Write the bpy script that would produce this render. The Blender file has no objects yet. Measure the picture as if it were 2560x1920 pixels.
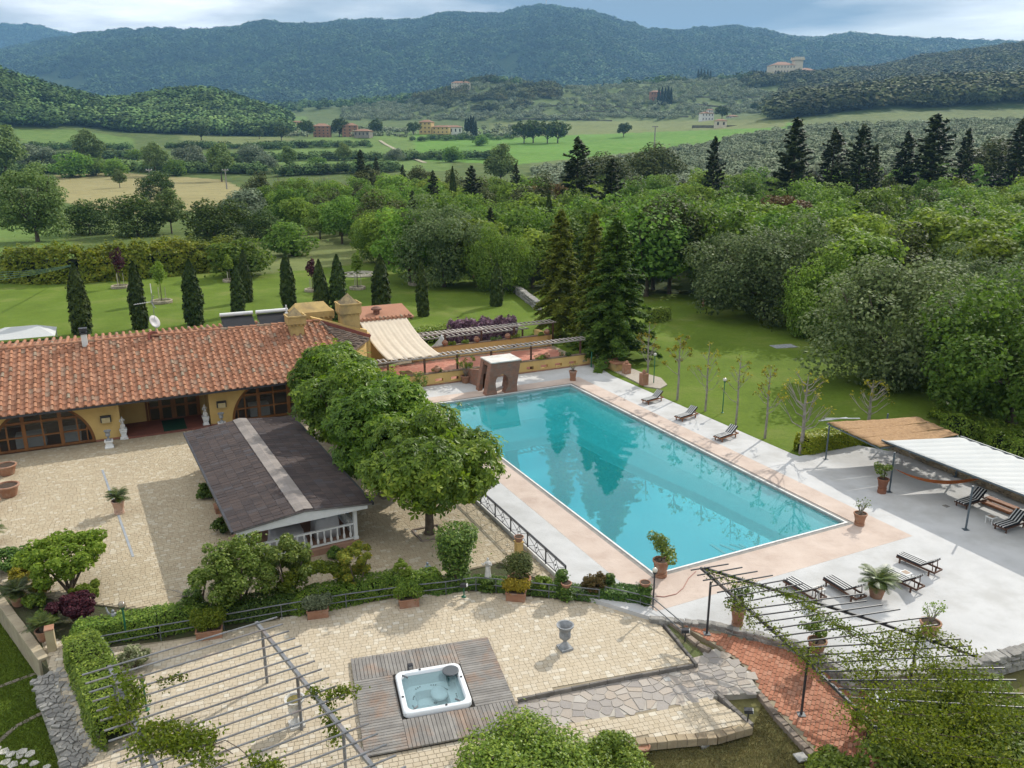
import bpy, bmesh, math, random
import numpy as np
from mathutils import Vector, Matrix
from mathutils.geometry import tessellate_polygon
S = bpy.context.scene
COL = S.collection
R = math.radians
# ---------------------------------------------------------------- camera
FPX, YH, HC = 2040.0, 365.0, 16.4
PITCH = math.atan((960 - YH) / FPX)
CP, SP = math.cos(PITCH), math.sin(PITCH)
cam = bpy.data.cameras.new('camera'); cam_o = bpy.data.objects.new('camera', cam); COL.objects.link(cam_o)
cam.sensor_width = 36.0; cam.lens = 36.0 * FPX / 2560.0
cam.clip_start = 0.3; cam.clip_end = 60000
cam_o.location = (0, 0, HC); cam_o.rotation_euler = (math.pi / 2 - PITCH, 0, 0)
S.camera = cam_o
S.render.resolution_x, S.render.resolution_y = 1024, 768
# ---------------------------------------------------------------- world, sun, exposure
SUN_AZ, SUN_EL = R(52), R(36)          # azimuth counted from +X towards +Y
sun = bpy.data.lights.new('sun', 'SUN'); sun.energy = 4.4; sun.angle = R(0.6); sun.color = (1.0, 0.95, 0.86)
sun_o = bpy.data.objects.new('sun', sun); COL.objects.link(sun_o)
sdir = Vector((math.cos(SUN_EL) * math.cos(SUN_AZ), math.cos(SUN_EL) * math.sin(SUN_AZ), math.sin(SUN_EL)))
sun_o.rotation_euler = sdir.to_track_quat('Z', 'Y').to_euler(); sun_o.location = (60, 80, 90)
world = bpy.data.worlds.new('World'); S.world = world; world.use_nodes = True
def node(nt, t, **kw):
    n = nt.nodes.new(t)
    for k, v in kw.items():
        if k == 'i':
            for kk, vv in v.items(): n.inputs[kk].default_value = vv
        else: setattr(n, k, v)
    return n
def ramp(nt, stops, fac=None, interp='LINEAR'):
    r = nt.nodes.new('ShaderNodeValToRGB'); cr = r.color_ramp; cr.interpolation = interp
    while len(cr.elements) < len(stops): cr.elements.new(0.5)
    for e, (p, c) in zip(cr.elements, stops):
        e.position = p; e.color = (c, c, c, 1) if not isinstance(c, tuple) else (*c, 1)
    if fac is not None: nt.links.new(fac, r.inputs[0])
    return r.outputs[0]
def mixc(nt, fac, a, b, blend='MIX'):
    m = nt.nodes.new('ShaderNodeMix'); m.data_type = 'RGBA'; m.blend_type = blend
    for s, v in ((0, fac), (6, a), (7, b)):
        if isinstance(v, (int, float)): m.inputs[s].default_value = v
        elif isinstance(v, tuple): m.inputs[s].default_value = (*v, 1)
        else: nt.links.new(v, m.inputs[s])
    return m.outputs[2]
def mth(nt, op, a, b=0.0, clamp=False):
    m = nt.nodes.new('ShaderNodeMath'); m.operation = op; m.use_clamp = clamp
    for s, v in ((0, a), (1, b)):
        if isinstance(v, (int, float)): m.inputs[s].default_value = v
        else: nt.links.new(v, m.inputs[s])
    return m.outputs[0]
wn = world.node_tree; wn.nodes.clear()
sky = node(wn, 'ShaderNodeTexSky', sky_type='NISHITA', sun_disc=False, sun_elevation=SUN_EL, sun_rotation=math.pi / 2 - SUN_AZ,
           altitude=150.0, air_density=1.0, dust_density=1.6, ozone_density=1.2)
tc = node(wn, 'ShaderNodeTexCoord')
sep = node(wn, 'ShaderNodeSeparateXYZ'); wn.links.new(tc.outputs['Generated'], sep.inputs[0])
zz = mth(wn, 'MAXIMUM', sep.outputs[2], 0.0); zz = mth(wn, 'ADD', zz, 0.085)
comb = node(wn, 'ShaderNodeCombineXYZ')
wn.links.new(mth(wn, 'DIVIDE', sep.outputs[0], zz), comb.inputs[0])
wn.links.new(mth(wn, 'DIVIDE', sep.outputs[1], zz), comb.inputs[1])
n1 = node(wn, 'ShaderNodeTexNoise', i={'Scale': 0.52, 'Detail': 9.0, 'Roughness': 0.56, 'Distortion': 0.25})
n2 = node(wn, 'ShaderNodeTexNoise', i={'Scale': 0.36, 'Detail': 7.0, 'Roughness': 0.52, 'Distortion': 0.15})
mp2 = node(wn, 'ShaderNodeMapping', i={'Location': (13.1, 5.2, 3.3)})
mp1 = node(wn, 'ShaderNodeMapping', i={'Location': (2.2, 1.7, 0.0)})
wn.links.new(comb.outputs[0], mp2.inputs[0]); wn.links.new(mp2.outputs[0], n2.inputs[0])
wn.links.new(comb.outputs[0], mp1.inputs[0]); wn.links.new(mp1.outputs[0], n1.inputs[0])
cover = ramp(wn, [(0.34, 0.10), (0.46, 0.75), (0.56, 1.0)], n1.outputs[0])
thick = ramp(wn, [(0.45, (19.0, 18.9, 18.6)), (0.53, (9.5, 9.9, 10.4)), (0.61, (3.2, 4.2, 5.4))], n2.outputs[0])
skyc = mixc(wn, cover, sky.outputs[0], thick)
bg = node(wn, 'ShaderNodeBackground', i={'Strength': 0.085}); wn.links.new(skyc, bg.inputs[0])
wo = node(wn, 'ShaderNodeOutputWorld'); wn.links.new(bg.outputs[0], wo.inputs[0])
S.view_settings.view_transform = 'Standard'; S.view_settings.look = 'None'
S.view_settings.exposure = 0.05; S.view_settings.gamma = 1.0; S.view_settings.use_curve_mapping = False
S.cycles.max_bounces = 6; S.cycles.diffuse_bounces = 2; S.cycles.glossy_bounces = 2; S.cycles.transmission_bounces = 3
S.cycles.transparent_max_bounces = 8; S.cycles.volume_bounces = 0
S.cycles.caustics_reflective = False; S.cycles.caustics_refractive = False
S.cycles.use_adaptive_sampling = True; S.cycles.adaptive_threshold = 0.02
S.cycles.use_denoising = True
# ---------------------------------------------------------------- places
TH = R(-63.79); EU = np.array([math.cos(TH), math.sin(TH)]); EV = np.array([-EU[1], EU[0]])
ORG = np.array([-5.236, 51.444])
def ray(px, py):
    x, y = (px - 1280) / FPX, -(py - 960) / FPX
    return np.array([x, CP + y * SP, -SP + y * CP])
def P(px, py, z=0.0):                      # the point at height z seen at this place of the photograph
    d = ray(px, py); t = (z - HC) / d[2]; return np.array([d[0] * t, d[1] * t, z])
def PD(px, py, dep):                       # the point seen there at this distance ahead
    d = ray(px, py) * 1.0; t = dep / d[1]; return np.array([d[0] * t, dep, HC + d[2] * t])
def ZT(base, tz, py):                      # height at a ground point whose top is seen in row py
    y = -(py - 960) / FPX; k = base[1] / (CP + y * SP); return HC + (-SP + y * CP) * k
def W(u, v, z=0.0):                        # site frame: u along the pool, v across it
    q = ORG + EU * u + EV * v; return np.array([q[0], q[1], z])
def UV(p): d = np.array(p[:2]) - ORG; return float(d @ EU), float(d @ EV)
def proj(p):
    x, y, z = p[0], p[1], p[2] - HC
    fw = y * CP - z * SP; return 1280 + FPX * x / fw, 960 - FPX * (y * SP + z * CP) / fw
def inpoly(x, y, poly):
    c = False; j = len(poly) - 1
    for i in range(len(poly)):
        xi, yi = poly[i]; xj, yj = poly[j]
        if (yi > y) != (yj > y) and x < (xj - xi) * (y - yi) / (yj - yi) + xi: c = not c
        j = i
    return c
ORDW = 'first second third fourth fifth sixth seventh eighth ninth tenth eleventh twelfth thirteenth fourteenth fifteenth sixteenth seventeenth eighteenth nineteenth twentieth'.split()
def ordw(i): return ORDW[i] if i < 20 else ('twenty ' + ORDW[i - 20] if i < 29 else 'thirtieth' if i == 29 else 'thirty ' + ORDW[(i - 30) % 9])
# ---------------------------------------------------------------- materials
MATS = {}
def principled(name):
    m = bpy.data.materials.new(name); m.use_nodes = True; nt = m.node_tree
    b = nt.nodes['Principled BSDF']; return m, nt, b
def rnd_fac(nt):
    g = node(nt, 'ShaderNodeNewGeometry'); o = node(nt, 'ShaderNodeObjectInfo')
    return mth(nt, 'FRACT', mth(nt, 'ADD', g.outputs['Random Per Island'], o.outputs['Random']))
def M(name, c1, c2=None, scale=1.0, rough=0.8, bump=0.0, bscale=None, rnd=0.0, rcols=None, spec=0.3, metal=0.0, detail=5.0, lo=0.35, hi=0.65, c3=None, s3=0.3, f3=0.5, space='world', stretch=None):
    if name in MATS: return MATS[name]
    m, nt, b = principled(name); L = nt.links
    b.inputs['Roughness'].default_value = rough; b.inputs['Metallic'].default_value = metal
    b.inputs['Specular IOR Level'].default_value = spec
    c2 = c2 or tuple(x * 0.8 for x in c1)
    if space == 'world': co = node(nt, 'ShaderNodeNewGeometry').outputs['Position']
    else: co = node(nt, 'ShaderNodeTexCoord').outputs['Object']
    if stretch:
        mp = node(nt, 'ShaderNodeMapping', i={'Scale': stretch}); L.new(co, mp.inputs[0]); co = mp.outputs[0]
    n = node(nt, 'ShaderNodeTexNoise', i={'Scale': scale, 'Detail': detail, 'Roughness': 0.6}); L.new(co, n.inputs[0])
    col = mixc(nt, ramp(nt, [(lo, 0.0), (hi, 1.0)], n.outputs[0]), c1, c2)
    if c3:
        n3 = node(nt, 'ShaderNodeTexNoise', i={'Scale': s3, 'Detail': 6.0, 'Roughness': 0.65}); L.new(co, n3.inputs[0])
        col = mixc(nt, mth(nt, 'MULTIPLY', ramp(nt, [(0.5, 0.0), (0.66, 1.0)], n3.outputs[0]), f3), col, c3)
    if rcols:
        rf = rnd_fac(nt); rc = ramp(nt, rcols, rf)
        col = mixc(nt, rnd if rnd else 0.6, col, rc)
    elif rnd:
        rf = rnd_fac(nt); k = mth(nt, 'ADD', mth(nt, 'MULTIPLY', rf, rnd), 1 - rnd / 2)
        hv = node(nt, 'ShaderNodeHueSaturation'); L.new(k, hv.inputs['Value']); L.new(col, hv.inputs['Color']); col = hv.outputs[0]
    L.new(col, b.inputs['Base Color'])
    if bump:
        nb = node(nt, 'ShaderNodeTexNoise', i={'Scale': bscale or scale * 4, 'Detail': 4.0}); L.new(co, nb.inputs[0])
        bp = node(nt, 'ShaderNodeBump', i={'Strength': bump, 'Distance': 0.05}); L.new(nb.outputs[0], bp.inputs['Height']); L.new(bp.outputs[0], b.inputs['Normal'])
    MATS[name] = m; return m
def LEAF(name, stops, trans=0.25, rough=0.6, big=0.25, bscale=0.35, spec=0.12, objv=0.2):
    """foliage: colour by leaf, by tree and by broad patches; some light passes through"""
    if name in MATS: return MATS[name]
    m, nt, b = principled(name); L = nt.links
    g = node(nt, 'ShaderNodeNewGeometry'); o = node(nt, 'ShaderNodeObjectInfo')
    n = node(nt, 'ShaderNodeTexNoise', i={'Scale': bscale, 'Detail': 3.0}); L.new(g.outputs['Position'], n.inputs[0])
    f = mth(nt, 'ADD', mth(nt, 'MULTIPLY', g.outputs['Random Per Island'], 1 - big), mth(nt, 'MULTIPLY', ramp(nt, [(0.3, 0.0), (0.7, 1.0)], n.outputs[0]), big))
    col = ramp(nt, stops, f)
    hv = node(nt, 'ShaderNodeHueSaturation'); L.new(col, hv.inputs['Color'])
    L.new(mth(nt, 'ADD', mth(nt, 'MULTIPLY', o.outputs['Random'], objv * 2), 1 - objv), hv.inputs['Value'])
    L.new(mth(nt, 'ADD', mth(nt, 'MULTIPLY', mth(nt, 'FRACT', mth(nt, 'MULTIPLY', o.outputs['Random'], 7.31)), 0.022), 0.484), hv.inputs['Hue'])
    col = hv.outputs[0]
    L.new(col, b.inputs['Base Color']); b.inputs['Roughness'].default_value = rough; b.inputs['Specular IOR Level'].default_value = spec
    if trans:
        tr = node(nt, 'ShaderNodeBsdfTranslucent')
        hv2 = node(nt, 'ShaderNodeHueSaturation', i={'Value': 1.25, 'Saturation': 1.1}); L.new(col, hv2.inputs['Color']); L.new(hv2.outputs[0], tr.inputs[0])
        mx = node(nt, 'ShaderNodeMixShader', i={0: trans}); L.new(b.outputs[0], mx.inputs[1]); L.new(tr.outputs[0], mx.inputs[2])
        L.new(mx.outputs[0], nt.nodes['Material Output'].inputs[0])
    MATS[name] = m; return m
# ---------------------------------------------------------------- objects
def link(name, data, parent=None, loc=None, rz=None):
    o = bpy.data.objects.new(name, data); COL.objects.link(o)
    if parent is not None: o.parent = parent
    if loc is not None: o.location = loc
    if rz is not None: o.rotation_euler = (0, 0, rz)
    return o
def tag(o, label=None, cat=None, group=None, kind=None):
    if label: o['label'] = label
    if cat: o['category'] = cat
    if group: o['group'] = group
    if kind: o['kind'] = kind
    return o
def empty(name, loc=(0, 0, 0), rz=0.0, label=None, cat=None, group=None):
    o = link(name, None, None, tuple(loc), rz); o.empty_display_size = 0.3
    return tag(o, label, cat, group)
def copy_tree(o, parent=None):
    c = o.copy(); COL.objects.link(c); c.parent = parent
    for ch in o.children: copy_tree(ch, c)
    return c
def place(proto, loc, rz=0.0, sc=1.0, label=None, group=None, cat=None, first=[]):
    """first use takes the prototype itself, later uses copy it with its parts"""
    if proto.name in first: o = copy_tree(proto)
    else: first.append(proto.name); o = proto
    o.location = tuple(loc); o.rotation_euler = (0, 0, rz)
    o.scale = (sc, sc, sc) if isinstance(sc, (int, float)) else sc
    return tag(o, label, cat, group)
class MB:
    def __init__(s): s.v = []; s.f = []
    def add(s, vs, fs):
        n = len(s.v); s.v += [tuple(map(float, p)) for p in vs]; s.f += [tuple(i + n for i in f) for f in fs]; return s
    def box(s, x0, x1, y0, y1, z0, z1):
        return s.add([(x0, y0, z0), (x1, y0, z0), (x1, y1, z0), (x0, y1, z0), (x0, y0, z1), (x1, y0, z1), (x1, y1, z1), (x0, y1, z1)],
                     [(0, 3, 2, 1), (4, 5, 6, 7), (0, 1, 5, 4), (1, 2, 6, 5), (2, 3, 7, 6), (3, 0, 4, 7)])
    def bbox(s, x0, x1, y0, y1, z0, z1, b=0.01):     # box with chamfered top edges
        return s.add([(x0, y0, z0), (x1, y0, z0), (x1, y1, z0), (x0, y1, z0), (x0, y0, z1 - b), (x1, y0, z1 - b), (x1, y1, z1 - b), (x0, y1, z1 - b),
                      (x0 + b, y0 + b, z1), (x1 - b, y0 + b, z1), (x1 - b, y1 - b, z1), (x0 + b, y1 - b, z1)],
                     [(0, 1, 5, 4), (1, 2, 6, 5), (2, 3, 7, 6), (3, 0, 4, 7), (4, 5, 9, 8), (5, 6, 10, 9), (6, 7, 11, 10), (7, 4, 8, 11), (8, 9, 10, 11), (0, 3, 2, 1)])
    def beam(s, p, q, w, h, up=(0, 0, 1)):
        p, q = Vector(p), Vector(q); d = (q - p); d.normalize(); u = Vector(up)
        a = d.cross(u)
        if a.length < 1e-4: a = d.cross(Vector((1, 0, 0)))
        a.normalize(); c = a.cross(d); c.normalize(); a *= w / 2; c *= h / 2
        vs = [p - a - c, p + a - c, p + a + c, p - a + c, q - a - c, q + a - c, q + a + c, q - a + c]
        return s.add(vs, [(0, 1, 2, 3), (7, 6, 5, 4), (0, 4, 5, 1), (1, 5, 6, 2), (2, 6, 7, 3), (3, 7, 4, 0)])
    def tube(s, pts, rad, seg=8, cap=True):
        pts = [Vector(p) for p in pts]; n = len(pts)
        if isinstance(rad, (int, float)): rad = [rad] * n
        b = len(s.v); ref = Vector((0.31, 0.17, 0.93))
        for i, p in enumerate(pts):
            d = (pts[min(i + 1, n - 1)] - pts[max(i - 1, 0)]); d.normalize()
            a = d.cross(ref)
            if a.length < 1e-3: a = d.cross(Vector((1, 0, 0)))
            a.normalize(); c = d.cross(a)
            for k in range(seg):
                t = 2 * math.pi * k / seg; q = p + (a * math.cos(t) + c * math.sin(t)) * rad[i]; s.v.append((q.x, q.y, q.z))
        for i in range(n - 1):
            for k in range(seg):
                k2 = (k + 1) % seg; s.f.append((b + i * seg + k, b + i * seg + k2, b + (i + 1) * seg + k2, b + (i + 1) * seg + k))
        if cap:
            s.f.append(tuple(b + k for k in reversed(range(seg)))); s.f.append(tuple(b + (n - 1) * seg + k for k in range(seg)))
        return s
    def lathe(s, prof, seg=16, c=(0, 0, 0), sq=False):
        b = len(s.v); n = len(prof)
        for r, z in prof:
            for k in range(seg):
                t = 2 * math.pi * (k + (0.5 if sq else 0)) / seg; rr = r / math.cos(math.pi / 4) if sq else r
                s.v.append((c[0] + rr * math.cos(t), c[1] + rr * math.sin(t), c[2] + z))
        for i in range(n - 1):
            for k in range(seg):
                k2 = (k + 1) % seg; s.f.append((b + i * seg + k, b + i * seg + k2, b + (i + 1) * seg + k2, b + (i + 1) * seg + k))
        if prof[0][0] > 1e-4: s.f.append(tuple(b + k for k in reversed(range(seg))))
        if prof[-1][0] > 1e-4: s.f.append(tuple(b + (n - 1) * seg + k for k in range(seg)))
        return s
    def ball(s, c, r, seg=12, rings=8, sq=(1, 1, 1)):
        pr = [(max(r * math.sin(math.pi * i / rings), 1e-5), -r * math.cos(math.pi * i / rings)) for i in range(rings + 1)]
        b = len(s.v); s.lathe(pr, seg)
        for i in range(b, len(s.v)): x, y, z = s.v[i]; s.v[i] = (c[0] + x * sq[0], c[1] + y * sq[1], c[2] + z * sq[2])
        return s
    def prism(s, poly, z0, z1, holes=(), ztop=None, bottom=False):
        """extruded polygon, with holes; ztop(x, y) gives a sloping top"""
        zt = ztop or (lambda x, y: z1); rings = [poly] + list(holes)
        tri = tessellate_polygon([[Vector((p[0], p[1], 0)) for p in r] for r in rings]); flat = [p for r in rings for p in r]
        b = len(s.v); s.v += [(p[0], p[1], zt(p[0], p[1])) for p in flat]
        for t in tri:
            (ax, ay), (bx, by), (cx, cy) = [flat[i][:2] for i in t]
            ccw = (bx - ax) * (cy - ay) - (by - ay) * (cx - ax) > 0
            s.f.append(tuple(b + i for i in (t if ccw else t[::-1])))
        for r in rings:
            n = len(r); c = len(s.v)
            s.v += [(p[0], p[1], zt(p[0], p[1])) for p in r] + [(p[0], p[1], z0) for p in r]
            ar = sum(r[i][0] * r[(i + 1) % n][1] - r[(i + 1) % n][0] * r[i][1] for i in range(n))
            out = (ar > 0) == (r is poly)
            for i in range(n):
                j = (i + 1) % n; q = (c + i, c + n + i, c + n + j, c + j)
                s.f.append(q if out else q[::-1])
        return s
    def xf(s, m, start=0):
        for i in range(start, len(s.v)): p = m @ Vector(s.v[i]); s.v[i] = (p.x, p.y, p.z)
        return s
    def mesh(s, name, mat=None, smooth=False):
        me = bpy.data.meshes.new(name); me.from_pydata(s.v, [], s.f)
        if mat: me.materials.append(mat)
        if smooth: me.shade_smooth() if smooth is True else me.set_sharp_from_angle(angle=smooth)
        if smooth and smooth is not True:
            me.polygons.foreach_set('use_smooth', [True] * len(me.polygons))
        return me
    def build(s, name, mat, parent=None, loc=None, rz=None, smooth=False):
        return link(name, s.mesh(name, mat, smooth), parent, loc, rz)
def site(u, v, z=0.0): return tuple(W(u, v, z))
def flat_mesh(name, V, F, mat, nper=4, smooth=False):
    """mesh from numpy arrays with faces that all have nper corners"""
    me = bpy.data.meshes.new(name); nv, nf = len(V), len(F)
    me.vertices.add(nv); me.vertices.foreach_set('co', np.asarray(V, np.float32).ravel())
    me.loops.add(nf * nper); me.loops.foreach_set('vertex_index', np.asarray(F, np.int32).ravel())
    me.polygons.add(nf); me.polygons.foreach_set('loop_start', np.arange(0, nf * nper, nper, dtype=np.int32))
    me.polygons.foreach_set('loop_total', np.full(nf, nper, np.int32))
    me.polygons.foreach_set('use_smooth', np.full(nf, bool(smooth)))
    me.update(calc_edges=True)
    if mat: me.materials.append(mat)
    return me
def norm(a): return a / np.maximum(np.linalg.norm(a, axis=1, keepdims=True), 1e-9)
def leaves(rng, C, N, ln, wd, up=0.8, jit=0.6, fold=0.15, droop=0.0):
    """diamond leaves at centres C facing roughly along N; returns V, F (4 corners each)"""
    n = len(C); N = norm(N + rng.normal(0, jit, (n, 3)) + np.array([0, 0, up]))
    T = rng.normal(0, 1, (n, 3)); T[:, 2] -= droop; T = norm(T - N * (T * N).sum(1, keepdims=True)); B = np.cross(N, T)
    l = ln * rng.uniform(0.7, 1.3, (n, 1)) / 2; w = wd * rng.uniform(0.7, 1.3, (n, 1)) / 2
    V = np.stack([C - T * l, C + B * w - N * fold * w, C + T * l, C - B * w - N * fold * w], 1).reshape(-1, 3)
    return V, np.arange(4 * n).reshape(-1, 4)
def clump_points(rng, clumps, n, inner=0.72, upb=0.15):
    """points on the outer shells of ellipsoid clumps (cx, cy, cz, rx, rz), with normals"""
    cl = np.array(clumps, float); a = cl[:, 3] * (cl[:, 3] + cl[:, 4]); k = rng.choice(len(cl), n, p=a / a.sum())
    D = rng.normal(0, 1, (n, 3)); D[:, 2] += upb; D = norm(D); c = cl[k]
    rad = rng.uniform(inner, 1.06, (n, 1)) ** 0.8 + (rng.rand(n, 1) < .16) * rng.exponential(.16, (n, 1))
    Rr = np.stack([c[:, 3], c[:, 3], c[:, 4]], 1)
    return c[:, :3] + D * Rr * rad, norm(D / Rr)
def leaf_mesh(name, rng, clumps, n, ln, wd, mat, inner=0.72, **kw):
    C, N = clump_points(rng, clumps, n, inner); V, F = leaves(rng, C, N, ln, wd, **kw)
    return flat_mesh(name, V, F, mat)
def rot_mat(rz, loc=(0, 0, 0)): return Matrix.Translation(Vector(loc)) @ Matrix.Rotation(rz, 4, 'Z')
# ================================================================ LAND
def sstep(a, b, x): t = np.clip((x - a) / (b - a), 0, 1); return t * t * (3 - 2 * t)
_rs = np.random.RandomState(5); _tab = _rs.rand(256, 256)
def vnoise(x, y):
    xi, yi = np.floor(x).astype(int), np.floor(y).astype(int); fx, fy = x - xi, y - yi
    fx = fx * fx * (3 - 2 * fx); fy = fy * fy * (3 - 2 * fy); g = lambda a, b: _tab[a % 256, b % 256]
    return (g(xi, yi) * (1 - fx) + g(xi + 1, yi) * fx) * (1 - fy) + (g(xi, yi + 1) * (1 - fx) + g(xi + 1, yi + 1) * fx) * fy
def fbm(x, y, o=4): return sum(vnoise(x * 2 ** k + 17 * k, y * 2 ** k + 31 * k) * 0.5 ** k for k in range(o)) / sum(0.5 ** k for k in range(o))
SKY_X = [-900, 0, 120, 240, 330, 400, 520, 610, 690, 740, 800, 880, 950, 1050, 1095, 1130, 1180, 1250, 1300, 1340, 1400, 1450, 1500, 1560, 1610, 1700, 1760, 1800, 1850, 1900, 2000, 2100, 2200, 2320, 2600, 3400]
SKY_Y = [200, 152, 130, 109, 103, 98, 101, 94, 84, 92, 90, 80, 78, 76, 64, 61, 66, 66, 54, 47, 47, 55, 68, 85, 99, 104, 96, 93, 99, 105, 116, 110, 120, 124, 135, 150]
BUMPS = [(555, 1060, 30, 56, 70), (430, 1040, 9, 40, 60), (-150, 930, 72, 100, 130), (1230, 1500, 24, 60, 80), (1380, 1620, 52, 330, 230), (1800, 1560, 30, 210, 200),
         (2700, 1750, 116, 400, 330), (2330, 2120, 56, 380, 250), (2620, 930, 24, 210, 110), (760, 1900, 30, 300, 250)]
def land(x, y):
    x = np.asarray(x, float); y = np.asarray(y, float); d = np.maximum(y, 1.0); t = np.where(y > 20, x / d, 0)
    px = 1280 + 2125 * t
    z = np.interp(d, [0, 150, 300, 400, 600, 900, 1500, 2500, 4500, 9000], [-.3, -.3, -.3, 0.4, 10, 28, 45, 70, 95, 95])
    z = z + sstep(.12, .45, t) * np.interp(d, [110, 200, 300, 450, 650, 900, 1300, 2600], [0, 2.0, 6, 12, 16, 19, 20, 0])
    for bx, bd, h, sx, sd in BUMPS:
        x0 = (bx - 1280) / 2125 * bd; z = z + h * np.exp(-((x - x0) / sx) ** 2 / 2 - ((d - bd) / sd) ** 2 / 2)
    # the mountains at the end of the valley
    rz = HC + (365 - np.interp(px, SKY_X, SKY_Y)) / 2214 * 4500
    s = sstep(2150, 4500, d + 260 * (fbm(x / 700, d / 700) - .5)) * np.where(d > 4500, 1 - .55 * sstep(4500, 6200, d), 1)
    spur = np.abs(fbm(x / 520 + 3, d / 1500, 4) - .5) * 2
    s2 = np.clip(s, 0, 1)
    z = z + (rz - 95) * s2 * (1 - .55 * spur * (1 - s2) * 1.5) * sstep(2000, 2600, d)
    far = HC + (365 - np.interp(px, [-800, 0, 60, 110, 170, 215, 260, 330], [110, 88, 80, 79, 94, 98, 104, 140])) / 2214 * 6000
    z = np.where(d > 5000, np.maximum(z, far * sstep(5000, 6000, d) * (1 - .5 * sstep(6000, 7400, d))), z)
    # small swells
    amp = np.interp(d, [0, 120, 300, 1000, 4000], [0, 0.0, .5, 5, 22]); z = z + amp * (fbm(x / 90, d / 90) - .5) * 2
    z = z + np.interp(d, [0, 70, 110, 200], [0, 0, .35, .5]) * (fbm(x / 14, d / 14) - .5)
    # the made ground of the site
    dx, dy = x - ORG[0], y - ORG[1]; u = dx * EU[0] + dy * EU[1]; v = dx * EV[0] + dy * EV[1]
    inside = (sstep(-12.5, -11.5, u)) * (1 - sstep(14.0, 14.4, v))
    inside = np.maximum(inside, sstep(18.0, 18.4, u))
    near = (d < 95)
    z = np.where(near, z * (1 - inside) + (-1.0) * inside, z)
    z = np.where(near & (u < -11.5) & (v < 16), np.minimum(z, -.3), z)
    z = np.where(near & (inside < .01) & (v > 13.5), -.05 + .25 * (fbm(x / 9, y / 9) - .5) * sstep(15.5, 19, v) + sstep(17, 30, v) * .3, z)
    z = np.where(y < 12, -1.0, z)
    z = np.where(near & (u > 24.5) & (v > -9), np.minimum(-.38, -.05 - .080 * (u - 27.3) - .11), z)
    pit = sstep(-1.5, 0, u) * (1 - sstep(24.8, 26.3, u)) * sstep(-1.5, 0, v) * (1 - sstep(10.5, 12, v)); z = z - 2.2 * pit
    return z
def lz(x, y): return float(land(np.array([x]), np.array([y]))[0])
_TT = 6.0 * 1.008 ** np.arange(930)
def PG(px, py):                              # point where the sight line of this place meets the land
    d = ray(px, py); Q = np.array([0, 0, HC]) + d[None, :] * _TT[:, None]
    k = np.argmax(Q[:, 2] < land(Q[:, 0], Q[:, 1])); q = Q[k]
    return np.array([q[0], q[1], lz(q[0], q[1])])
C_LAWN = (.105, .158, .020); C_MEAD = (.115, .180, .042); C_TAN = (.270, .235, .110); C_DRY = (.150, .175, .062)
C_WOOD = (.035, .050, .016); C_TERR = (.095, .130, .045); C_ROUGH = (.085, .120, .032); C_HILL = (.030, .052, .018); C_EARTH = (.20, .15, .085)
FIELDS = [  # outline in the photograph, colour of what grows there
    ([(140, 420), (560, 450), (600, 470), (590, 545), (420, 520), (300, 540), (140, 500)], C_TAN),
    ([(-50, 525), (90, 525), (140, 560), (200, 640), (-50, 700)], C_MEAD),
    ([(40, 325), (180, 325), (330, 345), (330, 372), (50, 365)], C_MEAD),
    ([(440, 335), (740, 345), (740, 372), (480, 372)], C_DRY),
    ([(690, 295), (770, 290), (780, 330), (690, 330)], C_MEAD),
    ([(640, 365), (900, 330), (1200, 320), (1290, 335), (1290, 375), (1020, 415), (640, 410)], C_MEAD),
    ([(740, 380), (1130, 400), (1130, 428), (740, 425)], C_MEAD),
    ([(1040, 335), (1280, 335), (1980, 305), (2010, 330), (1700, 370), (1280, 412), (1030, 400)], (.105, .215, .030)),
    ([(1230, 305), (1980, 300), (1960, 318), (1230, 345)], C_DRY),
    ([(620, 560), (960, 560), (1010, 650), (900, 660), (620, 690)], C_DRY),
]
def cover(x, y, z):
    d = np.maximum(y, 1.0); px, py = proj((x, d, z))
    c = np.empty((len(x), 3)); c[:] = C_HILL
    def put(mask, col): c[mask] = col
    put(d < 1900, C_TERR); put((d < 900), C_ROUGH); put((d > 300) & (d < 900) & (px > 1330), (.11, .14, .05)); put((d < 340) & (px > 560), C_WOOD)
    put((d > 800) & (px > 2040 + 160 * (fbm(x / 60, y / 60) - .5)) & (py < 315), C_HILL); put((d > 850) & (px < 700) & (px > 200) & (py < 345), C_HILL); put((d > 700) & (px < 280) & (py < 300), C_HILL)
    dx, dy = x - ORG[0], y - ORG[1]; u = dx * EU[0] + dy * EU[1]; v = dx * EV[0] + dy * EV[1]
    put((d < 125) & (px < 1000), C_LAWN); put((d < 92), C_LAWN); put((d < 118) & (px > 1000) & (px < 1320), C_LAWN)
    put((d < 110) & (px > 1560) & (py > 820), C_LAWN)
    for poly, col in FIELDS:
        xs, ys = [p[0] for p in poly], [p[1] for p in poly]
        k = np.where((px > min(xs)) & (px < max(xs)) & (py > min(ys)) & (py < max(ys)) & (d > 60))[0]
        for i in k:
            if inpoly(px[i], py[i], poly): c[i] = col
    put((d < 36) & (u > 24.5) & (v > -9) & (v < 12), (.15, .14, .06))
    return c
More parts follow.
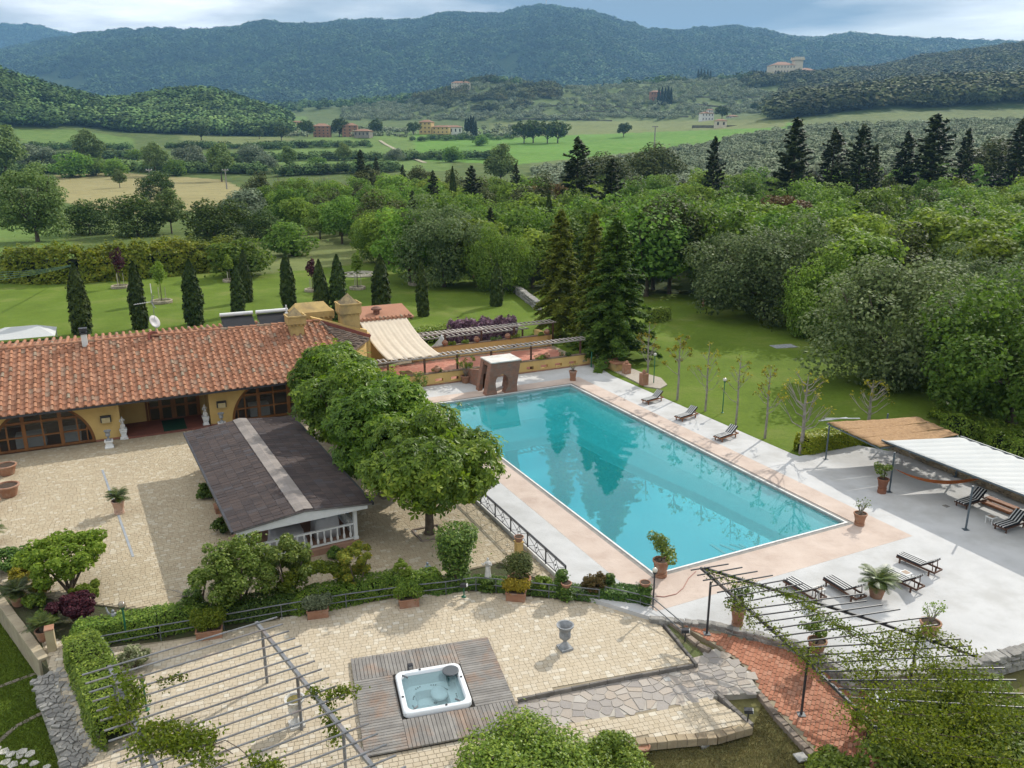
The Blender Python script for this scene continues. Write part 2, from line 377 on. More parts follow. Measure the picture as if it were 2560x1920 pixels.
def ground_material():
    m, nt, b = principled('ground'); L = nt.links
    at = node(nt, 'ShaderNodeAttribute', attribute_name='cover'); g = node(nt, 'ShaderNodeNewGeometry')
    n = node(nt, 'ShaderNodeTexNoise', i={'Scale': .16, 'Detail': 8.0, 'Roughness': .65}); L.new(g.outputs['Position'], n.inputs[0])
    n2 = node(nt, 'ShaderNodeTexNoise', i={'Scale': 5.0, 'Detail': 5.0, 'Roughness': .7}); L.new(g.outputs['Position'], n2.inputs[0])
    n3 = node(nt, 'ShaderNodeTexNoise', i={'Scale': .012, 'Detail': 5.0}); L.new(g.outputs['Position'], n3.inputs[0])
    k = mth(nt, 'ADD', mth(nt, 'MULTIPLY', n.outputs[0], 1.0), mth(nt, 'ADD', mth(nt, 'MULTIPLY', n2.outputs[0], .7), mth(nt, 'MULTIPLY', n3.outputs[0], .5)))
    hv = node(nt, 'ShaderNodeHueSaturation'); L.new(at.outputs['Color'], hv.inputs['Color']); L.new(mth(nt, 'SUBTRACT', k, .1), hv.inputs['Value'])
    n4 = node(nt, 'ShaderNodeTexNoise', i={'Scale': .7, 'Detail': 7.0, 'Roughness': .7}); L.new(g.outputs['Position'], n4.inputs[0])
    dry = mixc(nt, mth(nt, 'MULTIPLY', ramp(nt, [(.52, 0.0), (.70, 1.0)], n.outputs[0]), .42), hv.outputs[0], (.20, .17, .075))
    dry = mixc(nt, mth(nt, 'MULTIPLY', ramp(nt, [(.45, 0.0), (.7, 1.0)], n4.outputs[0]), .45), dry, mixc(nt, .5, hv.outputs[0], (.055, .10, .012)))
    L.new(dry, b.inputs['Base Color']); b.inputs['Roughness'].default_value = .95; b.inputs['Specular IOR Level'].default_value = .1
    bp = node(nt, 'ShaderNodeBump', i={'Strength': .5, 'Distance': .08}); L.new(n2.outputs[0], bp.inputs['Height']); L.new(bp.outputs[0], b.inputs['Normal'])
    return m
def build_ground():
    a = np.concatenate([np.arange(-40, 40.01, .3), np.arange(44, 316, 4.0)]); a = np.radians(90 - a)
    r = [4.0]
    while r[-1] < 7500: r.append(r[-1] * (1.0085 if 30 < r[-1] < 130 else 1.0125))
    r = np.array(r); na, nr = len(a), len(r)
    X = np.outer(r, np.cos(a)).ravel(); Y = np.outer(r, np.sin(a)).ravel()
    Yc = np.where(Y > 0, Y, 0); Z = land(X, np.where(Y > 5, Y, 5)); Z = np.where(Y < 5, -1.0, Z)
    V = np.stack([X, Y, Z], 1); V = np.vstack([V, [[0, 0, -1.0]]])
    i = np.arange(nr - 1)[:, None] * na; j = np.arange(na); j2 = (j + 1) % na
    F = np.stack([i + j, i + j2, i + na + j2, i + na + j], 2).reshape(-1, 4)[:, ::-1]
    cap = np.stack([np.full(na, nr * na), j2, j, j], 1)[:, :3]
    me = flat_mesh('ground', V, F, ground_material(), 4, True)
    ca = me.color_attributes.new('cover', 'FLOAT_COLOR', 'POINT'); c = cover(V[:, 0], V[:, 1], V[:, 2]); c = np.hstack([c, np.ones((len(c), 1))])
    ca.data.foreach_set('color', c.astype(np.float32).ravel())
    o = link('ground', me); tag(o, 'rolling green lawns, fields and hills of the valley', None, None, 'structure')
    return o
build_ground()
# ---------------------------------------------------------------- far woods: one mass each, instanced crowns
def blob(name, rng, n, mat, conif=False):
    if conif:
        h = rng.uniform(0, 1, n); rad = .16 * (1 - h) ** .8 + .02; t = rng.uniform(0, 6.28, n)
        C = np.stack([rad * np.cos(t), rad * np.sin(t), h], 1); N = np.stack([np.cos(t), np.sin(t), np.full(n, .5)], 1)
        V, F = leaves(rng, C, N, .16, .10, jit=.3)
    else:
        cl = [(0, 0, .55, .42, .42)] + [(.33 * math.cos(t), .33 * math.sin(t), .5 + .2 * math.sin(t * 2.3), .26, .24) for t in (0, 1.3, 2.5, 3.8, 5.1)]
        ls = .30 * min(1.0, (75 / n) ** .5); C, N = clump_points(rng, cl, n, .85); V, F = leaves(rng, C, N, ls, ls * .85, jit=.5, up=.7)
    return flat_mesh(name, V, F, mat)
def scatter(name, pts, sc, mesh, label, cat):
    me = bpy.data.meshes.new(name); me.vertices.add(len(pts)); me.vertices.foreach_set('co', np.asarray(pts, np.float32).ravel())
    a = me.attributes.new('sc', 'FLOAT_VECTOR', 'POINT'); a.data.foreach_set('vector', np.asarray(sc, np.float32).ravel())
    b = me.attributes.new('rz', 'FLOAT', 'POINT'); b.data.foreach_set('value', np.random.RandomState(len(pts)).uniform(0, 6.28, len(pts)).astype(np.float32))
    o = link(name, me); tag(o, label, cat, None, 'stuff')
    src = bpy.data.objects.new(name + '_crown', mesh)
    ng = bpy.data.node_groups.new(name, 'GeometryNodeTree')
    ng.interface.new_socket('Geometry', in_out='INPUT', socket_type='NodeSocketGeometry'); ng.interface.new_socket('Geometry', in_out='OUTPUT', socket_type='NodeSocketGeometry')
    gi, go = ng.nodes.new('NodeGroupInput'), ng.nodes.new('NodeGroupOutput')
    ip = ng.nodes.new('GeometryNodeInstanceOnPoints'); oi = ng.nodes.new('GeometryNodeObjectInfo'); oi.inputs['Object'].default_value = src
    n1 = ng.nodes.new('GeometryNodeInputNamedAttribute'); n1.data_type = 'FLOAT_VECTOR'; n1.inputs[0].default_value = 'sc'
    n2 = ng.nodes.new('GeometryNodeInputNamedAttribute'); n2.data_type = 'FLOAT'; n2.inputs[0].default_value = 'rz'
    cx = ng.nodes.new('ShaderNodeCombineXYZ'); L = ng.links
    L.new(gi.outputs[0], ip.inputs['Points']); L.new(oi.outputs['Geometry'], ip.inputs['Instance'])
    L.new(n1.outputs[0], ip.inputs['Scale']); L.new(n2.outputs[0], cx.inputs[2]); L.new(cx.outputs[0], ip.inputs['Rotation'])
    L.new(ip.outputs[0], go.inputs[0])
    md = o.modifiers.new('crowns', 'NODES'); md.node_group = ng
    return o
def spread(rng, n, pxr, dr, test):
    """random land points between two columns and two distances of the view, kept by test(px, py, d)"""
    d = np.sqrt(rng.uniform(dr[0] ** 2, dr[1] ** 2, n)); px = rng.uniform(*pxr, n); x = (px - 1280) / 2125 * d
    z = land(x, d); ppx, ppy = proj((x, d, z)); k = test(ppx, ppy, d, x)
    return np.stack([x, d, z], 1)[k]
M_FW = LEAF('far_leaf', [(0.0, (0.044, 0.085, 0.024)), (.5, (0.085, 0.149, 0.044)), (1.0, (0.169, 0.254, 0.076))], trans=0, big=.6, bscale=.007, objv=.55, rough=.8, spec=.1)
M_FM = LEAF('mountain_leaf', [(0.0, (.020, .042, .016)), (.5, (.045, .085, .030)), (1.0, (.100, .165, .055))], trans=0, big=.6, bscale=.005, objv=.6, rough=.8, spec=.1)
M_FO = LEAF('far_olive', [(0.0, (0.141, 0.180, 0.097)), (1.0, (0.284, 0.323, 0.194))], trans=0, big=.3, bscale=.02, objv=.25, rough=.8, spec=.1)
M_FC = LEAF('far_conifer', [(0.0, (.010, .018, .007)), (1.0, (.028, .042, .016))], trans=0, big=.2, bscale=.02, objv=.2, rough=.8, spec=.1)
M_FB = LEAF('far_oak', [(0.0, (0.053, 0.073, 0.025)), (.6, (0.100, 0.119, 0.043)), (1.0, (0.188, 0.150, 0.075))], trans=0, big=.5, bscale=.012, objv=.5, rough=.8, spec=.1)
def rsc(rng, n, a, b, wide=1.15): s = rng.uniform(a, b, (n, 1)); return np.hstack([s * wide * rng.uniform(.85, 1.2, (n, 1)), s * wide, s])
rng = np.random.RandomState(11)
pts = spread(rng, 60000, (-80, 2640), (2300, 4620), lambda px, py, d, x: (fbm(x / 160, d / 260) > .30) & (py < 300))
scatter('mountain_wood', pts, rsc(rng, len(pts), 13, 28, 1.3), blob('mountain_crown', rng, 60, M_FM), 'unbroken woodland covering the mountains at the head of the valley', 'woodland')
pts = spread(rng, 6000, (-80, 480), (5400, 6300), lambda px, py, d, x: py < 160)
scatter('distant_wood', pts, rsc(rng, len(pts), 20, 34, 1.5), blob('distant_crown', rng, 30, M_FM), 'hazy woodland on the farthest mountain at the left', 'woodland')
pts = spread(rng, 9500, (1880, 2640), (830, 2500), lambda px, py, d, x: ((py < 205 + (2560 - px) * .02) & (px > 2060)) | ((py < 330 - (px - 1900) * .06) & (px > 1910 + (330 - py) * .6) & (d > 830)))
scatter('oak_hill_wood', pts, rsc(rng, len(pts), 10, 22, 1.35), blob('oak_hill_crown', rng, 240, M_FB), 'brown and green oak wood over the hill at the right', 'woodland')
pts = spread(rng, 5000, (170, 720), (860, 1200), lambda px, py, d, x: (py < 340) & (px > 280) & (fbm(x / 40, d / 40) > .3))
scatter('knoll_wood', pts[::2], rsc(rng, len(pts[::2]), 9, 18, 1.35), blob('knoll_crown', rng, 300, M_FW), 'dense dark wood on the low hill in the middle of the valley', 'woodland')
pts = spread(rng, 9000, (-520, 330), (720, 1250), lambda px, py, d, x: (py < 318) & (fbm(x / 60, d / 60) > .38))
scatter('left_hill_wood', pts[::2], rsc(rng, len(pts[::2]), 8, 17, 1.35), blob('left_hill_crown', rng, 260, M_FW), 'scattered wood on the slope at the left edge of the valley', 'woodland')
pts = spread(rng, 4600, (1330, 2640), (300, 860), lambda px, py, d, x: (py > np.interp(px, [1330, 1500, 1700, 1980, 2100, 2640], [432, 412, 378, 325, 318, 300])) & (fbm(x / 25, d / 25) > .3))
scatter('olive_grove', pts, rsc(rng, len(pts), 3.6, 5.6, 1.15), blob('grove_crown', rng, 200, M_FO), 'grey green olive grove climbing behind the conifers at the right', 'grove')
pts = spread(rng, 5200, (860, 2100), (1150, 1750), lambda px, py, d, x: (py < 302) & (py > 192) & (fbm(x / 30, d / 30) > .40))
scatter('terrace_olives', pts, rsc(rng, len(pts), 4.5, 7.5, 1.2), blob('terrace_olive_crown', rng, 110, M_FO), 'olive trees dotted over the terraced slopes below the castle', 'olives')
pts = spread(rng, 3000, (900, 1400), (1250, 1800), lambda px, py, d, x: (fbm(x / 60, d / 60) > .45) & (((px - 1210) / 190) ** 2 + ((py - 235) / 45) ** 2 < 1))
scatter('villa_hill_wood', pts, rsc(rng, len(pts), 9, 14, 1.25), blob('villa_hill_crown', rng, 200, M_FB), 'oak wood round the villa on the knoll in the middle distance', 'woodland')
pts = spread(rng, 4500, (-100, 2640), (1500, 2500), lambda px, py, d, x: (fbm(x / 90, d / 90) > .42) & (py < 330) & ~((px > 1280) & (py > 215)))
scatter('valley_wood', pts, rsc(rng, len(pts), 9, 15, 1.3), blob('valley_crown', rng, 60, M_FW), 'broken woodland along the far floor of the valley', 'woodland')
pts = spread(rng, 900, (560, 1400), (560, 1100), lambda px, py, d, x: (fbm(x / 22, d / 22) > .56) & (py < 345))
scatter('valley_scrub', pts, rsc(rng, len(pts), 3.5, 7, 1.3), blob('scrub_crown', rng, 80, M_FO), 'olive scrub between the valley fields', 'scrub')
hp = []
for a, b, n_ in (((-20, 436), (330, 428), 70), ((330, 428), (660, 436), 70), ((560, 404), (900, 400), 60), ((900, 402), (1260, 396), 60), ((640, 372), (930, 366), 60), ((100, 398), (420, 395), 50), ((700, 440), (1000, 430), 40), ((1030, 352), (1290, 348), 40), ((60, 372), (330, 376), 40), ((420, 372), (700, 374), 45)):
    for i in range(n_): t = i / n_; q = PG(a[0] + (b[0] - a[0]) * t + rng.normal(0, 3), a[1] + (b[1] - a[1]) * t + rng.normal(0, 1.6)); hp.append(q)
scatter('hedgerow', np.array(hp), rsc(rng, len(hp), 3.0, 6.5, 1.3), blob('hedgerow_crown', rng, 260, M_FW), 'bushy hedgerows between the valley fields', 'hedgerow')
# low dry-stone terrace walls on the slope below the castle
M_TW = M('terrace_stone', (.16, .15, .12), (.09, .09, .07), .3, .95)
def terrace_wall(pts):
    o = MB()
    for a, b in zip(pts[:-1], pts[1:]):
        p, q = PG(*a), PG(*b); o.beam((p[0], p[1], p[2] + .6), (q[0], q[1], q[2] + .6), 1.2, 2.2)
    return o
for k, (pl, lb) in enumerate((([(1290, 300), (1360, 302), (1440, 301), (1530, 305)], 'lowest long stone terrace wall above the green field'), ([(1400, 292), (1470, 280), (1560, 284), (1640, 295), (1720, 296)], 'bowed stone terrace wall left of the white farmhouse'),
        ([(1330, 272), (1430, 264), (1540, 268), (1640, 282)], 'upper stone terrace wall on the slope left of the white farmhouse'), ([(1700, 262), (1800, 270), (1900, 262), (1990, 255)], 'stone terrace wall on the slope above the white farmhouse'),
        ([(1730, 244), (1850, 248), (1980, 240)], 'stone terrace wall just below the castle trees'))):
    tag(terrace_wall(pl).build('terrace_wall', M_TW), lb, 'stone wall', 'terrace walls on the slope')
# ---------------------------------------------------------------- far houses, each a thing with walls, roof and windows
M_OCH = M('ochre_plaster', (.55, .40, .17), (.50, .35, .14), 2.0, .9, rnd=.06)
M_CRM = M('cream_plaster', (.62, .55, .42), (.55, .48, .36), .4, .9)
M_WHT = M('white_plaster', (.72, .70, .66), (.62, .60, .56), .4, .9)
M_RUS = M('rust_plaster', (.32, .17, .10), (.26, .13, .08), .4, .9)
M_FROOF = M('far_roof', (.30, .17, .10), (.22, .12, .08), .5, .9)
M_SHUT = M('far_window', (.05, .05, .05), (.03, .03, .03), 1, .4)
def house(name, px, dep, py, w, dp, h, label, wm, rz=0.0, roof=.22, rows=2, cols=4, rm=None, wings=(), cat='house'):
    """farmhouse: walls, tiled roof with eaves, rows of windows; wings are (dx, dy, w, dp, h)"""
    x = (px - 1280) / 2125 * dep; zg = lz(x, dep) - .5
    e = empty(name, (x, dep, zg), rz, label, cat)
    for wi, (dx, dy, w_, d_, h_) in enumerate([(0, 0, w, dp, h)] + list(wings)):
        MB().box(dx - w_ / 2, dx + w_ / 2, dy - d_ / 2, dy + d_ / 2, 0, h_).build('wall', wm, e)
        o = .5; rh = d_ * roof; a, b, c, d = dx - w_ / 2 - o, dx + w_ / 2 + o, dy - d_ / 2 - o, dy + d_ / 2 + o; hx = min(d_ / 2, w_ * .35)
        MB().add([(a, c, h_), (b, c, h_), (b, d, h_), (a, d, h_), (a + hx, dy, h_ + rh), (b - hx, dy, h_ + rh), (a, c, h_ + .3), (b, c, h_ + .3), (b, d, h_ + .3), (a, d, h_ + .3)],
                 [(0, 3, 2, 1), (0, 1, 7, 6), (1, 2, 8, 7), (2, 3, 9, 8), (3, 0, 6, 9), (6, 7, 5, 4), (7, 8, 5), (8, 9, 4, 5), (9, 6, 4)]).build('roof', rm or M_FROOF, e)
        cc = max(2, int(cols * w_ / w)); rr = max(1, int(rows * h_ / h + .4))
        for r in range(rr):
            for c_ in range(cc):
                wx = dx - w_ / 2 + w_ * (c_ + .5) / cc; wz = h_ * (r + .45) / rr
                MB().box(wx - w_ / cc * .16, wx + w_ / cc * .16, dy - d_ / 2 - .05, dy - d_ / 2 + .2, wz, wz + h_ / rr * .38).build('window', M_SHUT, e)
    return e
castle = house('castle', 1936, 1500, 190, 38, 30, 22, 'large cream castle on the hilltop with a square crenellated tower', M_CRM, .12, rows=3, cols=7,
      wings=((44, 6, 34, 22, 15), (76, 10, 30, 18, 10)), cat='castle')
MB().box(22, 36, -6, 8, 0, 34).build('tower', M_CRM, castle)
m = MB()
for i in range(5):
    for j in (-7.5, 7.5): m.box(20.4 + i * 3.6, 22.4 + i * 3.6, j - .8 + 1, j + .8 + 1, 34, 36.5)
m.box(20, 38, -8, 10, 31.5, 34); m.build('battlement', M_CRM, castle)
house('villa', 1155, 1480, 240, 32, 14, 12, 'long cream villa on the wooded knoll', M_CRM, rows=3, cols=7)
house('farmhouse', 978, 1900, 255, 34, 14, 9, 'pale hamlet house between the far woods and the villa knoll', M_WHT, wings=((-28, 0, 20, 12, 7), (30, 4, 16, 10, 10)))
house('farmhouse', 682, 1010, 290, 13, 10, 8, 'yellow farmhouse with red roof beside the wooded hill', M_OCH, .3, wings=((16, -3, 12, 7, 4), (30, -4, 11, 7, 4)))
ap = house('apartment_house', 808, 850, 330, 16, 14, 11, 'red brown apartment house behind scaffolding', M_RUS, .1, rows=4, cols=4, wings=((27, 6, 15, 12, 12),))
house('stone_barn', 910, 800, 335, 15, 10, 6, 'grey stone barn with a low roof by the field track', M('barn_stone', (.27, .24, .20), (.2, .18, .15), .5, .95), -.2, rows=1)
house('farmhouse', 1068, 900, 320, 13, 12, 12, 'yellow tower house next to the white farm buildings', M_OCH, -.2, rows=3, cols=3, wings=((16, 1, 18, 9, 7),))
house('farm_building', 1124, 905, 320, 27, 10, 8, 'white farm building with a long red roof beside cypresses', M_WHT, .05, rows=1, cols=6)
house('farmhouse', 1761, 1010, 285, 15, 9, 9, 'small white farmhouse with a raised turret below the castle', M_WHT, .2, wings=((4, 0, 6, 6, 13), (34, 2, 12, 8, 6)))
house('walled_chapel', 1797, 830, 318, 11, 8, 7, 'low cream chapel inside a walled yard at the edge of the field', M_CRM, -.1, rows=1, cols=2)
house('farmhouse', 1632, 1350, 235, 16, 12, 13, 'rust red house half hidden by a block of cypresses', M_RUS, .1)
house('farmhouse', 2140, 1250, 235, 30, 12, 8, 'pale house among oaks at the foot of the castle wood', M_CRM, wings=((-26, -4, 10, 8, 14),))
house('farmhouse', 120, 860, 315, 10, 8, 6, 'small pale house under the slope at the left edge', M_WHT, .3)
house('farmhouse', 116, 1000, 240, 16, 10, 7, 'pale house among trees high on the left slope', M_CRM, .2)
house('farmhouse', 460, 2900, 205, 28, 14, 9, 'tiny pale house alone in the mountain woods at the left', M_WHT)
house('farmhouse', 1410, 2200, 215, 40, 16, 12, 'pale house showing above the dark row of cypresses', M_CRM)
# walled yard of the chapel
c0 = PG(1797, 320)
m = MB(); z = lz(c0[0], c0[1])
for a, b in (((-28, -10), (26, -14)), ((26, -14), (24, 12)), ((-28, -10), (-24, 12))): m.beam((c0[0] + a[0], c0[1] + a[1], z + .6), (c0[0] + b[0], c0[1] + b[1], z + .6), .8, 2.6)
tag(m.build('yard_wall', M_TW), 'grey stone wall round the chapel yard', 'stone wall')
# red and white mast on the highest mountain
q = PD(1365, 50, 4500); mz = lz(q[0], 4500)
m = MB(); m.tube([(q[0], 4500, mz), (q[0], 4500, mz + 30), (q[0], 4500, mz + 62)], [3.2, 2.4, 1.6], 6); tag(m.build('radio_mast', M('mast_paint', (.42, .30, .28), (.5, .48, .46), .1, .6)), 'slim radio mast on the highest mountain top', 'mast')
# track across the fields
m = MB(); tp = [(1062, 408), (1020, 392), (990, 375), (965, 362), (950, 352)]
for a, b in zip(tp[:-1], tp[1:]):
    p, q = PG(*a), PG(*b); m.beam((p[0], p[1], p[2] + .15), (q[0], q[1], q[2] + .15), 3.0, .3)
tag(m.build('field_track', M('track_dirt', (.36, .32, .22), (.28, .25, .17), .2, .95)), 'pale dirt track', None, None, 'structure')
# ---------------------------------------------------------------- power poles
M_POLE = M('pole_wood', (.32, .30, .27), (.22, .21, .19), 2, .85); M_WIRE = M('cable', (.035, .10, .06), (.03, .08, .05), 5, .5)
def power_pole(px, py, top, dep, label):
    x = (px - 1280) / 2125 * dep; z = lz(x, dep); h = ZT((x, dep), 0, top) - z
    e = empty('power_pole', (x, dep, z), 0, label, 'power pole', 'power poles across the fields'); r = dep * .0009
    MB().tube([(0, 0, 0), (0, 0, h)], [r, r * .7], 6).build('pole', M_POLE, e)
    MB().beam((-.9 * dep / 250, 0, h - .5), (.9 * dep / 250, 0, h - .5), r * 1.2, r * 1.2).build('crossarm', M_POLE, e)
    m = MB()
    for i in (-.8, 0, .8): m.lathe([(.12, 0), (.16, .25), (.05, .4)], 6, (i * dep / 250, 0, h - .45))
    m.build('insulator', M('insulator', (.6, .62, .62), None, 1, .3), e)
    return Vector((x, dep, z + h))
pA = power_pole(310, 600, 578, 175, 'short power pole with crossarm standing just behind the tall laurel hedge')
pB = power_pole(365, 470, 422, 300, 'power pole with white insulators at the edge of the tan field')
pC = power_pole(557, 470, 422, 330, 'power pole standing alone in the tan field')
pD = power_pole(1250, 405, 360, 600, 'thin pole at the left end of the bright green field'); pE = power_pole(1636, 372, 315, 640, 'thin pole in the middle of the bright green field')
pF = power_pole(463, 590, 545, 190, 'power pole among the bushes behind the hedge')
def sag(m, a, b, s, r, n=14):
    a, b = Vector(a), Vector(b)
    m.tube([a.lerp(b, t / n) - Vector((0, 0, s * 4 * (t / n) * (1 - t / n))) for t in range(n + 1)], r, 4, False)
qe = PD(-60, 705, 62)
for k in range(4):
    m = MB(); sag(m, pA + Vector((-.4 + .28 * k, 0, -.1)), Vector(qe) + Vector((0, -k * .25, .28 * k)), 1.9 + .12 * k, .022)
    tag(m.build('power_cable', M_WIRE), ('lowest', 'second lowest', 'second highest', 'highest')[k] + ' of the green cables sagging in front of the laurel hedge', 'cable', 'green cables over the lawn')
for k in range(2):
    m = MB(); sag(m, pA + Vector((.3 * k, 0, -.1)), pF + Vector((.3 * k, 0, -.4)), .6, .03); tag(m.build('power_cable', M_WIRE), ('nearer', 'farther')[k] + ' of two cables running between the poles behind the hedge', 'cable', 'cables behind the hedge')
# ================================================================ TREES
M_BARK = M('bark', (.13, .10, .075), (.07, .055, .04), 6, .95, .6, 18)
M_BARKP = M('pale_bark', (.30, .27, .23), (.19, .17, .14), 5, .95, .5, 16)
L_DEC = LEAF('leaf_fresh', [(0.0, (0.060, 0.122, 0.019)), (.5, (0.129, 0.226, 0.037)), (1.0, (0.235, 0.349, 0.076))], .42, objv=.28)
L_DEC2 = LEAF('leaf_yellow_green', [(0.0, (0.091, 0.148, 0.020)), (.5, (0.173, 0.256, 0.040)), (1.0, (0.287, 0.371, 0.074))], .42, objv=.25)
L_GREY = LEAF('leaf_grey_green', [(0.0, (0.066, 0.105, 0.035)), (.6, (0.127, 0.176, 0.066)), (1.0, (0.264, 0.319, 0.165))], .38, objv=.15)
L_DARK = LEAF('leaf_dark', [(0.0, (.028, .052, .012)), (.6, (.062, .105, .020)), (1.0, (.12, .17, .034))], .18, objv=.2)
L_OAK = LEAF('leaf_holm', [(0.0, (.045, .064, .018)), (.6, (.088, .112, .030)), (1.0, (.15, .165, .055))], .15, objv=.2)
L_RUST = LEAF('leaf_rust', [(0.0, (0.085, 0.052, 0.021)), (.6, (0.150, 0.094, 0.036)), (1.0, (0.221, 0.156, 0.065))], .2)
L_CON = LEAF('needle_dark', [(0.0, (0.015, 0.025, 0.008)), (.6, (0.032, 0.049, 0.013)), (1.0, (0.064, 0.083, 0.024))], .1, objv=.2)
L_CYP = LEAF('cypress_leaf', [(0.0, (0.019, 0.034, 0.009)), (.6, (0.041, 0.066, 0.014)), (1.0, (0.081, 0.111, 0.024))], .12, objv=.15)
L_FIR = LEAF('fir_needle', [(0.0, (0.048, 0.088, 0.015)), (.6, (0.100, 0.169, 0.027)), (1.0, (0.188, 0.263, 0.050))], .42, objv=.1)
L_FIRY = LEAF('fir_needle_yellow', [(0.0, (0.071, 0.103, 0.014)), (.6, (0.138, 0.178, 0.025)), (1.0, (0.241, 0.265, 0.046))], .42, objv=.1)
L_OLV = LEAF('leaf_olive', [(0.0, (.080, .105, .055)), (.6, (.13, .16, .09)), (1.0, (.21, .24, .15))], .2)
def trunk_mesh(name, rng, h, r, spread_, top, nl=6, mat=None):
    m = MB(); lean = rng.normal(0, .04, 2) * h
    pts = [(lean[0] * t * t, lean[1] * t * t, h * t) for t in (0, .12, .35, .65, 1.0)]
    m.tube([(0, 0, -.35)] + pts, [r * 1.5, r * 1.25, r, r * .9, r * .75, r * .5], 8)
    for i in range(nl):
        a = 6.283 * i / nl + rng.uniform(-.4, .4); z0 = h * rng.uniform(.55, .95); ln = spread_ * rng.uniform(.55, .85); up = top * rng.uniform(.45, .85)
        p0 = Vector((lean[0] * .6, lean[1] * .6, z0)); p2 = Vector((math.cos(a) * ln, math.sin(a) * ln, max(up, z0 + .6))); p1 = p0.lerp(p2, .5) + Vector((math.cos(a) * ln * .1, math.sin(a) * ln * .1, -.12 * ln))
        m.tube([p0, p1, p2], [r * .5, r * .32, r * .1], 5)
    return m.mesh(name, mat or M_BARK, True)
def crown_clumps(rng, h, rx, low, n, cr=(.30, .46), flat=.8, lb=1.0):
    cz = h * (1 + low) / 2; hz = h * (1 - low) / 2; out = []; ph = rng.uniform(0, 6.28, 3); n = int(n * 1.3)
    for i in range(n):
        d = rng.normal(0, 1, 3); d[2] = d[2] * .9 + .15; d /= np.linalg.norm(d); a = math.atan2(d[1], d[0]); lobe = 1 + lb * (.16 * math.sin(2 * a + ph[0]) + .12 * math.sin(3 * a + ph[1] + 2 * d[2]) + .10 * math.sin(5 * d[2] + ph[2])); k = rng.uniform(.52, .84) * lobe; r = rx * rng.uniform(*cr) * .86
        out.append((d[0] * rx * k, d[1] * rx * k, cz + d[2] * hz * k, r, r * flat))
    return out
def broad(name, seed, h, rx, mat, n, lf, low=.22, ncl=26, tr=.22, cr=(.30, .46), bark=None, **kw):
    rng = np.random.RandomState(seed); e = empty(name)
    link('trunk', trunk_mesh('trunk', rng, h * max(low + .15, .3), tr, rx, h, mat=bark), e)
    link('crown', leaf_mesh('crown', rng, crown_clumps(rng, h, rx, low, ncl, cr), n, lf, lf * .72, mat, **kw), e)
    return e
def conifer(name, seed, h, r0, mat, nbr, nl, lf, slope=.15, droop=.25, low=.06, irr=.35, expo=.85, core=True, bark=None, flatn=1.0):
    rng = np.random.RandomState(seed); e = empty(name)
    m = MB(); m.tube([(0, 0, -.3), (0, 0, h * .5), (0, 0, h * .99)], [h * .018, h * .011, .02], 7); link('trunk', m.mesh('trunk', bark or M_BARK, True), e)
    hz = low + (1 - low) * (np.arange(nbr) + rng.rand(nbr)) / nbr; hz = np.clip(hz, 0, .995)
    ln = r0 * (1 - hz) ** expo * rng.uniform(1 - irr, 1 + irr * .6, nbr) + .12; az = np.arange(nbr) * 2.39996 + rng.uniform(-.5, .5, nbr)
    k = rng.choice(nbr, nl, p=(ln + .1) / (ln + .1).sum()); t = rng.uniform(.12, 1.0, nl) ** .7
    L = ln[k]; side = rng.normal(0, 1, nl) * L * .17 * (1.15 - t); a = az[k]
    x = np.cos(a) * L * t - np.sin(a) * side; y = np.sin(a) * L * t + np.cos(a) * side
    z = h * hz[k] + L * t * (slope + .5 * (hz[k] - .4)) - droop * L * t * t + rng.normal(0, .035, nl) * h * .12 - np.abs(side) * .25
    C = np.stack([x, y, z], 1); N = np.stack([np.cos(a) * .35, np.sin(a) * .35, np.full(nl, flatn)], 1)
    V, F = leaves(rng, C, N, lf, lf * .42, jit=.35, up=0)
    link('crown', flat_mesh('crown', V, F, mat), e)
    return e
def cypress(name, seed, h, r, mat, n, lf, twin=False):
    rng = np.random.RandomState(seed); e = empty(name)
    m = MB(); m.tube([(0, 0, -.2), (0, 0, h * .35)], [.13, .1], 7); link('trunk', m.mesh('trunk', M_BARK, True), e)
    t = rng.rand(n); a = rng.uniform(0, 6.283, n); prof = np.interp(t, [0, .06, .2, .45, .7, .88, 1], [.78, .90, 1.0, .98, .76, .42, .04])
    bump = 1 + .16 * np.sin(a * 3 + t * 19 + seed) * np.sin(t * 31 + a * 2) + .1 * np.sin(a * 5 - t * 40)
    rr = r * prof * bump * rng.uniform(.72, 1.05, n); off = .07 * h * .1 * np.sin(t * 5 + seed)
    C = np.stack([rr * np.cos(a) + off, rr * np.sin(a), -.05 + t * (h + .05)], 1); N = np.stack([np.cos(a), np.sin(a), np.full(n, .35)], 1)
    N = norm(N + rng.normal(0, .35, (n, 3))); T = np.array([0, 0, 1.0]) + rng.normal(0, .28, (n, 3)); T = norm(T - N * (T * N).sum(1, keepdims=True)); B = np.cross(N, T)
    l = lf * rng.uniform(.6, 1.2, (n, 1)); w = lf * .32 * rng.uniform(.7, 1.2, (n, 1))
    V = np.stack([C - T * l * .5, C + B * w, C + T * l * .6, C - B * w], 1).reshape(-1, 3)
    link('crown', flat_mesh('crown', V, np.arange(4 * n).reshape(-1, 4), mat), e)
    return e
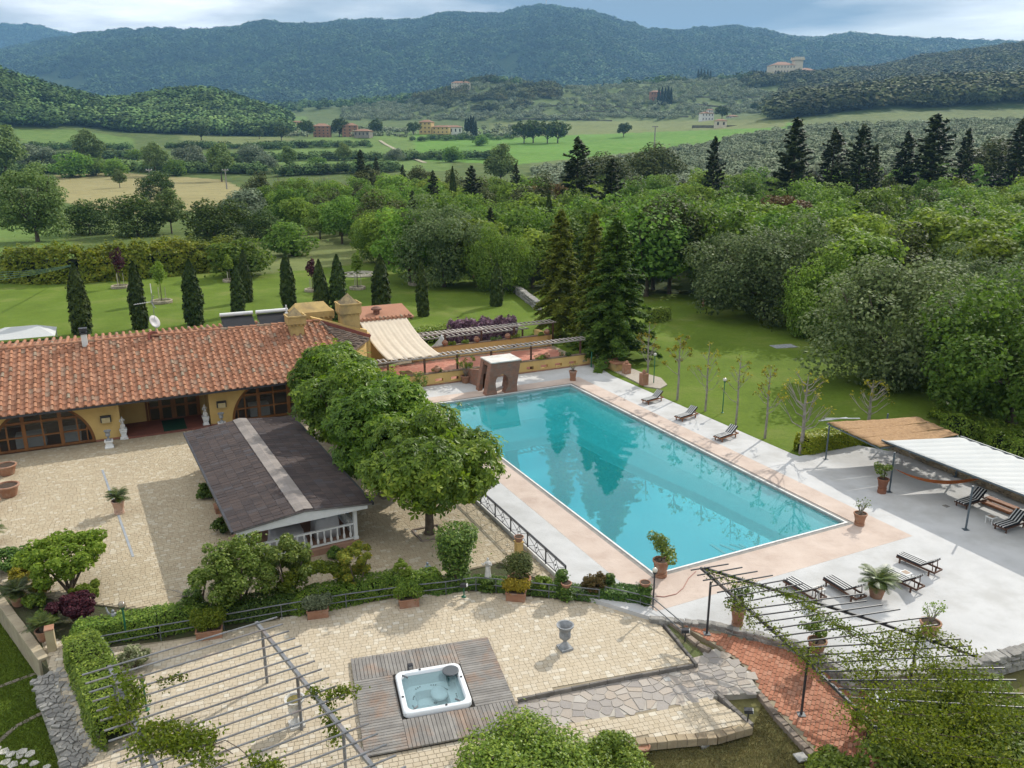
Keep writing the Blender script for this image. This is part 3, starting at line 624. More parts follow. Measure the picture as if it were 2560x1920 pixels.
def stand(proto, px, base_py, top_py, dep, own_h, label, group=None, cat='tree', rz=None, z=None, wide=1.0):
    """put a tree whose top shows in row top_py at distance dep (or on the ground seen at base_py)"""
    if dep is None: q = PG(px, base_py) if z is None else P(px, base_py, z); x, dep = q[0], q[1]; zg = lz(x, dep) if z is None else z
    else: x = (px - 1280) / 2125 * dep; zg = lz(x, dep)
    for _ in range(2): h = ZT((x, dep), 0, top_py) - zg
    s = h / own_h
    if base_py is None or True: pass
    return place(proto, (x, dep, zg), random.uniform(0, 6.28) if rz is None else rz, (s * wide, s * wide, s), label, group, cat)
random.seed(4)
# ---------------------------------------------------------------- the wood beyond the lawn
PR_A = [broad('broadleaf_tree', 101, 9, 4.1, L_DEC, 4600, .46, .10, 30), broad('broadleaf_tree', 102, 9, 4.4, L_DEC2, 4600, .46, .12, 34, cr=(.26, .40)),
        broad('broadleaf_tree', 103, 9, 3.8, L_DEC, 4200, .44, .08, 24, cr=(.34, .5)), broad('broadleaf_tree', 104, 9, 4.2, L_OAK, 4200, .44, .10, 28)]
WOOD = [(600, 452), (650, 535), (735, 590), (880, 622), (930, 662), (1000, 700), (1225, 728), (1420, 715), (1640, 752), (1760, 770), (1900, 760), (2060, 830), (2240, 850), (2330, 930), (2420, 930), (2500, 1000), (2720, 1080), (2760, 700), (2760, 492), (2300, 492), (1900, 490), (1280, 478), (900, 462)]
rng = np.random.RandomState(21); got = []; tries = 0
cand = []
for _ in range(26000):
    d = math.sqrt(rng.uniform(70 ** 2, 330 ** 2)); px = rng.uniform(560, 2740); cand.append((d, px))
grid = {}
for d, px in cand:
    x = (px - 1280) / 2125 * d; gx, gy = proj((x, d, 0.0))
    if not inpoly(gx, gy, WOOD): continue
    sp = 5.4 + d * .012; ok = True
    cx, cy = int(x // 9), int(d // 9)
    for i in (-1, 0, 1):
        for j in (-1, 0, 1):
            for (a, b) in grid.get((cx + i, cy + j), ()):
                if (a - x) ** 2 + (b - d) ** 2 < sp * sp: ok = False
    if ok: grid.setdefault((cx, cy), []).append((x, d)); got.append((x, d))
got.sort(key=lambda p: p[1])
extra = []; LINE = [(905, 'the umbrella pines'), (1027, 'the narrow edge conifer'), (1080, 'the left dark conifer'), (1130, 'the slim tall cypress'), (1178, 'the right dark conifer'), (1290, 'the short left conifer'), (1374, 'the slim column cypress'), (1445, 'the tallest shaggy conifer'), (1532, 'the dense dark conifer'), (1672, 'the round topped pine'), (1788, 'the solitary conifer'), (1905, 'the left grey tree'),
        (1988, 'the split topped conifer'), (2086, 'the second grouped conifer'), (2155, 'the pointed conifer'), (2192, 'the short grouped conifer'), (2268, 'the conifer by the massive one'), (2335, 'the massive conifer'), (2418, 'the leaning conifer'), (2490, 'the wide dark oak'), (2560, 'the right picture edge'), (750, 'the meadow corner'), (650, 'the left end of the wood')]; rank = {}
for i, (x, d) in enumerate(got):
    zg = lz(x, d); pr = PR_A[int(rng.choice(4, p=[.36, .30, .24, .10]))]; s = rng.uniform(.66, 1.14) * (1 if d < 200 else 1.05); gx, gy = proj((x, d, 0))
    if gx < 1300: s *= .92
    if i < 262:
        kind = PR_A.index(pr); mark = min(LINE, key=lambda m_: abs(m_[0] - gx))[1]; rank[mark] = rank.get(mark, -1) + 1
        place(pr, (x, d, zg), rng.uniform(0, 6.28), (s * rng.uniform(.9, 1.2), s * rng.uniform(.9, 1.2), s),
              ('mid green tree', 'yellow green tree', 'rounded leafy tree', 'dull olive oak')[kind] + ', ' + ordw(rank[mark]) + ' back from the lawn toward ' + mark,
              ('mid green trees of the wood', 'yellow green trees of the wood', 'rounded trees of the wood', 'oaks of the wood')[kind], 'tree')
    else: extra.append((x, d, zg, s))
ex = np.array(extra)
if len(ex): scatter('wood_back', ex[:, :3], np.repeat(ex[:, 3:4], 3, 1) * .95, PR_A[1].children[1].data, 'farther leafy trees at the back of the wood', 'woodland')
# ---------------------------------------------------------------- trees one can pick out
CON = [conifer('wild_cypress', 31, 17, 5.4, L_CON, 120, 5600, .85, .25, .15, .06, .5, .8), conifer('wild_cypress', 32, 17, 4.8, L_CON, 110, 5600, .85, .35, .1, .05, .55, .75), conifer('wild_cypress', 33, 16, 3.9, L_CON, 100, 5000, .8, .45, .1, .04, .4, .8)]
for i, (px, top, dep, w, lab) in enumerate([
    (1445, 345, 150, .95, 'tall shaggy dark conifer standing highest above the middle of the wood'), (1532, 398, 138, .8, 'dense dark conifer just right of the tallest shaggy one'),
    (1027, 478, 112, .62, 'narrow dark conifer at the near left edge of the wood'), (1080, 428, 165, .7, 'dark conifer left of the slim cypress in the wood'), (1178, 415, 170, .9, 'dark conifer right of the slim cypress in the wood'),
    (1225, 520, 104, .75, 'dark conifer behind the grey leaved trees near the lawn'), (1290, 408, 195, .6, 'dark conifer left of the tallest shaggy one'), (1788, 342, 168, .62, 'solitary dark conifer between the pine and the group at the right'), (1988, 296, 165, 1.05, 'large dark conifer with split top, leftmost of the right hand group'),
    (2086, 322, 172, .85, 'dark conifer second from the left in the right hand group'), (2155, 312, 175, .85, 'dark pointed conifer third from the left in the right hand group'), (2192, 362, 165, .7, 'short dark conifer fourth from the left in the right hand group'), (2268, 330, 175, .8, 'dark conifer left of the massive one in the right hand group'),
    (2335, 286, 172, 1.1, 'massive dark conifer in the right hand group'), (2418, 322, 190, .8, 'dark conifer leaning beside the round oak at the far right'), (2548, 296, 185, .8, 'dark conifer at the right edge of the picture'),
    (900, 375, 250, .8, 'ragged conifer over the umbrella pines at the left of the wood'), (938, 392, 255, .7, 'smaller ragged conifer beside the umbrella pines'), (1005, 412, 240, .55, 'small dark conifer alone above the left of the wood')]):
    stand(CON[i % 3], px, None, top, dep, (17, 17, 16)[i % 3], lab, 'dark conifers rising from the wood', 'conifer', wide=w * 1.3)
CY = [cypress('cypress', 41, 6, .80, L_CYP, 5200, .30), cypress('cypress', 42, 6, .72, L_CYP, 4600, .30)]
for i, (px, top, dep, lab) in enumerate([(1374, 482, 118, 'slim cypress column in the middle of the wood'), (1130, 418, 172, 'slim tall cypress standing among dark conifers in the wood'), (1436, 552, 112, 'thin cypress tip showing over the firs'), (1598, 565, 105, 'dark cypress half hidden right of the firs')]):
    stand(CY[i % 2], px, None, top, dep, 6, lab, 'slim cypresses in the wood', 'cypress', wide=.55)
PINE = broad('umbrella_pine', 51, 11, 4.6, L_OAK, 5200, .42, .42, 24, .25, (.34, .46))
stand(PINE, 1672, 742, 508, None, 11, 'big round topped pine at the edge of the lawn behind the firs', None, 'pine', z=-.1)
for px, top, dep, lab in ((920, 425, 250, 'left one of two umbrella pines at the back of the wood'), (1045, 422, 245, 'right one of two umbrella pines at the back of the wood'), (1640, 370, 235, 'broad dark pine behind the middle of the wood'), (1515, 392, 225, 'low dark pine left of the broad one behind the wood'), (2490, 358, 210, 'wide dark oak among conifers at the far right')):
    stand(PINE, px, None, top, dep, 11, lab, 'umbrella pines of the wood', 'pine', wide=1.2)
RUSTT = broad('rust_tree', 53, 8, 3.6, L_RUST, 3600, .42, .1, 22)
stand(RUSTT, 1975, None, 470, 140, 8, 'rust brown tree below the large split conifer', None, 'tree'); stand(RUSTT, 1372, None, 440, 165, 8, 'yellow brown tree beside the tallest shaggy conifer', None, 'tree', wide=.8)
BIGG = [broad('grey_leaved_tree', 54, 10, 7.4, L_GREY, 19000, .34, .0, 44, .3, (.24, .36)), broad('grey_leaved_tree', 55, 10, 7.6, L_GREY, 19000, .34, .0, 44, .3, (.24, .36)), broad('spreading_tree', 56, 10, 7.4, L_DEC, 19000, .34, .0, 44, .3, (.24, .36))]
stand(BIGG[0], 1905, 805, 560, None, 10, 'broad grey green tree at the edge of the lawn, left of three', None, 'tree', z=0)
stand(BIGG[1], 2225, 955, 655, None, 10, 'broad silvery tree over the dark path, middle of three at the lawn', None, 'tree', z=0)
stand(BIGG[2], 2530, 1050, 690, None, 10, 'big green tree at the right edge of the lawn', None, 'tree', z=0)
stand(BIGG[0], 1110, 715, 510, None, 10, 'rounded grey leaved tree at the wood edge above the lawn', None, 'tree', z=-.2, wide=.85); stand(BIGG[2], 1255, 735, 560, None, 10, 'leafy tree at the wood edge above the stone wall', None, 'tree', z=-.2, wide=.7)
stand(BIGG[2], 960, 655, 520, None, 10, 'leafy tree at the near left corner of the wood', None, 'tree', z=-.2, wide=.8); stand(BIGG[1], 1800, 770, 590, None, 10, 'dark leafy tree between the round pine and the grey tree', None, 'tree', z=-.1, wide=.6)
stand(BIGG[2], 2060, 850, 640, None, 10, 'leafy tree filling the gap between the two grey trees', None, 'tree', z=0, wide=.8); stand(BIGG[2], 2380, 930, 700, None, 10, 'leafy tree beside the silvery one at the shady lawn', None, 'tree', z=0, wide=.8); stand(BIGG[0], 2700, 980, 640, None, 10, 'silvery tree at the far right picture edge', None, 'tree', z=0)
stand(BIGG[0], 2400, 880, 640, None, 10, 'silvery tree behind the right edge of the lawn', None, 'tree', z=0, wide=.8)
# ---------------------------------------------------------------- trees of the valley floor at the left
L_POP = LEAF('leaf_poplar', [(0.0, (0.079, 0.122, 0.031)), (.6, (0.144, 0.208, 0.057)), (1.0, (0.237, 0.294, 0.108))], .28); L_WIL = LEAF('leaf_willow', [(0.0, (0.102, 0.138, 0.078)), (.6, (0.168, 0.210, 0.126)), (1.0, (0.252, 0.294, 0.192))], .22)
POP = broad('poplar', 61, 12, 4.2, L_POP, 4600, .55, .08, 30, .22, (.28, .42)); WIL = broad('willow', 62, 8, 4.4, L_WIL, 3400, .55, .02, 22, .2, (.34, .5)); DRK = broad('dark_tree', 63, 8, 4.8, L_DARK, 5600, .42, -.12, 28, .2, (.3, .44)); BUSH = broad('round_bush', 64, 5, 3.4, L_DEC, 2400, .5, .0, 16, .12, (.4, .55))
POP2 = broad('poplar', 65, 12, 4.8, L_POP, 12000, .36, -.02, 60, .28, (.24, .36))
stand(POP2, 95, 605, 398, None, 12, 'large loose leaved poplar at the left edge of the meadow', None, 'tree', z=-.3, wide=1.05)
VT = [(DRK, 225, 585, 500, 8, 'dark round tree right of the large poplar'), (DRK, 345, 590, 488, 8, 'dark round tree behind the middle of the laurel hedge'), (DRK, 538, 615, 500, 8, 'dark broad tree behind the right end of the laurel hedge'), (DRK, 655, 600, 525, 8, 'dark bushy tree at the meadow corner right of the hedge'),
      (POP, 430, 585, 462, 12, 'pale green poplar between two dark trees behind the hedge'), (BUSH, 610, 690, 600, 5, 'dark bush at the right end of the laurel hedge'), (DRK, 395, 500, 430, 8, 'lone dark tree in the tan field'), (POP, 20, 455, 300, 12, 'tall poplar at the left edge far down the valley'),
      (WIL, 100, 430, 360, 8, 'grey willow at the left beside the far field'), (POP, 225, 425, 315, 12, 'bright green poplar left of the far hedgerow'), (BUSH, 180, 445, 385, 5, 'leftmost dark bush of the hedgerow'), (BUSH, 235, 440, 395, 5, 'second dark bush of the hedgerow'), (BUSH, 285, 440, 398, 5, 'third dark bush of the hedgerow'),
      (POP, 390, 440, 348, 12, 'wide poplar in the middle of the hedgerow'), (WIL, 475, 425, 362, 8, 'silvery willow right of the wide poplar'), (BUSH, 440, 440, 400, 5, 'dark bush below the silvery willow'), (POP, 555, 455, 350, 12, 'tall grey green poplar at the end of the tan field'), (WIL, 630, 420, 358, 8, 'silvery willow behind the grey green poplar'),
      (POP, 725, 430, 360, 12, 'poplar right of the silvery willow'), (WIL, 665, 430, 385, 8, 'low willow between two poplars'), (POP, 860, 410, 352, 12, 'thin poplar in the green field'), (WIL, 990, 405, 370, 8, 'pale willow beside the dirt track'), (BUSH, 1130, 405, 368, 5, 'dark bush at the right of the dirt track'), (POP, 1252, 470, 350, 12, 'large pale poplar above the left part of the wood'),
      (BUSH, 1200, 365, 340, 5, 'dark bush by the farm cypresses'), (WIL, 40, 560, 490, 8, 'willow bush behind the large poplar'), (POP, 300, 470, 418, 12, 'low poplar behind the lone dark tree'), (BUSH, 60, 470, 430, 5, 'bushy tree at the far left of the tan field'), (BUSH, 335, 400, 375, 5, 'small bush between poplars of the hedgerow'), (BUSH, 520, 415, 385, 5, 'small bush behind the hedgerow'),
      (BUSH, 790, 425, 395, 5, 'green bush at the lower field edge'), (BUSH, 900, 420, 398, 5, 'bush in the middle of the lower field edge'), (BUSH, 730, 640, 560, 5, 'thick bush between the meadow and the wood'), (WIL, 620, 560, 470, 8, 'pale bushy tree at the left end of the wood')]
for pr, px, bp, tp, oh, lab in VT: stand(pr, px, bp, tp, None, oh, lab, 'trees of the valley floor', 'tree', z=-.3 if bp > 470 else None, wide=1.25 if pr is not POP else 1.0)
FT = broad('field_tree', 66, 9, 5, L_DARK, 1500, .9, .12, 18, .3)
for px, bp, tp, dep, lab in ((1310, 335, 305, 760, 'leftmost dark tree on the bright green field'), (1333, 333, 300, 765, 'second dark tree on the bright green field'), (1368, 335, 305, 760, 'third dark tree on the bright green field'), (1394, 333, 303, 765, 'rightmost of the four dark trees on the green field'), (1558, 322, 307, 820, 'lone small dark tree at the top of the green field'), (505, 352, 310, 780, 'single round tree before the low wooded hill'), (650, 345, 318, 800, 'tree right of the single round one below the hill'), (705, 345, 315, 760, 'tree in the field left of the scaffolded house'),
        (1800, 300, 265, 1015, 'dark tree beside the small white farmhouse'), (1880, 275, 255, 1200, 'tree alone on the terraces below the castle'), (770, 335, 300, 830, 'pale tree left of the scaffolded house'), (850, 330, 295, 860, 'tree right of the scaffolded house'), (940, 325, 298, 880, 'pale tree left of the yellow tower house'), (1035, 325, 305, 880, 'tree beside the yellow tower house')):
    stand(FT, px, None, tp, dep, 9, lab, 'lone trees on the far fields', 'tree')
FCY = cypress('cypress', 44, 12, 1.5, M_FC, 420, 1.3)
pts = spread(np.random.RandomState(77), 900, (1850, 2110), (1420, 1560), lambda px, py, d, x: (np.abs(px - 1975) < 125) & (d < 1478 + 60 * (fbm(x / 20, d / 20) > .55)))
scatter('castle_wood', pts[:150], rsc(np.random.RandomState(78), min(150, len(pts)), 9, 16, 1.1), blob('castle_crown', np.random.RandomState(79), 160, M_FB), 'oaks crowding round the foot of the castle', 'woodland')
def cyp_row(pxs, tops, dep, lab, grp):
    for i, (px, t) in enumerate(zip(pxs, tops)): stand(FCY, px, None, t, dep, 12, (ordw(i) + ' from the left: ' if len(pxs) > 1 else '') + lab, grp, 'cypress', wide=.85)
cyp_row([1312, 1324, 1337, 1352, 1362, 1372, 1380, 1388, 1396, 1404, 1412], [216, 212, 214, 215, 212, 210, 212, 211, 214, 216, 222], 1500, 'cypress of the dark row on the far ridge', 'cypress row on the far ridge')
cyp_row([1434, 1446, 1456, 1466, 1474], [228, 226, 228, 230, 234], 1480, 'short far cypress right of the dark ridge row', 'short cypresses right of the ridge row')
cyp_row([1505], [202], 1600, 'single tall cypress on the far ridge', None)
cyp_row([1641, 1649, 1657, 1664, 1671], [222, 218, 220, 217, 220], 1330, 'cypress of the dark block beside the rust red house', 'cypresses by the rust red house')
cyp_row([1735, 1742, 1750, 1758, 1765], [174, 172, 175, 174, 176], 1620, 'cypress of the clump left of the castle', 'cypress clump on the ridge')
cyp_row([1858, 1868, 1876, 1886, 1894, 1902, 1965, 1972, 2030], [188, 178, 174, 182, 178, 186, 190, 184, 186], 1480, 'cypress round the foot of the cream castle', 'cypresses at the castle')
cyp_row([1165, 1172, 1178, 1184, 1190], [298, 296, 290, 292, 302], 890, 'cypress of the dark clump by the white farm building', 'cypresses at the white farm')
cyp_row([2015, 2024, 2034, 2046, 2060, 2075, 2090, 2106, 2122, 2140, 2158, 2176], [268, 262, 260, 262, 258, 258, 256, 255, 254, 250, 248, 246], 1000, 'cypress of the dark row before the oak hill', 'cypress row below the oak hill')
cyp_row([1938, 1944, 1950], [278, 276, 280], 1050, 'small cypress right of the white farmhouse', 'small cypresses right of the white farmhouse')
# ================================================================ POOL, DECKS, TERRACES
Z_C, Z_T, Z_P = -.12, -.16, -.28            # courtyard, lower terrace, crazy-paved path
TL = TH - R(10.7)
M_DECK = M('white_concrete', (.51, .51, .505), (.435, .435, .43), .7, .85, .15, 9, c3=(.36, .345, .315), s3=.35, f3=.32)
M_COP = M('pink_coping', (.54, .445, .38), (.47, .375, .315), .9, .85, .2, 7, c3=(.36, .27, .22), s3=.6, f3=.45)
M_RIM = M('rim_white', (.72, .71, .68), (.58, .57, .55), 3, .7)
M_GUT = M('gutter_grey', (.26, .25, .23), (.18, .17, .16), 4, .8)
M_POOLW = M('pool_plaster', (.64, .80, .80), (.58, .75, .76), .5, .6)
TUBC = sum(P(a, b, Z_T + .1) for a, b in ((870, 1652), (1208, 1600), (1300, 1800), (945, 1890))) / 4
def tub_sq(h): return [(TUBC[0] + h * (a * math.cos(TL) - b * math.sin(TL)), TUBC[1] + h * (a * math.sin(TL) + b * math.cos(TL))) for a, b in ((-1, -1), (1, -1), (1, 1), (-1, 1))]
def pgn(pts, z): return [tuple(P(a, b, z)[:2]) for a, b in pts]
def uvp(pts): return [tuple(W(a, b)[:2]) for a, b in pts]
PU, PV = 24.8, 10.5
c = lambda a, b, x, y: uvp([(a, b), (x, b), (x, y), (a, y)])
def ring(name, o, i, z0, z1, mat, label=None):
    ob = MB().prism(c(*o), z0, z1, [c(*i)]).build(name, mat); return tag(ob, label, None, None, 'structure')
DECK_NEAR = [W(27.4, -1.95)] + [P(a, b, 0) for a, b in ((1782, 1558), (1850, 1573), (1985, 1603), (2060, 1640), (2130, 1690), (2300, 1678), (2480, 1642), (2600, 1610))]
deck_edge = uvp([(-4.1, -3.4), (18.6, -3.55), (24.9, -3.5), (27.4, -1.95)]) + pgn([(1782, 1558), (1850, 1573), (1985, 1603), (2060, 1640), (2130, 1690), (2300, 1678), (2480, 1642), (2600, 1610)], 0) + uvp([(36, 22), (24, 20.2), (19.6, 20.0), (17.9, 19.0), (17.75, 14.75), (17.3, 14.65), (-.6, 14.5), (-4.1, 15.0)])
tag(MB().prism(deck_edge, -1.9, 0, [c(-1.5, -1.62, 27.1, 12.05)]).build('pool_deck', M_DECK), 'white concrete deck round the swimming pool', None, None, 'structure')
ring('coping', (-1.5, -1.62, 27.1, 12.05), (-.3, -.3, PU + .3, PV + .3), -.6, .004, M_COP, 'pinkish stone coping round the pool')
ring('gutter', (-.3, -.3, PU + .3, PV + .3), (-.09, -.09, PU + .09, PV + .09), -.6, -.02, M_GUT, 'grey overflow gutter round the pool')
ring('pool_rim', (-.09, -.09, PU + .09, PV + .09), (0, 0, PU, PV), -.6, .008, M_RIM, 'white rim of the pool')
m = MB(); dz = (-2.1, -1.9, -1.35)
vs = [W(0, 0, -.05), W(0, PV, -.05), W(PU, PV, -.05), W(PU, 0, -.05), W(0, 0, dz[0]), W(0, PV, dz[0]), W(PU, PV, dz[2]), W(PU, 0, dz[2]), W(9, 0, dz[1]), W(9, PV, dz[1]), W(16, 0, -1.6), W(16, PV, -1.6)]
m.add(vs, [(0, 4, 5, 1), (2, 6, 7, 3), (1, 5, 9, 11, 6, 2), (3, 7, 10, 8, 4, 0), (4, 8, 9, 5), (8, 10, 11, 9), (10, 7, 6, 11)]); m.f = [f[::-1] for f in m.f]
basin = tag(m.build('pool_basin', M_POOLW), 'turquoise plastered basin of the pool', None, None, 'structure')
# stair in the near wall
st = empty('pool_steps', site(PU, 4.0, -.35), TH, 'white underwater steps at the near end of the pool', 'steps')
for i in range(4): MB().bbox(-.35 * (i + 1), 0 - .01, -1.5, 1.5, -.95 + .1 * 0, -.12 - .22 * i, .02).build('step', M('step_white', (.70, .74, .72), None, 1, .7), st)
# handrails seen under the water
for k, py_ in enumerate((1388, 1383, 1379, 1376)):
    p = P((1778, 1802, 1826, 1850)[k], (1362, 1362, 1361, 1361)[k], -.5); q = P((1812, 1838, 1858, 1861)[k], (1384, 1377, 1371, 1368)[k], -.25)
    tag(MB().beam(p, q, .12, .05).build('pool_grab_bar', M('bar_grey', (.12, .22, .24), None, 3, .5)), ('leftmost', 'second from left', 'third from left', 'rightmost')[k] + ' dark bar under water at the pool steps', 'bar', 'dark bars at the pool steps')
def water_material(name, tint, body, f=.5, rough=.015):
    m, nt, b = principled(name); L = nt.links; nt.nodes.remove(b)
    tr = node(nt, 'ShaderNodeBsdfTransparent', i={0: (*tint, 1)}); df = node(nt, 'ShaderNodeBsdfDiffuse', i={0: (*body, 1)}); gl = node(nt, 'ShaderNodeBsdfGlossy', i={'Roughness': rough}); fr = node(nt, 'ShaderNodeFresnel', i={'IOR': 1.33})
    m1 = node(nt, 'ShaderNodeMixShader', i={0: f}); m2 = node(nt, 'ShaderNodeMixShader')
    L.new(tr.outputs[0], m1.inputs[1]); L.new(df.outputs[0], m1.inputs[2]); L.new(fr.outputs[0], m2.inputs[0]); L.new(m1.outputs[0], m2.inputs[1]); L.new(gl.outputs[0], m2.inputs[2])
    g = node(nt, 'ShaderNodeNewGeometry'); n = node(nt, 'ShaderNodeTexNoise', i={'Scale': 1.6, 'Detail': 3.0}); L.new(g.outputs['Position'], n.inputs[0])
    bp = node(nt, 'ShaderNodeBump', i={'Strength': .035, 'Distance': .05}); L.new(n.outputs[0], bp.inputs['Height'])
    for s in (gl, fr): L.new(bp.outputs[0], s.inputs['Normal'])
    L.new(m2.outputs[0], nt.nodes['Material Output'].inputs[0]); return m
def pool_water_material():
    """mirror-like surface on top, clear turquoise body that absorbs red with depth"""
    m, nt, b = principled('pool_water'); L = nt.links; nt.nodes.remove(b)
    tr = node(nt, 'ShaderNodeBsdfTransparent'); gl = node(nt, 'ShaderNodeBsdfGlossy', i={'Roughness': .012}); fr = node(nt, 'ShaderNodeFresnel', i={'IOR': 2.3}); df = node(nt, 'ShaderNodeBsdfDiffuse', i={0: (.03, .44, .48, 1)})
    g = node(nt, 'ShaderNodeNewGeometry'); sx = node(nt, 'ShaderNodeSeparateXYZ'); L.new(g.outputs['True Normal'], sx.inputs[0]); top = mth(nt, 'GREATER_THAN', sx.outputs[2], .5)
    n = node(nt, 'ShaderNodeTexNoise', i={'Scale': 1.3, 'Detail': 3.0}); L.new(g.outputs['Position'], n.inputs[0]); bp = node(nt, 'ShaderNodeBump', i={'Strength': .05, 'Distance': .05}); L.new(n.outputs[0], bp.inputs['Height'])
    for s in (gl, fr): L.new(bp.outputs[0], s.inputs['Normal'])
    m1 = node(nt, 'ShaderNodeMixShader'); L.new(mth(nt, 'MULTIPLY', top, .40), m1.inputs[0]); L.new(tr.outputs[0], m1.inputs[1]); L.new(df.outputs[0], m1.inputs[2])
    m2 = node(nt, 'ShaderNodeMixShader'); L.new(mth(nt, 'MULTIPLY', fr.outputs[0], top), m2.inputs[0]); L.new(m1.outputs[0], m2.inputs[1]); L.new(gl.outputs[0], m2.inputs[2])
    va = node(nt, 'ShaderNodeVolumeAbsorption', i={'Color': (.0, .90, .93, 1), 'Density': .24})
    L.new(m2.outputs[0], nt.nodes['Material Output'].inputs['Surface']); L.new(va.outputs[0], nt.nodes['Material Output'].inputs['Volume']); return m
e_ = .012; wz = -.14
vs = [W(e_, e_, wz), W(e_, PV - e_, wz), W(PU - e_, PV - e_, wz), W(PU - e_, e_, wz), W(e_, e_, dz[0] + e_), W(e_, PV - e_, dz[0] + e_), W(PU - e_, PV - e_, dz[2] + e_), W(PU - e_, e_, dz[2] + e_), W(9, e_, dz[1] + e_), W(9, PV - e_, dz[1] + e_), W(16, e_, -1.6 + e_), W(16, PV - e_, -1.6 + e_)]
m = MB().add(vs, [(0, 1, 2, 3), (0, 4, 5, 1), (2, 6, 7, 3), (1, 5, 9, 11, 6, 2), (3, 7, 10, 8, 4, 0), (4, 8, 9, 5), (8, 10, 11, 9), (10, 7, 6, 11)])
bm = bmesh.new(); me = m.mesh('pool_water', pool_water_material()); bm.from_mesh(me); bmesh.ops.recalc_face_normals(bm, faces=bm.faces); bm.to_mesh(me); bm.free()
tag(link('pool_water', me), 'calm turquoise water of the swimming pool', None, None, 'structure')
# ---------------------------------------------------------------- pieces of paving
PAVC = [(0.0, (.34, .275, .185)), (.3, (.42, .35, .24)), (.6, (.385, .32, .22)), (.85, (.45, .39, .28)), (1.0, (.52, .47, .37))]
PAVC2 = [(0.0, (.42, .35, .25)), (.35, (.50, .425, .315)), (.7, (.46, .39, .29)), (.88, (.55, .49, .39)), (1.0, (.62, .58, .49))]
M_PAV = M('courtyard_paver', (.40, .33, .225), (.36, .295, .20), .5, .9, .15, 14, rnd=.62, rcols=PAVC, c3=(.30, .26, .19), s3=.25, f3=.35)
M_PAV2 = M('terrace_paver', (.47, .40, .295), (.42, .355, .26), .6, .9, .15, 14, rnd=.62, rcols=PAVC2, c3=(.38, .34, .27), s3=.3, f3=.3)
M_BED = M('paver_joint', (.30, .255, .18), (.24, .20, .14), 2, .95)
BRC = [(0.0, (.30, .12, .07)), (.4, (.40, .17, .10)), (.8, (.46, .22, .14)), (1.0, (.48, .27, .19))]
M_BRK = M('red_brick', (.40, .17, .10), (.33, .13, .08), 1.2, .9, .2, 12, rnd=.6, rcols=BRC, c3=(.20, .15, .11), s3=.55, f3=.6)
def paving(parent, poly, zf, ang, mat, rowh, lens, joint, nsep, name='paver', seed=1, th=.03, skip=None):
    """rows of pavers inside a polygon; the nsep nearest become parts, the rest one joined part"""
    rng = random.Random(seed); ca, sa = math.cos(ang), math.sin(ang)
    loc = [(x * ca + y * sa, -x * sa + y * ca) for x, y in poly]
    a0, a1, b0, b1 = min(p[0] for p in loc), max(p[0] for p in loc), min(p[1] for p in loc), max(p[1] for p in loc)
    out = []; a = a0
    while a < a1:
        b = b0 - rng.random() * max(lens)
        while b < b1:
            l = rng.choice(lens); ca_, cb = a + rowh / 2, b + l / 2
            if all(inpoly(ca_ + s * rowh * .38, cb + t * l * .38, loc) for s in (-1, 1) for t in (-1, 1)) and not (skip and inpoly(ca_ * ca - cb * sa, ca_ * sa + cb * ca, skip)):
                out.append((ca_ * ca - cb * sa, ca_ * sa + cb * ca, l))
            b += l
        a += rowh
    out.sort(key=lambda p: p[0] ** 2 + (p[1] - 2) ** 2)
    vis = [p for p in out if -20 < proj((p[0], p[1], zf(p[0], p[1])))[0] < 2580 and proj((p[0], p[1], zf(p[0], p[1])))[1] < 1925]
    sepset = set(vis[:nsep]); meshes = {}
    j = joint / 2; V = []; F = []
    for (x, y, l) in out:
        z = zf(x, y) + rng.uniform(-.003, .003)
        if (x, y, l) in sepset:
            if l not in meshes:
                k = MB().bbox(-rowh / 2 + j, rowh / 2 - j, -l / 2 + j, l / 2 - j, -th, 0, .008); meshes[l] = k.mesh(name, mat)
            link(name, meshes[l], parent, (x, y, z), ang)
        else:
            n = len(V)
            for s, t, dz in ((-1, -1, 0), (1, -1, 0), (1, 1, 0), (-1, 1, 0), (-1, -1, -th), (1, -1, -th), (1, 1, -th), (-1, 1, -th)):
                p_, q_ = s * (rowh / 2 - j), t * (l / 2 - j); V.append((x + p_ * ca - q_ * sa, y + p_ * sa + q_ * ca, z + dz))
            F += [(n, n + 1, n + 2, n + 3), (n, n + 4, n + 5, n + 1), (n + 1, n + 5, n + 6, n + 2), (n + 2, n + 6, n + 7, n + 3), (n + 3, n + 7, n + 4, n)]
    if V: tag(link(name + '_field', flat_mesh(name + '_field', np.array(V), np.array(F), mat), parent), None, None, None, 'stuff')
# courtyard
cy_edge = uvp([(-2.3, -36), (16.0, -36)]) + pgn([(-60, 1440), (60, 1478), (150, 1500), (330, 1520), (480, 1520), (700, 1500), (900, 1470), (1100, 1440), (1250, 1405), (1330, 1440), (1395, 1455)], Z_C) + uvp([(24.6, -3.62), (18.6, -3.66), (-4.0, -3.5), (-4.0, -5.0), (-2.3, -5.0)])
court = tag(MB().prism(cy_edge, -1.7, Z_C - .022).build('courtyard', M_BED), 'beige stone paved courtyard before the farmhouse', None, None, 'structure')
paving(court, cy_edge, lambda x, y: Z_C, TH, M_PAV, .185, (.16, .2, .26), .012, 0, 'paver', 3)
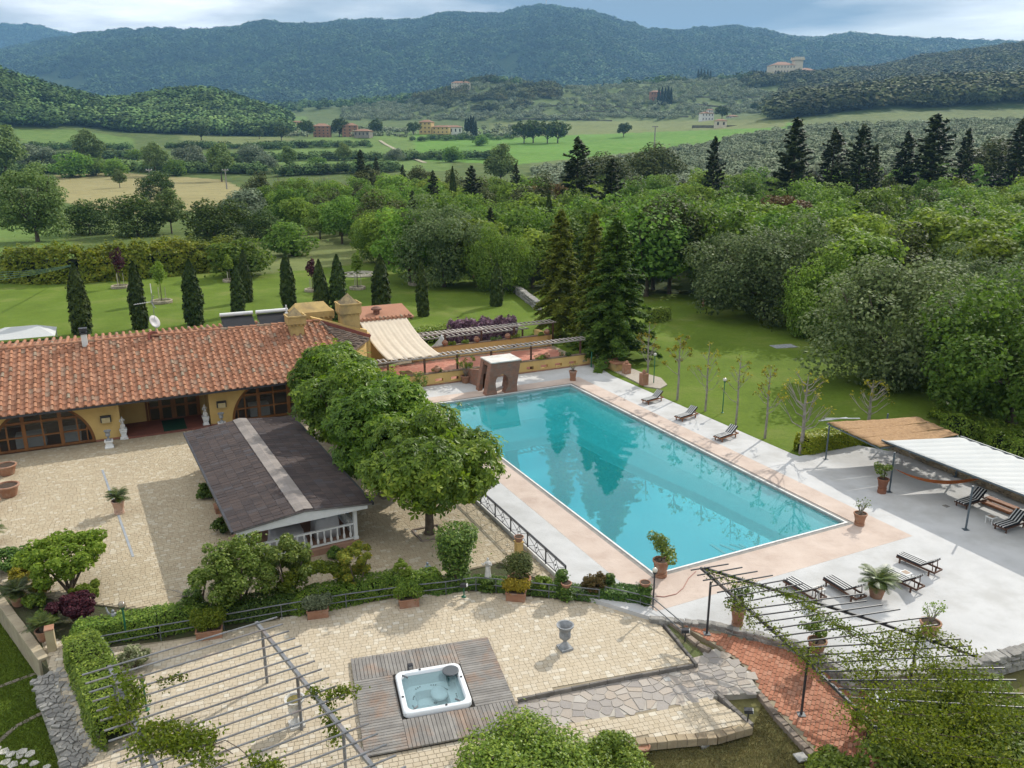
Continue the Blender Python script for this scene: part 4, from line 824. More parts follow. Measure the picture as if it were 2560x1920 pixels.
# lower terrace
lt_edge = pgn([(100, 1590), (270, 1618), (420, 1600), (600, 1570), (760, 1530), (900, 1506), (1050, 1482), (1190, 1476), (1340, 1492), (1497, 1506), (1600, 1516), (1640, 1548), (1735, 1660), (1560, 1690), (1292, 1745), (1330, 1960), (1300, 2100)], Z_T) + [(-6, 9), (-16, 12)] + pgn([(225, 1905), (130, 1700)], Z_T)
terr = tag(MB().prism(lt_edge, -1.75, Z_T - .022, [tub_sq(1.0)]).build('lower_terrace', M_BED), 'cream paved terrace with the whirlpool tub', None, None, 'structure')
paving(terr, lt_edge, lambda x, y: Z_T, TL, M_PAV2, .175, (.17, .17, .25), .010, 300, 'paver', 4, skip=tub_sq(2.2))
# crazy-paved path one step down, and the small paved corner below it
M_GROUT = M('path_grout', (.44, .41, .36), (.36, .33, .29), 2, .95)
cp_edge = pgn([(1292, 1749), (1400, 1726), (1560, 1693), (1738, 1660), (1752, 1632), (1790, 1620), (1860, 1668), (1900, 1727), (1780, 1740), (1560, 1786), (1440, 1800), (1330, 1830), (1300, 1800)], Z_P)
lo_edge = pgn([(1300, 1802), (1330, 1831), (1440, 1801), (1560, 1787), (1778, 1741), (1860, 1795), (1872, 1812), (1790, 1832), (1690, 1842), (1560, 1850), (1500, 1960), (1310, 1960)], Z_P)
path = tag(MB().prism(cp_edge, -1.75, Z_P - .02).build('stone_path', M_GROUT), 'grey crazy paved path beside the terrace', None, None, 'structure')
M_CRZ = M('crazy_stone', (.36, .32, .28), (.29, .26, .24), 1.5, .85, .2, 10, rnd=.65, rcols=[(0.0, (.25, .23, .22)), (.4, (.34, .31, .28)), (.7, (.40, .33, .26)), (1.0, (.45, .42, .38))])
def clip(poly, n, d):
    out = []
    for i in range(len(poly)):
        a, b = poly[i - 1], poly[i]; da, db = a[0] * n[0] + a[1] * n[1] - d, b[0] * n[0] + b[1] * n[1] - d
        if (da <= 0) != (db <= 0): t = da / (da - db); out.append((a[0] + (b[0] - a[0]) * t, a[1] + (b[1] - a[1]) * t))
        if db <= 0: out.append(b)
    return out
def cells(poly, size, gap, seed):
    rng = random.Random(seed); xs = [p[0] for p in poly]; ys = [p[1] for p in poly]; S_ = []
    x = min(xs)
    while x < max(xs):
        y = min(ys)
        while y < max(ys):
            s = (x + rng.uniform(.1, .9) * size, y + rng.uniform(.1, .9) * size)
            if inpoly(*s, poly): S_.append(s)
            y += size
        x += size
    res = []
    for s in S_:
        c_ = [(s[0] - size, s[1] - size), (s[0] + size, s[1] - size), (s[0] + size, s[1] + size), (s[0] - size, s[1] + size)]
        for o in S_:
            if o is s or abs(o[0] - s[0]) > 2.2 * size or abs(o[1] - s[1]) > 2.2 * size: continue
            dx, dy = o[0] - s[0], o[1] - s[1]; L_ = math.hypot(dx, dy); n = (dx / L_, dy / L_); c_ = clip(c_, n, n[0] * (s[0] + o[0]) / 2 + n[1] * (s[1] + o[1]) / 2 - gap / 2)
            if len(c_) < 3: break
        if len(c_) >= 3:
            cx, cy_ = sum(p[0] for p in c_) / len(c_), sum(p[1] for p in c_) / len(c_)
            res.append([(px_, py_) if inpoly(px_, py_, poly) else (cx + (px_ - cx) * .55, cy_ + (py_ - cy_) * .55) for px_, py_ in c_])
    return res
for k, pl in enumerate(cells(cp_edge, .36, .035, 7)): MB().prism(pl, Z_P - .03, Z_P + random.uniform(-.003, .004)).build('paving_stone', M_CRZ, path)
corner = tag(MB().prism(lo_edge, -1.75, Z_P - .02).build('paved_corner', M_BED), 'small cream paved corner below the stone path', None, None, 'structure')
paving(corner, lo_edge, lambda x, y: Z_P + .004, TL, M_PAV2, .175, (.17, .17, .25), .010, 140, 'paver', 5)
# dark kerb of the step, one block after another
M_KERB = M('dark_kerb', (.20, .18, .16), (.13, .12, .11), 2, .9, .3, 14, rnd=.3); M_KERB2 = M('brown_kerb', (.30, .24, .19), (.19, .15, .12), 2, .9, .3, 12, rnd=.35, c3=(.10, .09, .08), s3=.6, f3=.6)
def kerb(name, label, pts, zf, w, h, ln, mat, piece='kerb_stone', cat='kerb', jit=.01):
    k = empty(name, (0, 0, 0), 0, label, cat); rng = random.Random(len(label))
    for (a, b) in zip(pts[:-1], pts[1:]):
        a, b = Vector((a[0], a[1], 0)), Vector((b[0], b[1], 0)); L_ = (b - a).length; n = max(1, round(L_ / ln)); d = (b - a) / n; ang = math.atan2(d.y, d.x)
        for i in range(n):
            q = a + d * (i + .5); o = MB().bbox(-d.length / 2 + .006, d.length / 2 - .006, -w / 2, w / 2, -h, rng.uniform(-jit, jit), .012).build(piece, mat, k, (q.x, q.y, zf(q.x, q.y)), ang + rng.uniform(-.02, .02))
    return k
kerb('step_kerb', 'dark stone kerb between the terrace and the grey stone path', pgn([(1293, 1747), (1560, 1692), (1734, 1661)], Z_T), lambda x, y: Z_T + .012, .09, .16, .6, M_KERB)
kerb('bed_kerb', 'dark stone edging along the right side of the terrace', pgn([(1625, 1520), (1660, 1560), (1742, 1662)], Z_T), lambda x, y: Z_T + .03, .10, .2, .55, M_KERB)
kerb('corner_kerb', 'tan edging stones along the paved corner by the dry grass', pgn([(1480, 1846), (1590, 1856), (1690, 1846), (1790, 1838), (1876, 1814)], Z_P), lambda x, y: Z_P + .03, .26, .25, .30, M('tan_kerb', (.36, .29, .19), (.27, .21, .14), 2, .9, .3, 12, rnd=.35), jit=.015)
kerb('corner_kerb', 'dark edging along the right side of the paved corner', pgn([(1790, 1728), (1830, 1768), (1880, 1812)], Z_P), lambda x, y: Z_P + .03, .14, .25, .4, M_KERB)
# red brick ramp
def ramp_z(x, y): u, v = UV((x, y)); return -.05 - max(0.0, u - 27.3) * .080
def PR(px, py):
    z = -.3
    for _ in range(8): q = P(px, py, z); z = ramp_z(q[0], q[1])
    return np.array([q[0], q[1], z])
rp_edge = [tuple(PR(a, b)[:2]) for a, b in ((1640, 1533), (1700, 1548), (1790, 1575), (1850, 1590), (1930, 1608), (1990, 1622), (2080, 1670), (2300, 1750), (2480, 1830), (2380, 1990), (2120, 1960), (2075, 1918), (1990, 1828), (1895, 1722), (1860, 1664), (1790, 1612), (1700, 1560))]
ramp_o = tag(MB().prism(rp_edge, -2.3, 0, ztop=lambda x, y: ramp_z(x, y) - .02).build('brick_ramp', M_BED), 'red brick ramp under the right pergola', None, None, 'structure')
paving(ramp_o, rp_edge, ramp_z, TL + R(47), M_BRK, .125, (.25,), .010, 300, 'brick', 6)
kerb('ramp_kerb', 'brown weathered kerb along the lower side of the brick ramp', [tuple(PR(a, b)[:2]) for a, b in ((1893, 1728), (1940, 1790), (1990, 1845), (2075, 1935), (2110, 1975))], lambda x, y: ramp_z(x, y) + .06, .20, .4, .5, M_KERB2)
kerb('ramp_kerb', 'brown kerb between the planted strip and the top of the ramp', [tuple(PR(a, b)[:2]) for a, b in ((1648, 1535), (1700, 1572), (1745, 1612), (1775, 1628))], lambda x, y: ramp_z(x, y) + .05, .20, .4, .5, M_KERB2)
# planted strip between terrace and ramp
strip = [tuple(P(a, b, -.14)[:2]) for a, b in ((1612, 1508), (1640, 1530), (1700, 1575), (1765, 1630), (1748, 1658), (1690, 1590), (1640, 1540))]
tag(MB().prism(strip, -1.7, -.14, ztop=lambda x, y: ramp_z(x, y) - .06).build('planting_bed', M('bed_soil', (.12, .11, .06), (.09, .12, .035), 3, .95, .6, 20)), 'strip of mossy earth between terrace and ramp', None, None, 'structure')
# drain covers
M_DRAIN = M('drain_concrete', (.42, .41, .39), (.34, .33, .31), 3, .8)
def slabcover(px, py, zf, s, ang, label, mat=M_DRAIN, s2=None):
    q = P(px, py, zf) if not callable(zf) else PR(px, py); z = q[2] if callable(zf) else zf
    o = MB().bbox(-s / 2, s / 2, -(s2 or s) / 2, (s2 or s) / 2, -.03, .012, .008).build('drain_cover', mat, None, (q[0], q[1], z), ang); return tag(o, label, 'drain cover')
slabcover(1668, 1698, Z_P + .004, .22, TL, 'small square drain cover in the grey stone path'); slabcover(2003, 1892, -.62, .34, TL, 'grey square drain cover in the dry grass beside the ramp')
slabcover(1862, 1682, ramp_z, .42, TL + R(47), 'white metal plate at the edge of the brick ramp', M('plate_white', (.62, .63, .64), None, 4, .5), .22); slabcover(1035, 1328, Z_C + .005, .22, TH, 'small pale drain cover beside the nearest chestnut tree'); slabcover(2365, 1265, .006, .25, TH, 'grey drain cover on the shaded deck by the lounger', M_GUT)
# grey guide line across the courtyard
p, q = P(256, 1175, Z_C), P(333, 1392, Z_C); d = Vector(q) - Vector(p)
tag(MB().beam(Vector(p) + Vector((0, 0, .004)), Vector(q) + Vector((0, 0, .004)), .10, .02).build('drain_channel', M('channel_grey', (.30, .32, .34), (.24, .26, .28), 3, .7)), 'narrow grey drain channel across the courtyard', 'drain')
# ================================================================ FARMHOUSE
TILEC = [(0.0, (.17, .085, .05)), (.18, (.30, .135, .075)), (.45, (.36, .165, .095)), (.7, (.42, .215, .125)), (.86, (.30, .185, .125)), (.94, (.20, .165, .12)), (1.0, (.27, .255, .19))]
M_TILE = M('roof_tile', (.38, .17, .09), (.31, .135, .075), 1.3, .9, .25, 16, rnd=.72, rcols=TILEC, c3=(.12, .085, .06), s3=.8, f3=.75)
M_TILEP = M('pan_tile', (.34, .16, .095), (.27, .125, .075), 1.3, .9, .2, 16, rnd=.6, rcols=[(0.0, (.22, .11, .065)), (.5, (.36, .17, .10)), (.85, (.42, .23, .15)), (1.0, (.27, .23, .17))], c3=(.14, .10, .07), s3=.6, f3=.55)
M_TILED = M('old_dark_tile', (.15, .105, .08), (.09, .068, .055), 1.3, .95, .3, 16, rnd=.5, rcols=[(0.0, (.08, .06, .05)), (.6, (.17, .12, .09)), (1.0, (.25, .20, .16))])
M_TIMB = M('timber', (.24, .105, .035), (.17, .070, .024), 3, .55, .15, 20, rnd=.15, stretch=(1, 1, .3))
M_DKMET = M('dark_metal', (.045, .045, .05), (.03, .03, .035), 3, .5, spec=.4)
M_OCHW = M('ochre_wall', (.60, .42, .16), (.54, .36, .13), 1.1, .9, .08, 20, c3=(.46, .32, .15), s3=.5, f3=.4)
M_OCHS = M('ochre_stained', (.52, .37, .15), (.42, .29, .12), 1.4, .9, .1, 20, c3=(.20, .16, .10), s3=.9, f3=.6)
M_WHITEP = M('white_paint', (.74, .74, .72), (.66, .66, .64), 2, .6)
M_REDB = M('red_band', (.26, .085, .06), (.20, .065, .05), 2, .8)
M_TILFL = M('red_floor_tile', (.22, .085, .06), (.17, .065, .05), 2, .6, rnd=.2)
def glass_material():
    m, nt, b = principled('window_glass'); L = nt.links
    b.inputs['Base Color'].default_value = (.05, .05, .045, 1); b.inputs['Roughness'].default_value = .04; b.inputs['Specular IOR Level'].default_value = .8
    tr = node(nt, 'ShaderNodeBsdfTransparent', i={0: (.78, .80, .78, 1)}); mx = node(nt, 'ShaderNodeMixShader', i={0: .62})
    L.new(b.outputs[0], mx.inputs[1]); L.new(tr.outputs[0], mx.inputs[2]); L.new(mx.outputs[0], nt.nodes['Material Output'].inputs[0]); return m
M_GLASS = glass_material()
HU, HV, HZ = -2.25, -18.0, Z_C
house_o = empty('farmhouse', site(HU, HV, HZ), TH, 'long ochre farmhouse with a terracotta tiled roof and arched timber windows', 'farmhouse')
class HB(MB):                                # builder in site coordinates u, v, z, set under an empty standing at (HU, HV, HZ)
    o = (HU, HV, HZ)
    def build(s, name, mat, parent=None, smooth=False, org=None, **k):
        o = org or s.o; s.xf(Matrix.Translation((-o[0], -o[1], -o[2]))); return link(name, s.mesh(name, mat, smooth), parent)
    def wall(s, poly, u0, u1, holes=()):     # polygon in (v, z), thick from u0 to u1
        b = len(s.v); s.prism(poly, u0, u1, holes); s.xf(Matrix(((0, 0, 1, 0), (1, 0, 0, 0), (0, 1, 0, 0), (0, 0, 0, 1))), b); return s
def arc(cv, r, a0, a1, n, z0=Z_C): return [(cv + r * math.cos(a0 + (a1 - a0) * i / n), z0 + r * math.sin(a0 + (a1 - a0) * i / n)) for i in range(n + 1)]
AR = 2.60; A1, A2, A0 = -22.6, -9.8, -30.2
HB().wall([(-35, Z_C), (A0 - AR, Z_C)] + arc(A0, AR, math.pi, 0, 28)[1:-1] + [(A0 + AR, Z_C), (A1 - AR, Z_C)] + arc(A1, AR, math.pi, 0, 28)[1:-1] + [(A1 + AR, Z_C), (-18.6, Z_C), (-18.6, 2.55), (-35, 2.55)], -2.6, -2.25).build('wall', M_OCHW, house_o)
HB().wall([(-13.65, Z_C), (A2 - AR, Z_C)] + arc(A2, AR, math.pi, 0, 28)[1:-1] + [(A2 + AR, Z_C), (-4.2, Z_C), (-4.2, 2.55), (-13.65, 2.55)], -2.6, -2.25).build('wall', M_OCHW, house_o)
HB().box(-4.9, -4.7, -18.6, -13.65, Z_C, 2.5).build('recess_wall', M_OCHW, house_o)
for v in (-18.6, -13.65): HB().box(-4.7, -2.6, v - .12 if v < -15 else v, v if v < -15 else v + .12, Z_C, 2.5).build('side_wall', M_OCHW, house_o)
HB().box(-10.9, -10.6, -35, -6, Z_C, 4.2).build('rear_wall', M_OCHW, house_o)
HB().box(-7.4, -7.2, -35, -4.6, Z_C, 4.4).build('inner_wall', M('inner_wall', (.45, .38, .26), None, 1, .9), house_o)
HB().box(-7.2, -2.62, -35, -4.6, Z_C - .3, Z_C + .01).build('floor', M_TILFL, house_o)
base = HB()
for a, b in ((A0 + AR, A1 - AR), (A1 + AR, -18.6), (-13.65, A2 - AR)): base.box(-2.27, -2.235, a, b, Z_C, Z_C + .12)
base.build('plinth', M('plinth_red', (.36, .15, .09), (.28, .12, .08), 2, .9), house_o)
def arched_window(cv):
    w = empty('arched_window', (0, 0, 0)); w.parent = house_o; uf = -2.42
    r0, r1 = AR - .005, AR - .17; o = arc(cv, r0, 0, math.pi, 28); i_ = arc(cv, r1, math.pi, 0, 28)
    HB().wall(o + i_, uf - .05, uf + .06).build('frame', M_TIMB, w)
    posts = [(-.92, .2), (.92, .2), (-1.75, .09), (1.75, .09), (0, .09), (-2.2, .07), (2.2, .07)]
    for x, wd in posts:
        h = math.sqrt(max(r1 ** 2 - (abs(x) + wd / 2) ** 2, 0)); top = h
        HB().box(uf - .04, uf + .05, cv + x - wd / 2, cv + x + wd / 2, Z_C, Z_C + top).build('mullion', M_TIMB, w)
    for zr, wd in ((.05, .14), (.78, .09), (1.62, .14)):
        h = math.sqrt(r1 ** 2 - (zr + wd / 2) ** 2); HB().box(uf - .045, uf + .055, cv - h, cv + h, Z_C + zr - wd / 2 + .02, Z_C + zr + wd / 2 + .02).build('transom', M_TIMB, w)
    xs = [-2.43, -2.2, -1.75, -.92, 0, .92, 1.75, 2.2, 2.43]; zs = [.07, .80, 1.64, 2.43]
    for a, b in zip(xs[:-1], xs[1:]):
        for c_, d in zip(zs[:-1], zs[1:]):
            pl = [(a, c_), (b, c_), (b, d), (a, d)]
            for k in range(24):
                t = math.pi * (k + .5) / 24; pl = clip(pl, (math.cos(t), math.sin(t)), r1 + .02)
                if len(pl) < 3: break
            if len(pl) >= 3: HB().wall([(cv + p[0], Z_C + p[1]) for p in pl], uf - .008, uf + .004).build('pane', M_GLASS, w)
    return w
for a in (A1, A2, A0): arched_window(a)
dw = empty('entrance_door'); dw.parent = house_o
for a, b in ((-17.0, -15.6), (-15.5, -14.1)):
    for v0, v1 in ((a, (a + b) / 2), ((a + b) / 2, b)):
        HB().wall([(v0, Z_C), (v1, Z_C), (v1, 1.95), (v0, 1.95)], -4.69, -4.62, [[(v0 + .1, Z_C + .12), (v1 - .1, Z_C + .12), (v1 - .1, Z_C + .85), (v0 + .1, Z_C + .85)], [(v0 + .1, Z_C + .98), (v1 - .1, Z_C + .98), (v1 - .1, 1.82), (v0 + .1, 1.82)]]).build('door_leaf', M_TIMB, dw)
        for z0, z1 in ((Z_C + .12, Z_C + .85), (Z_C + .98, 1.82)): HB().box(-4.67, -4.655, v0 + .1, v1 - .1, z0, z1).build('pane', M_GLASS, dw)
m = HB()
for a in (-17.1, -15.55, -14.05): m.box(-4.7, -4.58, a - .06, a + .06, Z_C, 2.1)
m.box(-4.7, -4.58, -17.1, -14.05, 1.96, 2.1); m.build('door_frame', M_TIMB, dw)
HB().bbox(-4.7, -1.95, -18.55, -13.7, Z_C, Z_C + .10, .01).build('porch_floor', M_TILFL, house_o)
HB().bbox(-4.3, -2.1, -16.35, -15.05, Z_C + .10, Z_C + .115, .004).build('door_mat', M('green_mat', (.012, .055, .032), (.01, .045, .026), 8, .95, .3, 60), house_o)
# wall boxes with lamps
for v in (-19.35, -12.95):
    b = HB().box(-2.25, -2.08, v - .28, v + .28, 1.02, 1.40).build('wall_lantern', M_DKMET, house_o); HB().box(-2.09, -2.03, v - .22, v + .22, 1.0, 1.30).build('lantern_glass', M('lantern_cream', (.55, .45, .25), None, 5, .4), b)
# ------------------------------------------------ roof
RU, RZ_, EU_, EZ = -7.2, 4.68, -1.25, 2.36
ptA, ptB, ptC, ptE = Vector((-6.98, -5.44, 4.60)), Vector((-7.07, -2.03, 3.22)), Vector((-3.5, -4.41, 3.24)), Vector((-1.25, -3.8, 2.36))
roof = HB().add([(EU_, -35, EZ), tuple(ptE), tuple(ptC), tuple(ptA), (RU, -5.6, RZ_), (RU, -35, RZ_), (EU_, -35, EZ - .14), (ptE.x, ptE.y, EZ - .14), (RU, -35, RZ_ - .2), (RU, -5.6, RZ_ - .2), (ptC.x, ptC.y, ptC.z - .14), (ptA.x, ptA.y, ptA.z - .15)],
                [(0, 1, 2, 3, 4, 5), (0, 6, 7, 1), (6, 8, 9, 11, 10, 7), (1, 7, 10, 2), (0, 5, 8, 6)]).build('roof', M_TILEP, house_o)
HB().add([(RU, -35, RZ_), (RU, -5.6, RZ_), (-11.0, -6.2, 4.22), (-11.0, -35, 4.42)], [(0, 1, 2, 3)]).build('rear_slope', M_TILEP, roof)
HB().add([tuple(ptA), tuple(ptC), tuple(ptB), (ptA.x, ptA.y, ptA.z - .12), (ptC.x, ptC.y, ptC.z - .12), (ptB.x, ptB.y, ptB.z - .12)], [(0, 1, 2), (3, 5, 4), (1, 4, 5, 2), (0, 3, 4, 1), (2, 5, 3, 0)]).build('hip_slope', M_TILED, roof)
HB().beam((EU_ + .07, -35, EZ - .06), (EU_ + .07, -4.0, EZ - .06), .13, .12).build('gutter', M_DKMET, house_o)
def cover_mesh(name, mat, ln=.5, r0=.098, r1=.080, seg=5):
    m = MB(); V = []
    for (r, y, dz) in ((r0, 0, .035), (r1, ln, 0)):
        for k in range(seg + 1): t = math.pi * k / seg; m.v.append((r * math.cos(t), y, dz + r * .95 * math.sin(t)))
    n = seg + 1
    for k in range(seg): m.f.append((k, k + 1, n + k + 1, n + k))
    m.f = [f[::-1] for f in m.f]; m.f.append(tuple(range(n))); return m
def tiles(parent, org, across, up, wid, ln, mcov, mpan, nsep, inside, seed, sp=.41, row=.46):
    rng = random.Random(seed); A, U = Vector(across).normalized(), Vector(up).normalized(); N = A.cross(U); 
    if N.z < 0: N = -N
    O = Vector(org); nc, nr = int(wid / sp), int(ln / row) + 1; C1, C2 = [], []
    for i in range(nc):
        for j in range(nr):
            for kind, L_ in ((0, C1), (1, C2)):
                p = O + A * ((i + (.5 if kind else 1.0)) * sp) + U * (j * row - .06)
                if inside(p + U * .1): L_.append(p)
    for kind, L_ in ((0, C1), (1, C2)):
        mat = (mcov, mpan)[kind]
        if mat is None: continue
        base_m = cover_mesh('cover_tile', mat) if kind == 0 else MB().bbox(-.135, .135, 0, .49, -.005, .022, .006)
        nm = ('cover_tile', 'pan_tile')[kind]; sh = None; J = HB(); J2 = MB()
        Rm = Matrix((A, U, N)).transposed().to_4x4()
        def wd(p): return W(p.x, p.y, p.z)
        L_.sort(key=lambda p: float(np.linalg.norm(wd(p) - np.array([0, 0, HC]))))
        cnt = 0
        for p in L_:
            lift = N * (.03 if kind == 0 else .012) ; jm = Matrix.Translation(p + lift + Vector((rng.uniform(-.008, .008), rng.uniform(-.008, .008), rng.uniform(0, .012)))) @ Rm @ Matrix.Rotation(rng.uniform(-.03, .03), 4, 'Z') @ Matrix.Rotation(.05 if kind == 1 else .02, 4, 'X').inverted()
            px_, py_ = proj(wd(p))
            if cnt < nsep and px_ > -10:
                if sh is None: sh = base_m.mesh(nm, mat)
                o = link(nm, sh, parent); o.matrix_local = Matrix.Translation((-HU, -HV, -HZ)) @ jm; cnt += 1
            else:
                b = len(J.v); J.v += base_m.v; J.f += [tuple(x + b for x in f) for f in base_m.f]; J.xf(jm, b)
        if J.f: tag(J.build(nm + '_field', mat, parent), None, None, None, 'stuff')
up_ = Vector((RU - EU_, 0, RZ_ - EZ)); 
def in_front(p): 
    if p.x < RU + .05: return False
    if p.y < -32: return False
    vmax = np.interp(p.x, [RU, ptA.x, ptC.x, ptE.x], [-5.6, ptA.y, ptC.y, ptE.y]); return p.y < vmax - .05
tiles(roof, (EU_ + .05, -35, EZ), (0, 1, 0), up_, 31.5, up_.length, M_TILE, M_TILEP, 300, in_front, 8)
tiles(roof, (-11.0, -35, 4.42), (0, 1, -.006), (RU + 11.0, 0, RZ_ - 4.36), 30, 3.8, M_TILE, None, 0, lambda p: p.y < -6.1 and p.y > -32 and p.x < RU - .1, 9)
hu = (ptA - ptB).normalized(); hn = (ptC - ptA).cross(ptB - ptA).normalized(); ha = hn.cross(hu)
if (ptC - ptA).dot(ha) < 0: ha = -ha
def in_hip(p):
    q = [(ptA - ptB).cross(p - ptB).dot((ptA - ptB).cross(ptC - ptB)), (ptC - ptA).cross(p - ptA).dot((ptC - ptA).cross(ptB - ptA)), (ptB - ptC).cross(p - ptC).dot((ptB - ptC).cross(ptA - ptC))]
    return all(x > 0 for x in q)
tiles(roof, ptB - hu * 2.5 , ha, hu, 5.2, 7, M_TILED, None, 0, in_hip, 10, .34, .46)
# ridge and hip caps, one tile after another
def caps(a, b, mat, name, n, r=.13):
    a, b = Vector(a), Vector(b); d = (b - a) / n; base_m = cover_mesh(name, mat, d.length * 1.06, r, r * .85); sh = base_m.mesh(name, mat); A = d.normalized(); X = A.cross(Vector((0, 0, 1))).normalized(); Nn = X.cross(A)
    for i in range(n):
        o = link(name, sh, roof); o.matrix_local = Matrix.Translation(a + d * i + Vector((-HU, -HV, -HZ)) + Vector((0, 0, .10))) @ Matrix((X, A, Nn)).transposed().to_4x4()
caps((RU, -32, RZ_), (RU, -5.5, RZ_), M_TILE, 'ridge_tile', 57); caps(ptE, ptA, M_TILED, 'hip_tile', 15, .12)
HB().beam(ptA + Vector((-.1, .05, .12)), ptB + Vector((-.1, .1, .12)), .16, .22).build('flashing', M_REDB, roof)
# yellow walls under the hip
m = HB(); pB, pC, pE = ptB, ptC, ptE
for a, b in ((ptB, ptC), (ptC, ptE)):
    q = (b - a).normalized(); n_ = Vector((-q.y, q.x, 0)); n_ = n_ if n_.y < 0 or n_.x < 0 else -n_
    a_, b_ = a + n_ * .25, b + n_ * .25; m.add([(a_.x, a_.y, Z_C), (b_.x, b_.y, Z_C), (b_.x, b_.y, b_.z - .12), (a_.x, a_.y, a_.z - .12)], [(0, 1, 2, 3)])
m.build('end_wall', M_OCHW, house_o)
HB().box(-9.2, -7.35, -6.2, -1.9, Z_C, 3.5).build('rear_wing', M_OCHW, house_o)
HB().add([(-7.36, -6.0, 3.4), (-7.36, -2.1, 3.4), (-7.36, -2.1, 3.75), (-7.36, -6.0, 5.05), (-7.8, -6.0, 3.4), (-7.8, -2.1, 3.4), (-7.8, -2.1, 3.75), (-7.8, -6.0, 5.05)], [(0, 1, 2, 3), (7, 6, 5, 4), (3, 2, 6, 7), (1, 5, 6, 2)]).build('parapet', M_OCHW, house_o)
# chimneys
def chimney(u, v, w, zb, zt, cw, z2, pz, name='chimney', pyr=True):
    c_ = HB().box(u - w / 2, u + w / 2, v - w / 2, v + w / 2, zb, zt).build(name, M_OCHS, house_o)
    m = HB(); n = 5
    for i in range(n):
        t = -cw / 2 + cw * (i + .5) / n
        for a, b in ((u + cw / 2 - .1, v + t), (u + t, v + cw / 2 - .1), (u + t, v - cw / 2 + .1), (u - cw / 2 + .1, v + t)): m.box(a - .06, a + .06, b - .06, b + .06, zt - .14, zt - .001)
    m.build('corbel', M_OCHS, c_)
    HB().wall([(v - cw / 2, zt), (v + cw / 2, zt), (v + cw / 2, z2), (v - cw / 2, z2)], u - cw / 2, u + cw / 2).build('cap', M_OCHS, c_)
    r = cw / 2 - .12
    HB().add([(u - r, v - r, z2), (u + r, v - r, z2), (u + r, v + r, z2), (u - r, v + r, z2), (u, v, pz)], [(0, 1, 4), (1, 2, 4), (2, 3, 4), (3, 0, 4)]).build('spire', M('cap_stone', (.34, .26, .14), (.22, .17, .10), 3, .95, .3, 16, c3=(.10, .09, .07), s3=1.5, f3=.6), c_)
    rim = HB()
    for a, b in (((u - cw / 2, v - cw / 2), (u + cw / 2, v - cw / 2)), ((u + cw / 2, v - cw / 2), (u + cw / 2, v + cw / 2)), ((u + cw / 2, v + cw / 2), (u - cw / 2, v + cw / 2)), ((u - cw / 2, v + cw / 2), (u - cw / 2, v - cw / 2))): rim.beam((*a, z2 + .04), (*b, z2 + .04), .1, .1)
    rim.build('rim', M_OCHS, c_)
    return c_
chimney(-6.3, -7.3, .9, 3.7, 4.98, 1.2, 5.45, 6.05); chimney(-8.0, -3.2, 1.25, 2.8, 5.05, 1.5, 5.68, 6.42)
m = HB().box(-10.2, -8.8, -6.9, -4.2, 3.8, 4.72).build('box_chimney', M_OCHS, house_o)
HB().box(-10.35, -8.65, -7.05, -4.05, 4.72, 5.14).build('cap', M_OCHS, m)
HB().add([(-10.25, -6.95, 5.14), (-8.75, -6.95, 5.14), (-8.75, -4.15, 5.14), (-10.25, -4.15, 5.14), (-9.5, -6.6, 5.72), (-9.5, -4.6, 5.72)], [(0, 1, 4), (1, 2, 5, 4), (2, 3, 5), (3, 0, 4, 5)]).build('hood', M_OCHS, m)
mm = HB()
for i in range(9): mm.box(-8.66, -8.56, -6.95 + i * .34, -6.83 + i * .34, 4.60, 4.72)
mm.build('corbel', M_OCHS, m)
# pale flue with dark cowl, bent vent pipe
fl = HB(); q = (-6.95, -20.0); fl.box(q[0] - .16, q[0] + .16, q[1] - .16, q[1] + .16, 4.3, 5.35); fo = fl.build('flue', M_WHITEP, house_o)
HB().box(q[0] - .21, q[0] + .21, q[1] - .21, q[1] + .21, 5.35, 5.47).box(q[0] - .23, q[0] + .23, q[1] - .23, q[1] + .23, 5.54, 5.72).box(q[0] - .12, q[0] + .12, q[1] - .12, q[1] + .12, 5.47, 5.54).build('cowl', M_DKMET, fo)
HB().tube([(-4.6, -13.3, 3.55), (-4.6, -13.3, 4.15)], .05, 7).build('vent_pipe', M('rust_pipe', (.36, .15, .07), None, 4, .8), house_o)
# aerial mast with dishes
q = W(-7.3, -15.9, 4.6); ae = empty('aerial_mast', tuple(q), TH, 'grey aerial mast with antenna and two dishes on the farmhouse ridge', 'aerial')
M_ALU = M('aluminium', (.34, .35, .36), (.27, .28, .29), 3, .35, metal=.6); M_DISH = M('dish_grey', (.50, .48, .48), None, 3, .5)
MB().tube([(0, 0, -.2), (0, 0, 3.3)], [.026, .02], 6).build('mast', M_ALU, ae); MB().tube([(0, 0, 2.9), (0, 0, 3.5)], .035, 6).build('mast_tip', M_WHITEP, ae)
MB().tube([(0, -.1, 2.35), (0, -1.1, 2.25)], .014, 5).build('antenna_boom', M_WHITEP, ae)
m = MB()
for i in range(6): m.beam((-.25, -.3 - i * .14, 2.33 - i * .012), (.25, -.3 - i * .14, 2.33 - i * .012), .02, .02)
m.beam((0, -.1, 2.35), (.1, .12, 2.75), .02, .05); m.beam((0, -.1, 2.35), (.1, .12, 1.95), .02, .05); m.build('antenna_rods', M_ALU, ae)
def dish(z, y, r, mat, rz): 
    m = MB().lathe([(.01, 0), (r * .5, .05), (r, .18), (r, .2), (r * .5, .07), (.01, .02)], 16); m.xf(Matrix.Translation((.15, y, z)) @ Matrix.Rotation(rz, 4, 'Z') @ Matrix.Rotation(R(65), 4, 'X')); return m.build('dish', mat, ae, smooth=True)
dish(1.05, -.15, .42, M_DISH, 2.4); dish(.05, -.25, .42, M_REDB, 2.0)
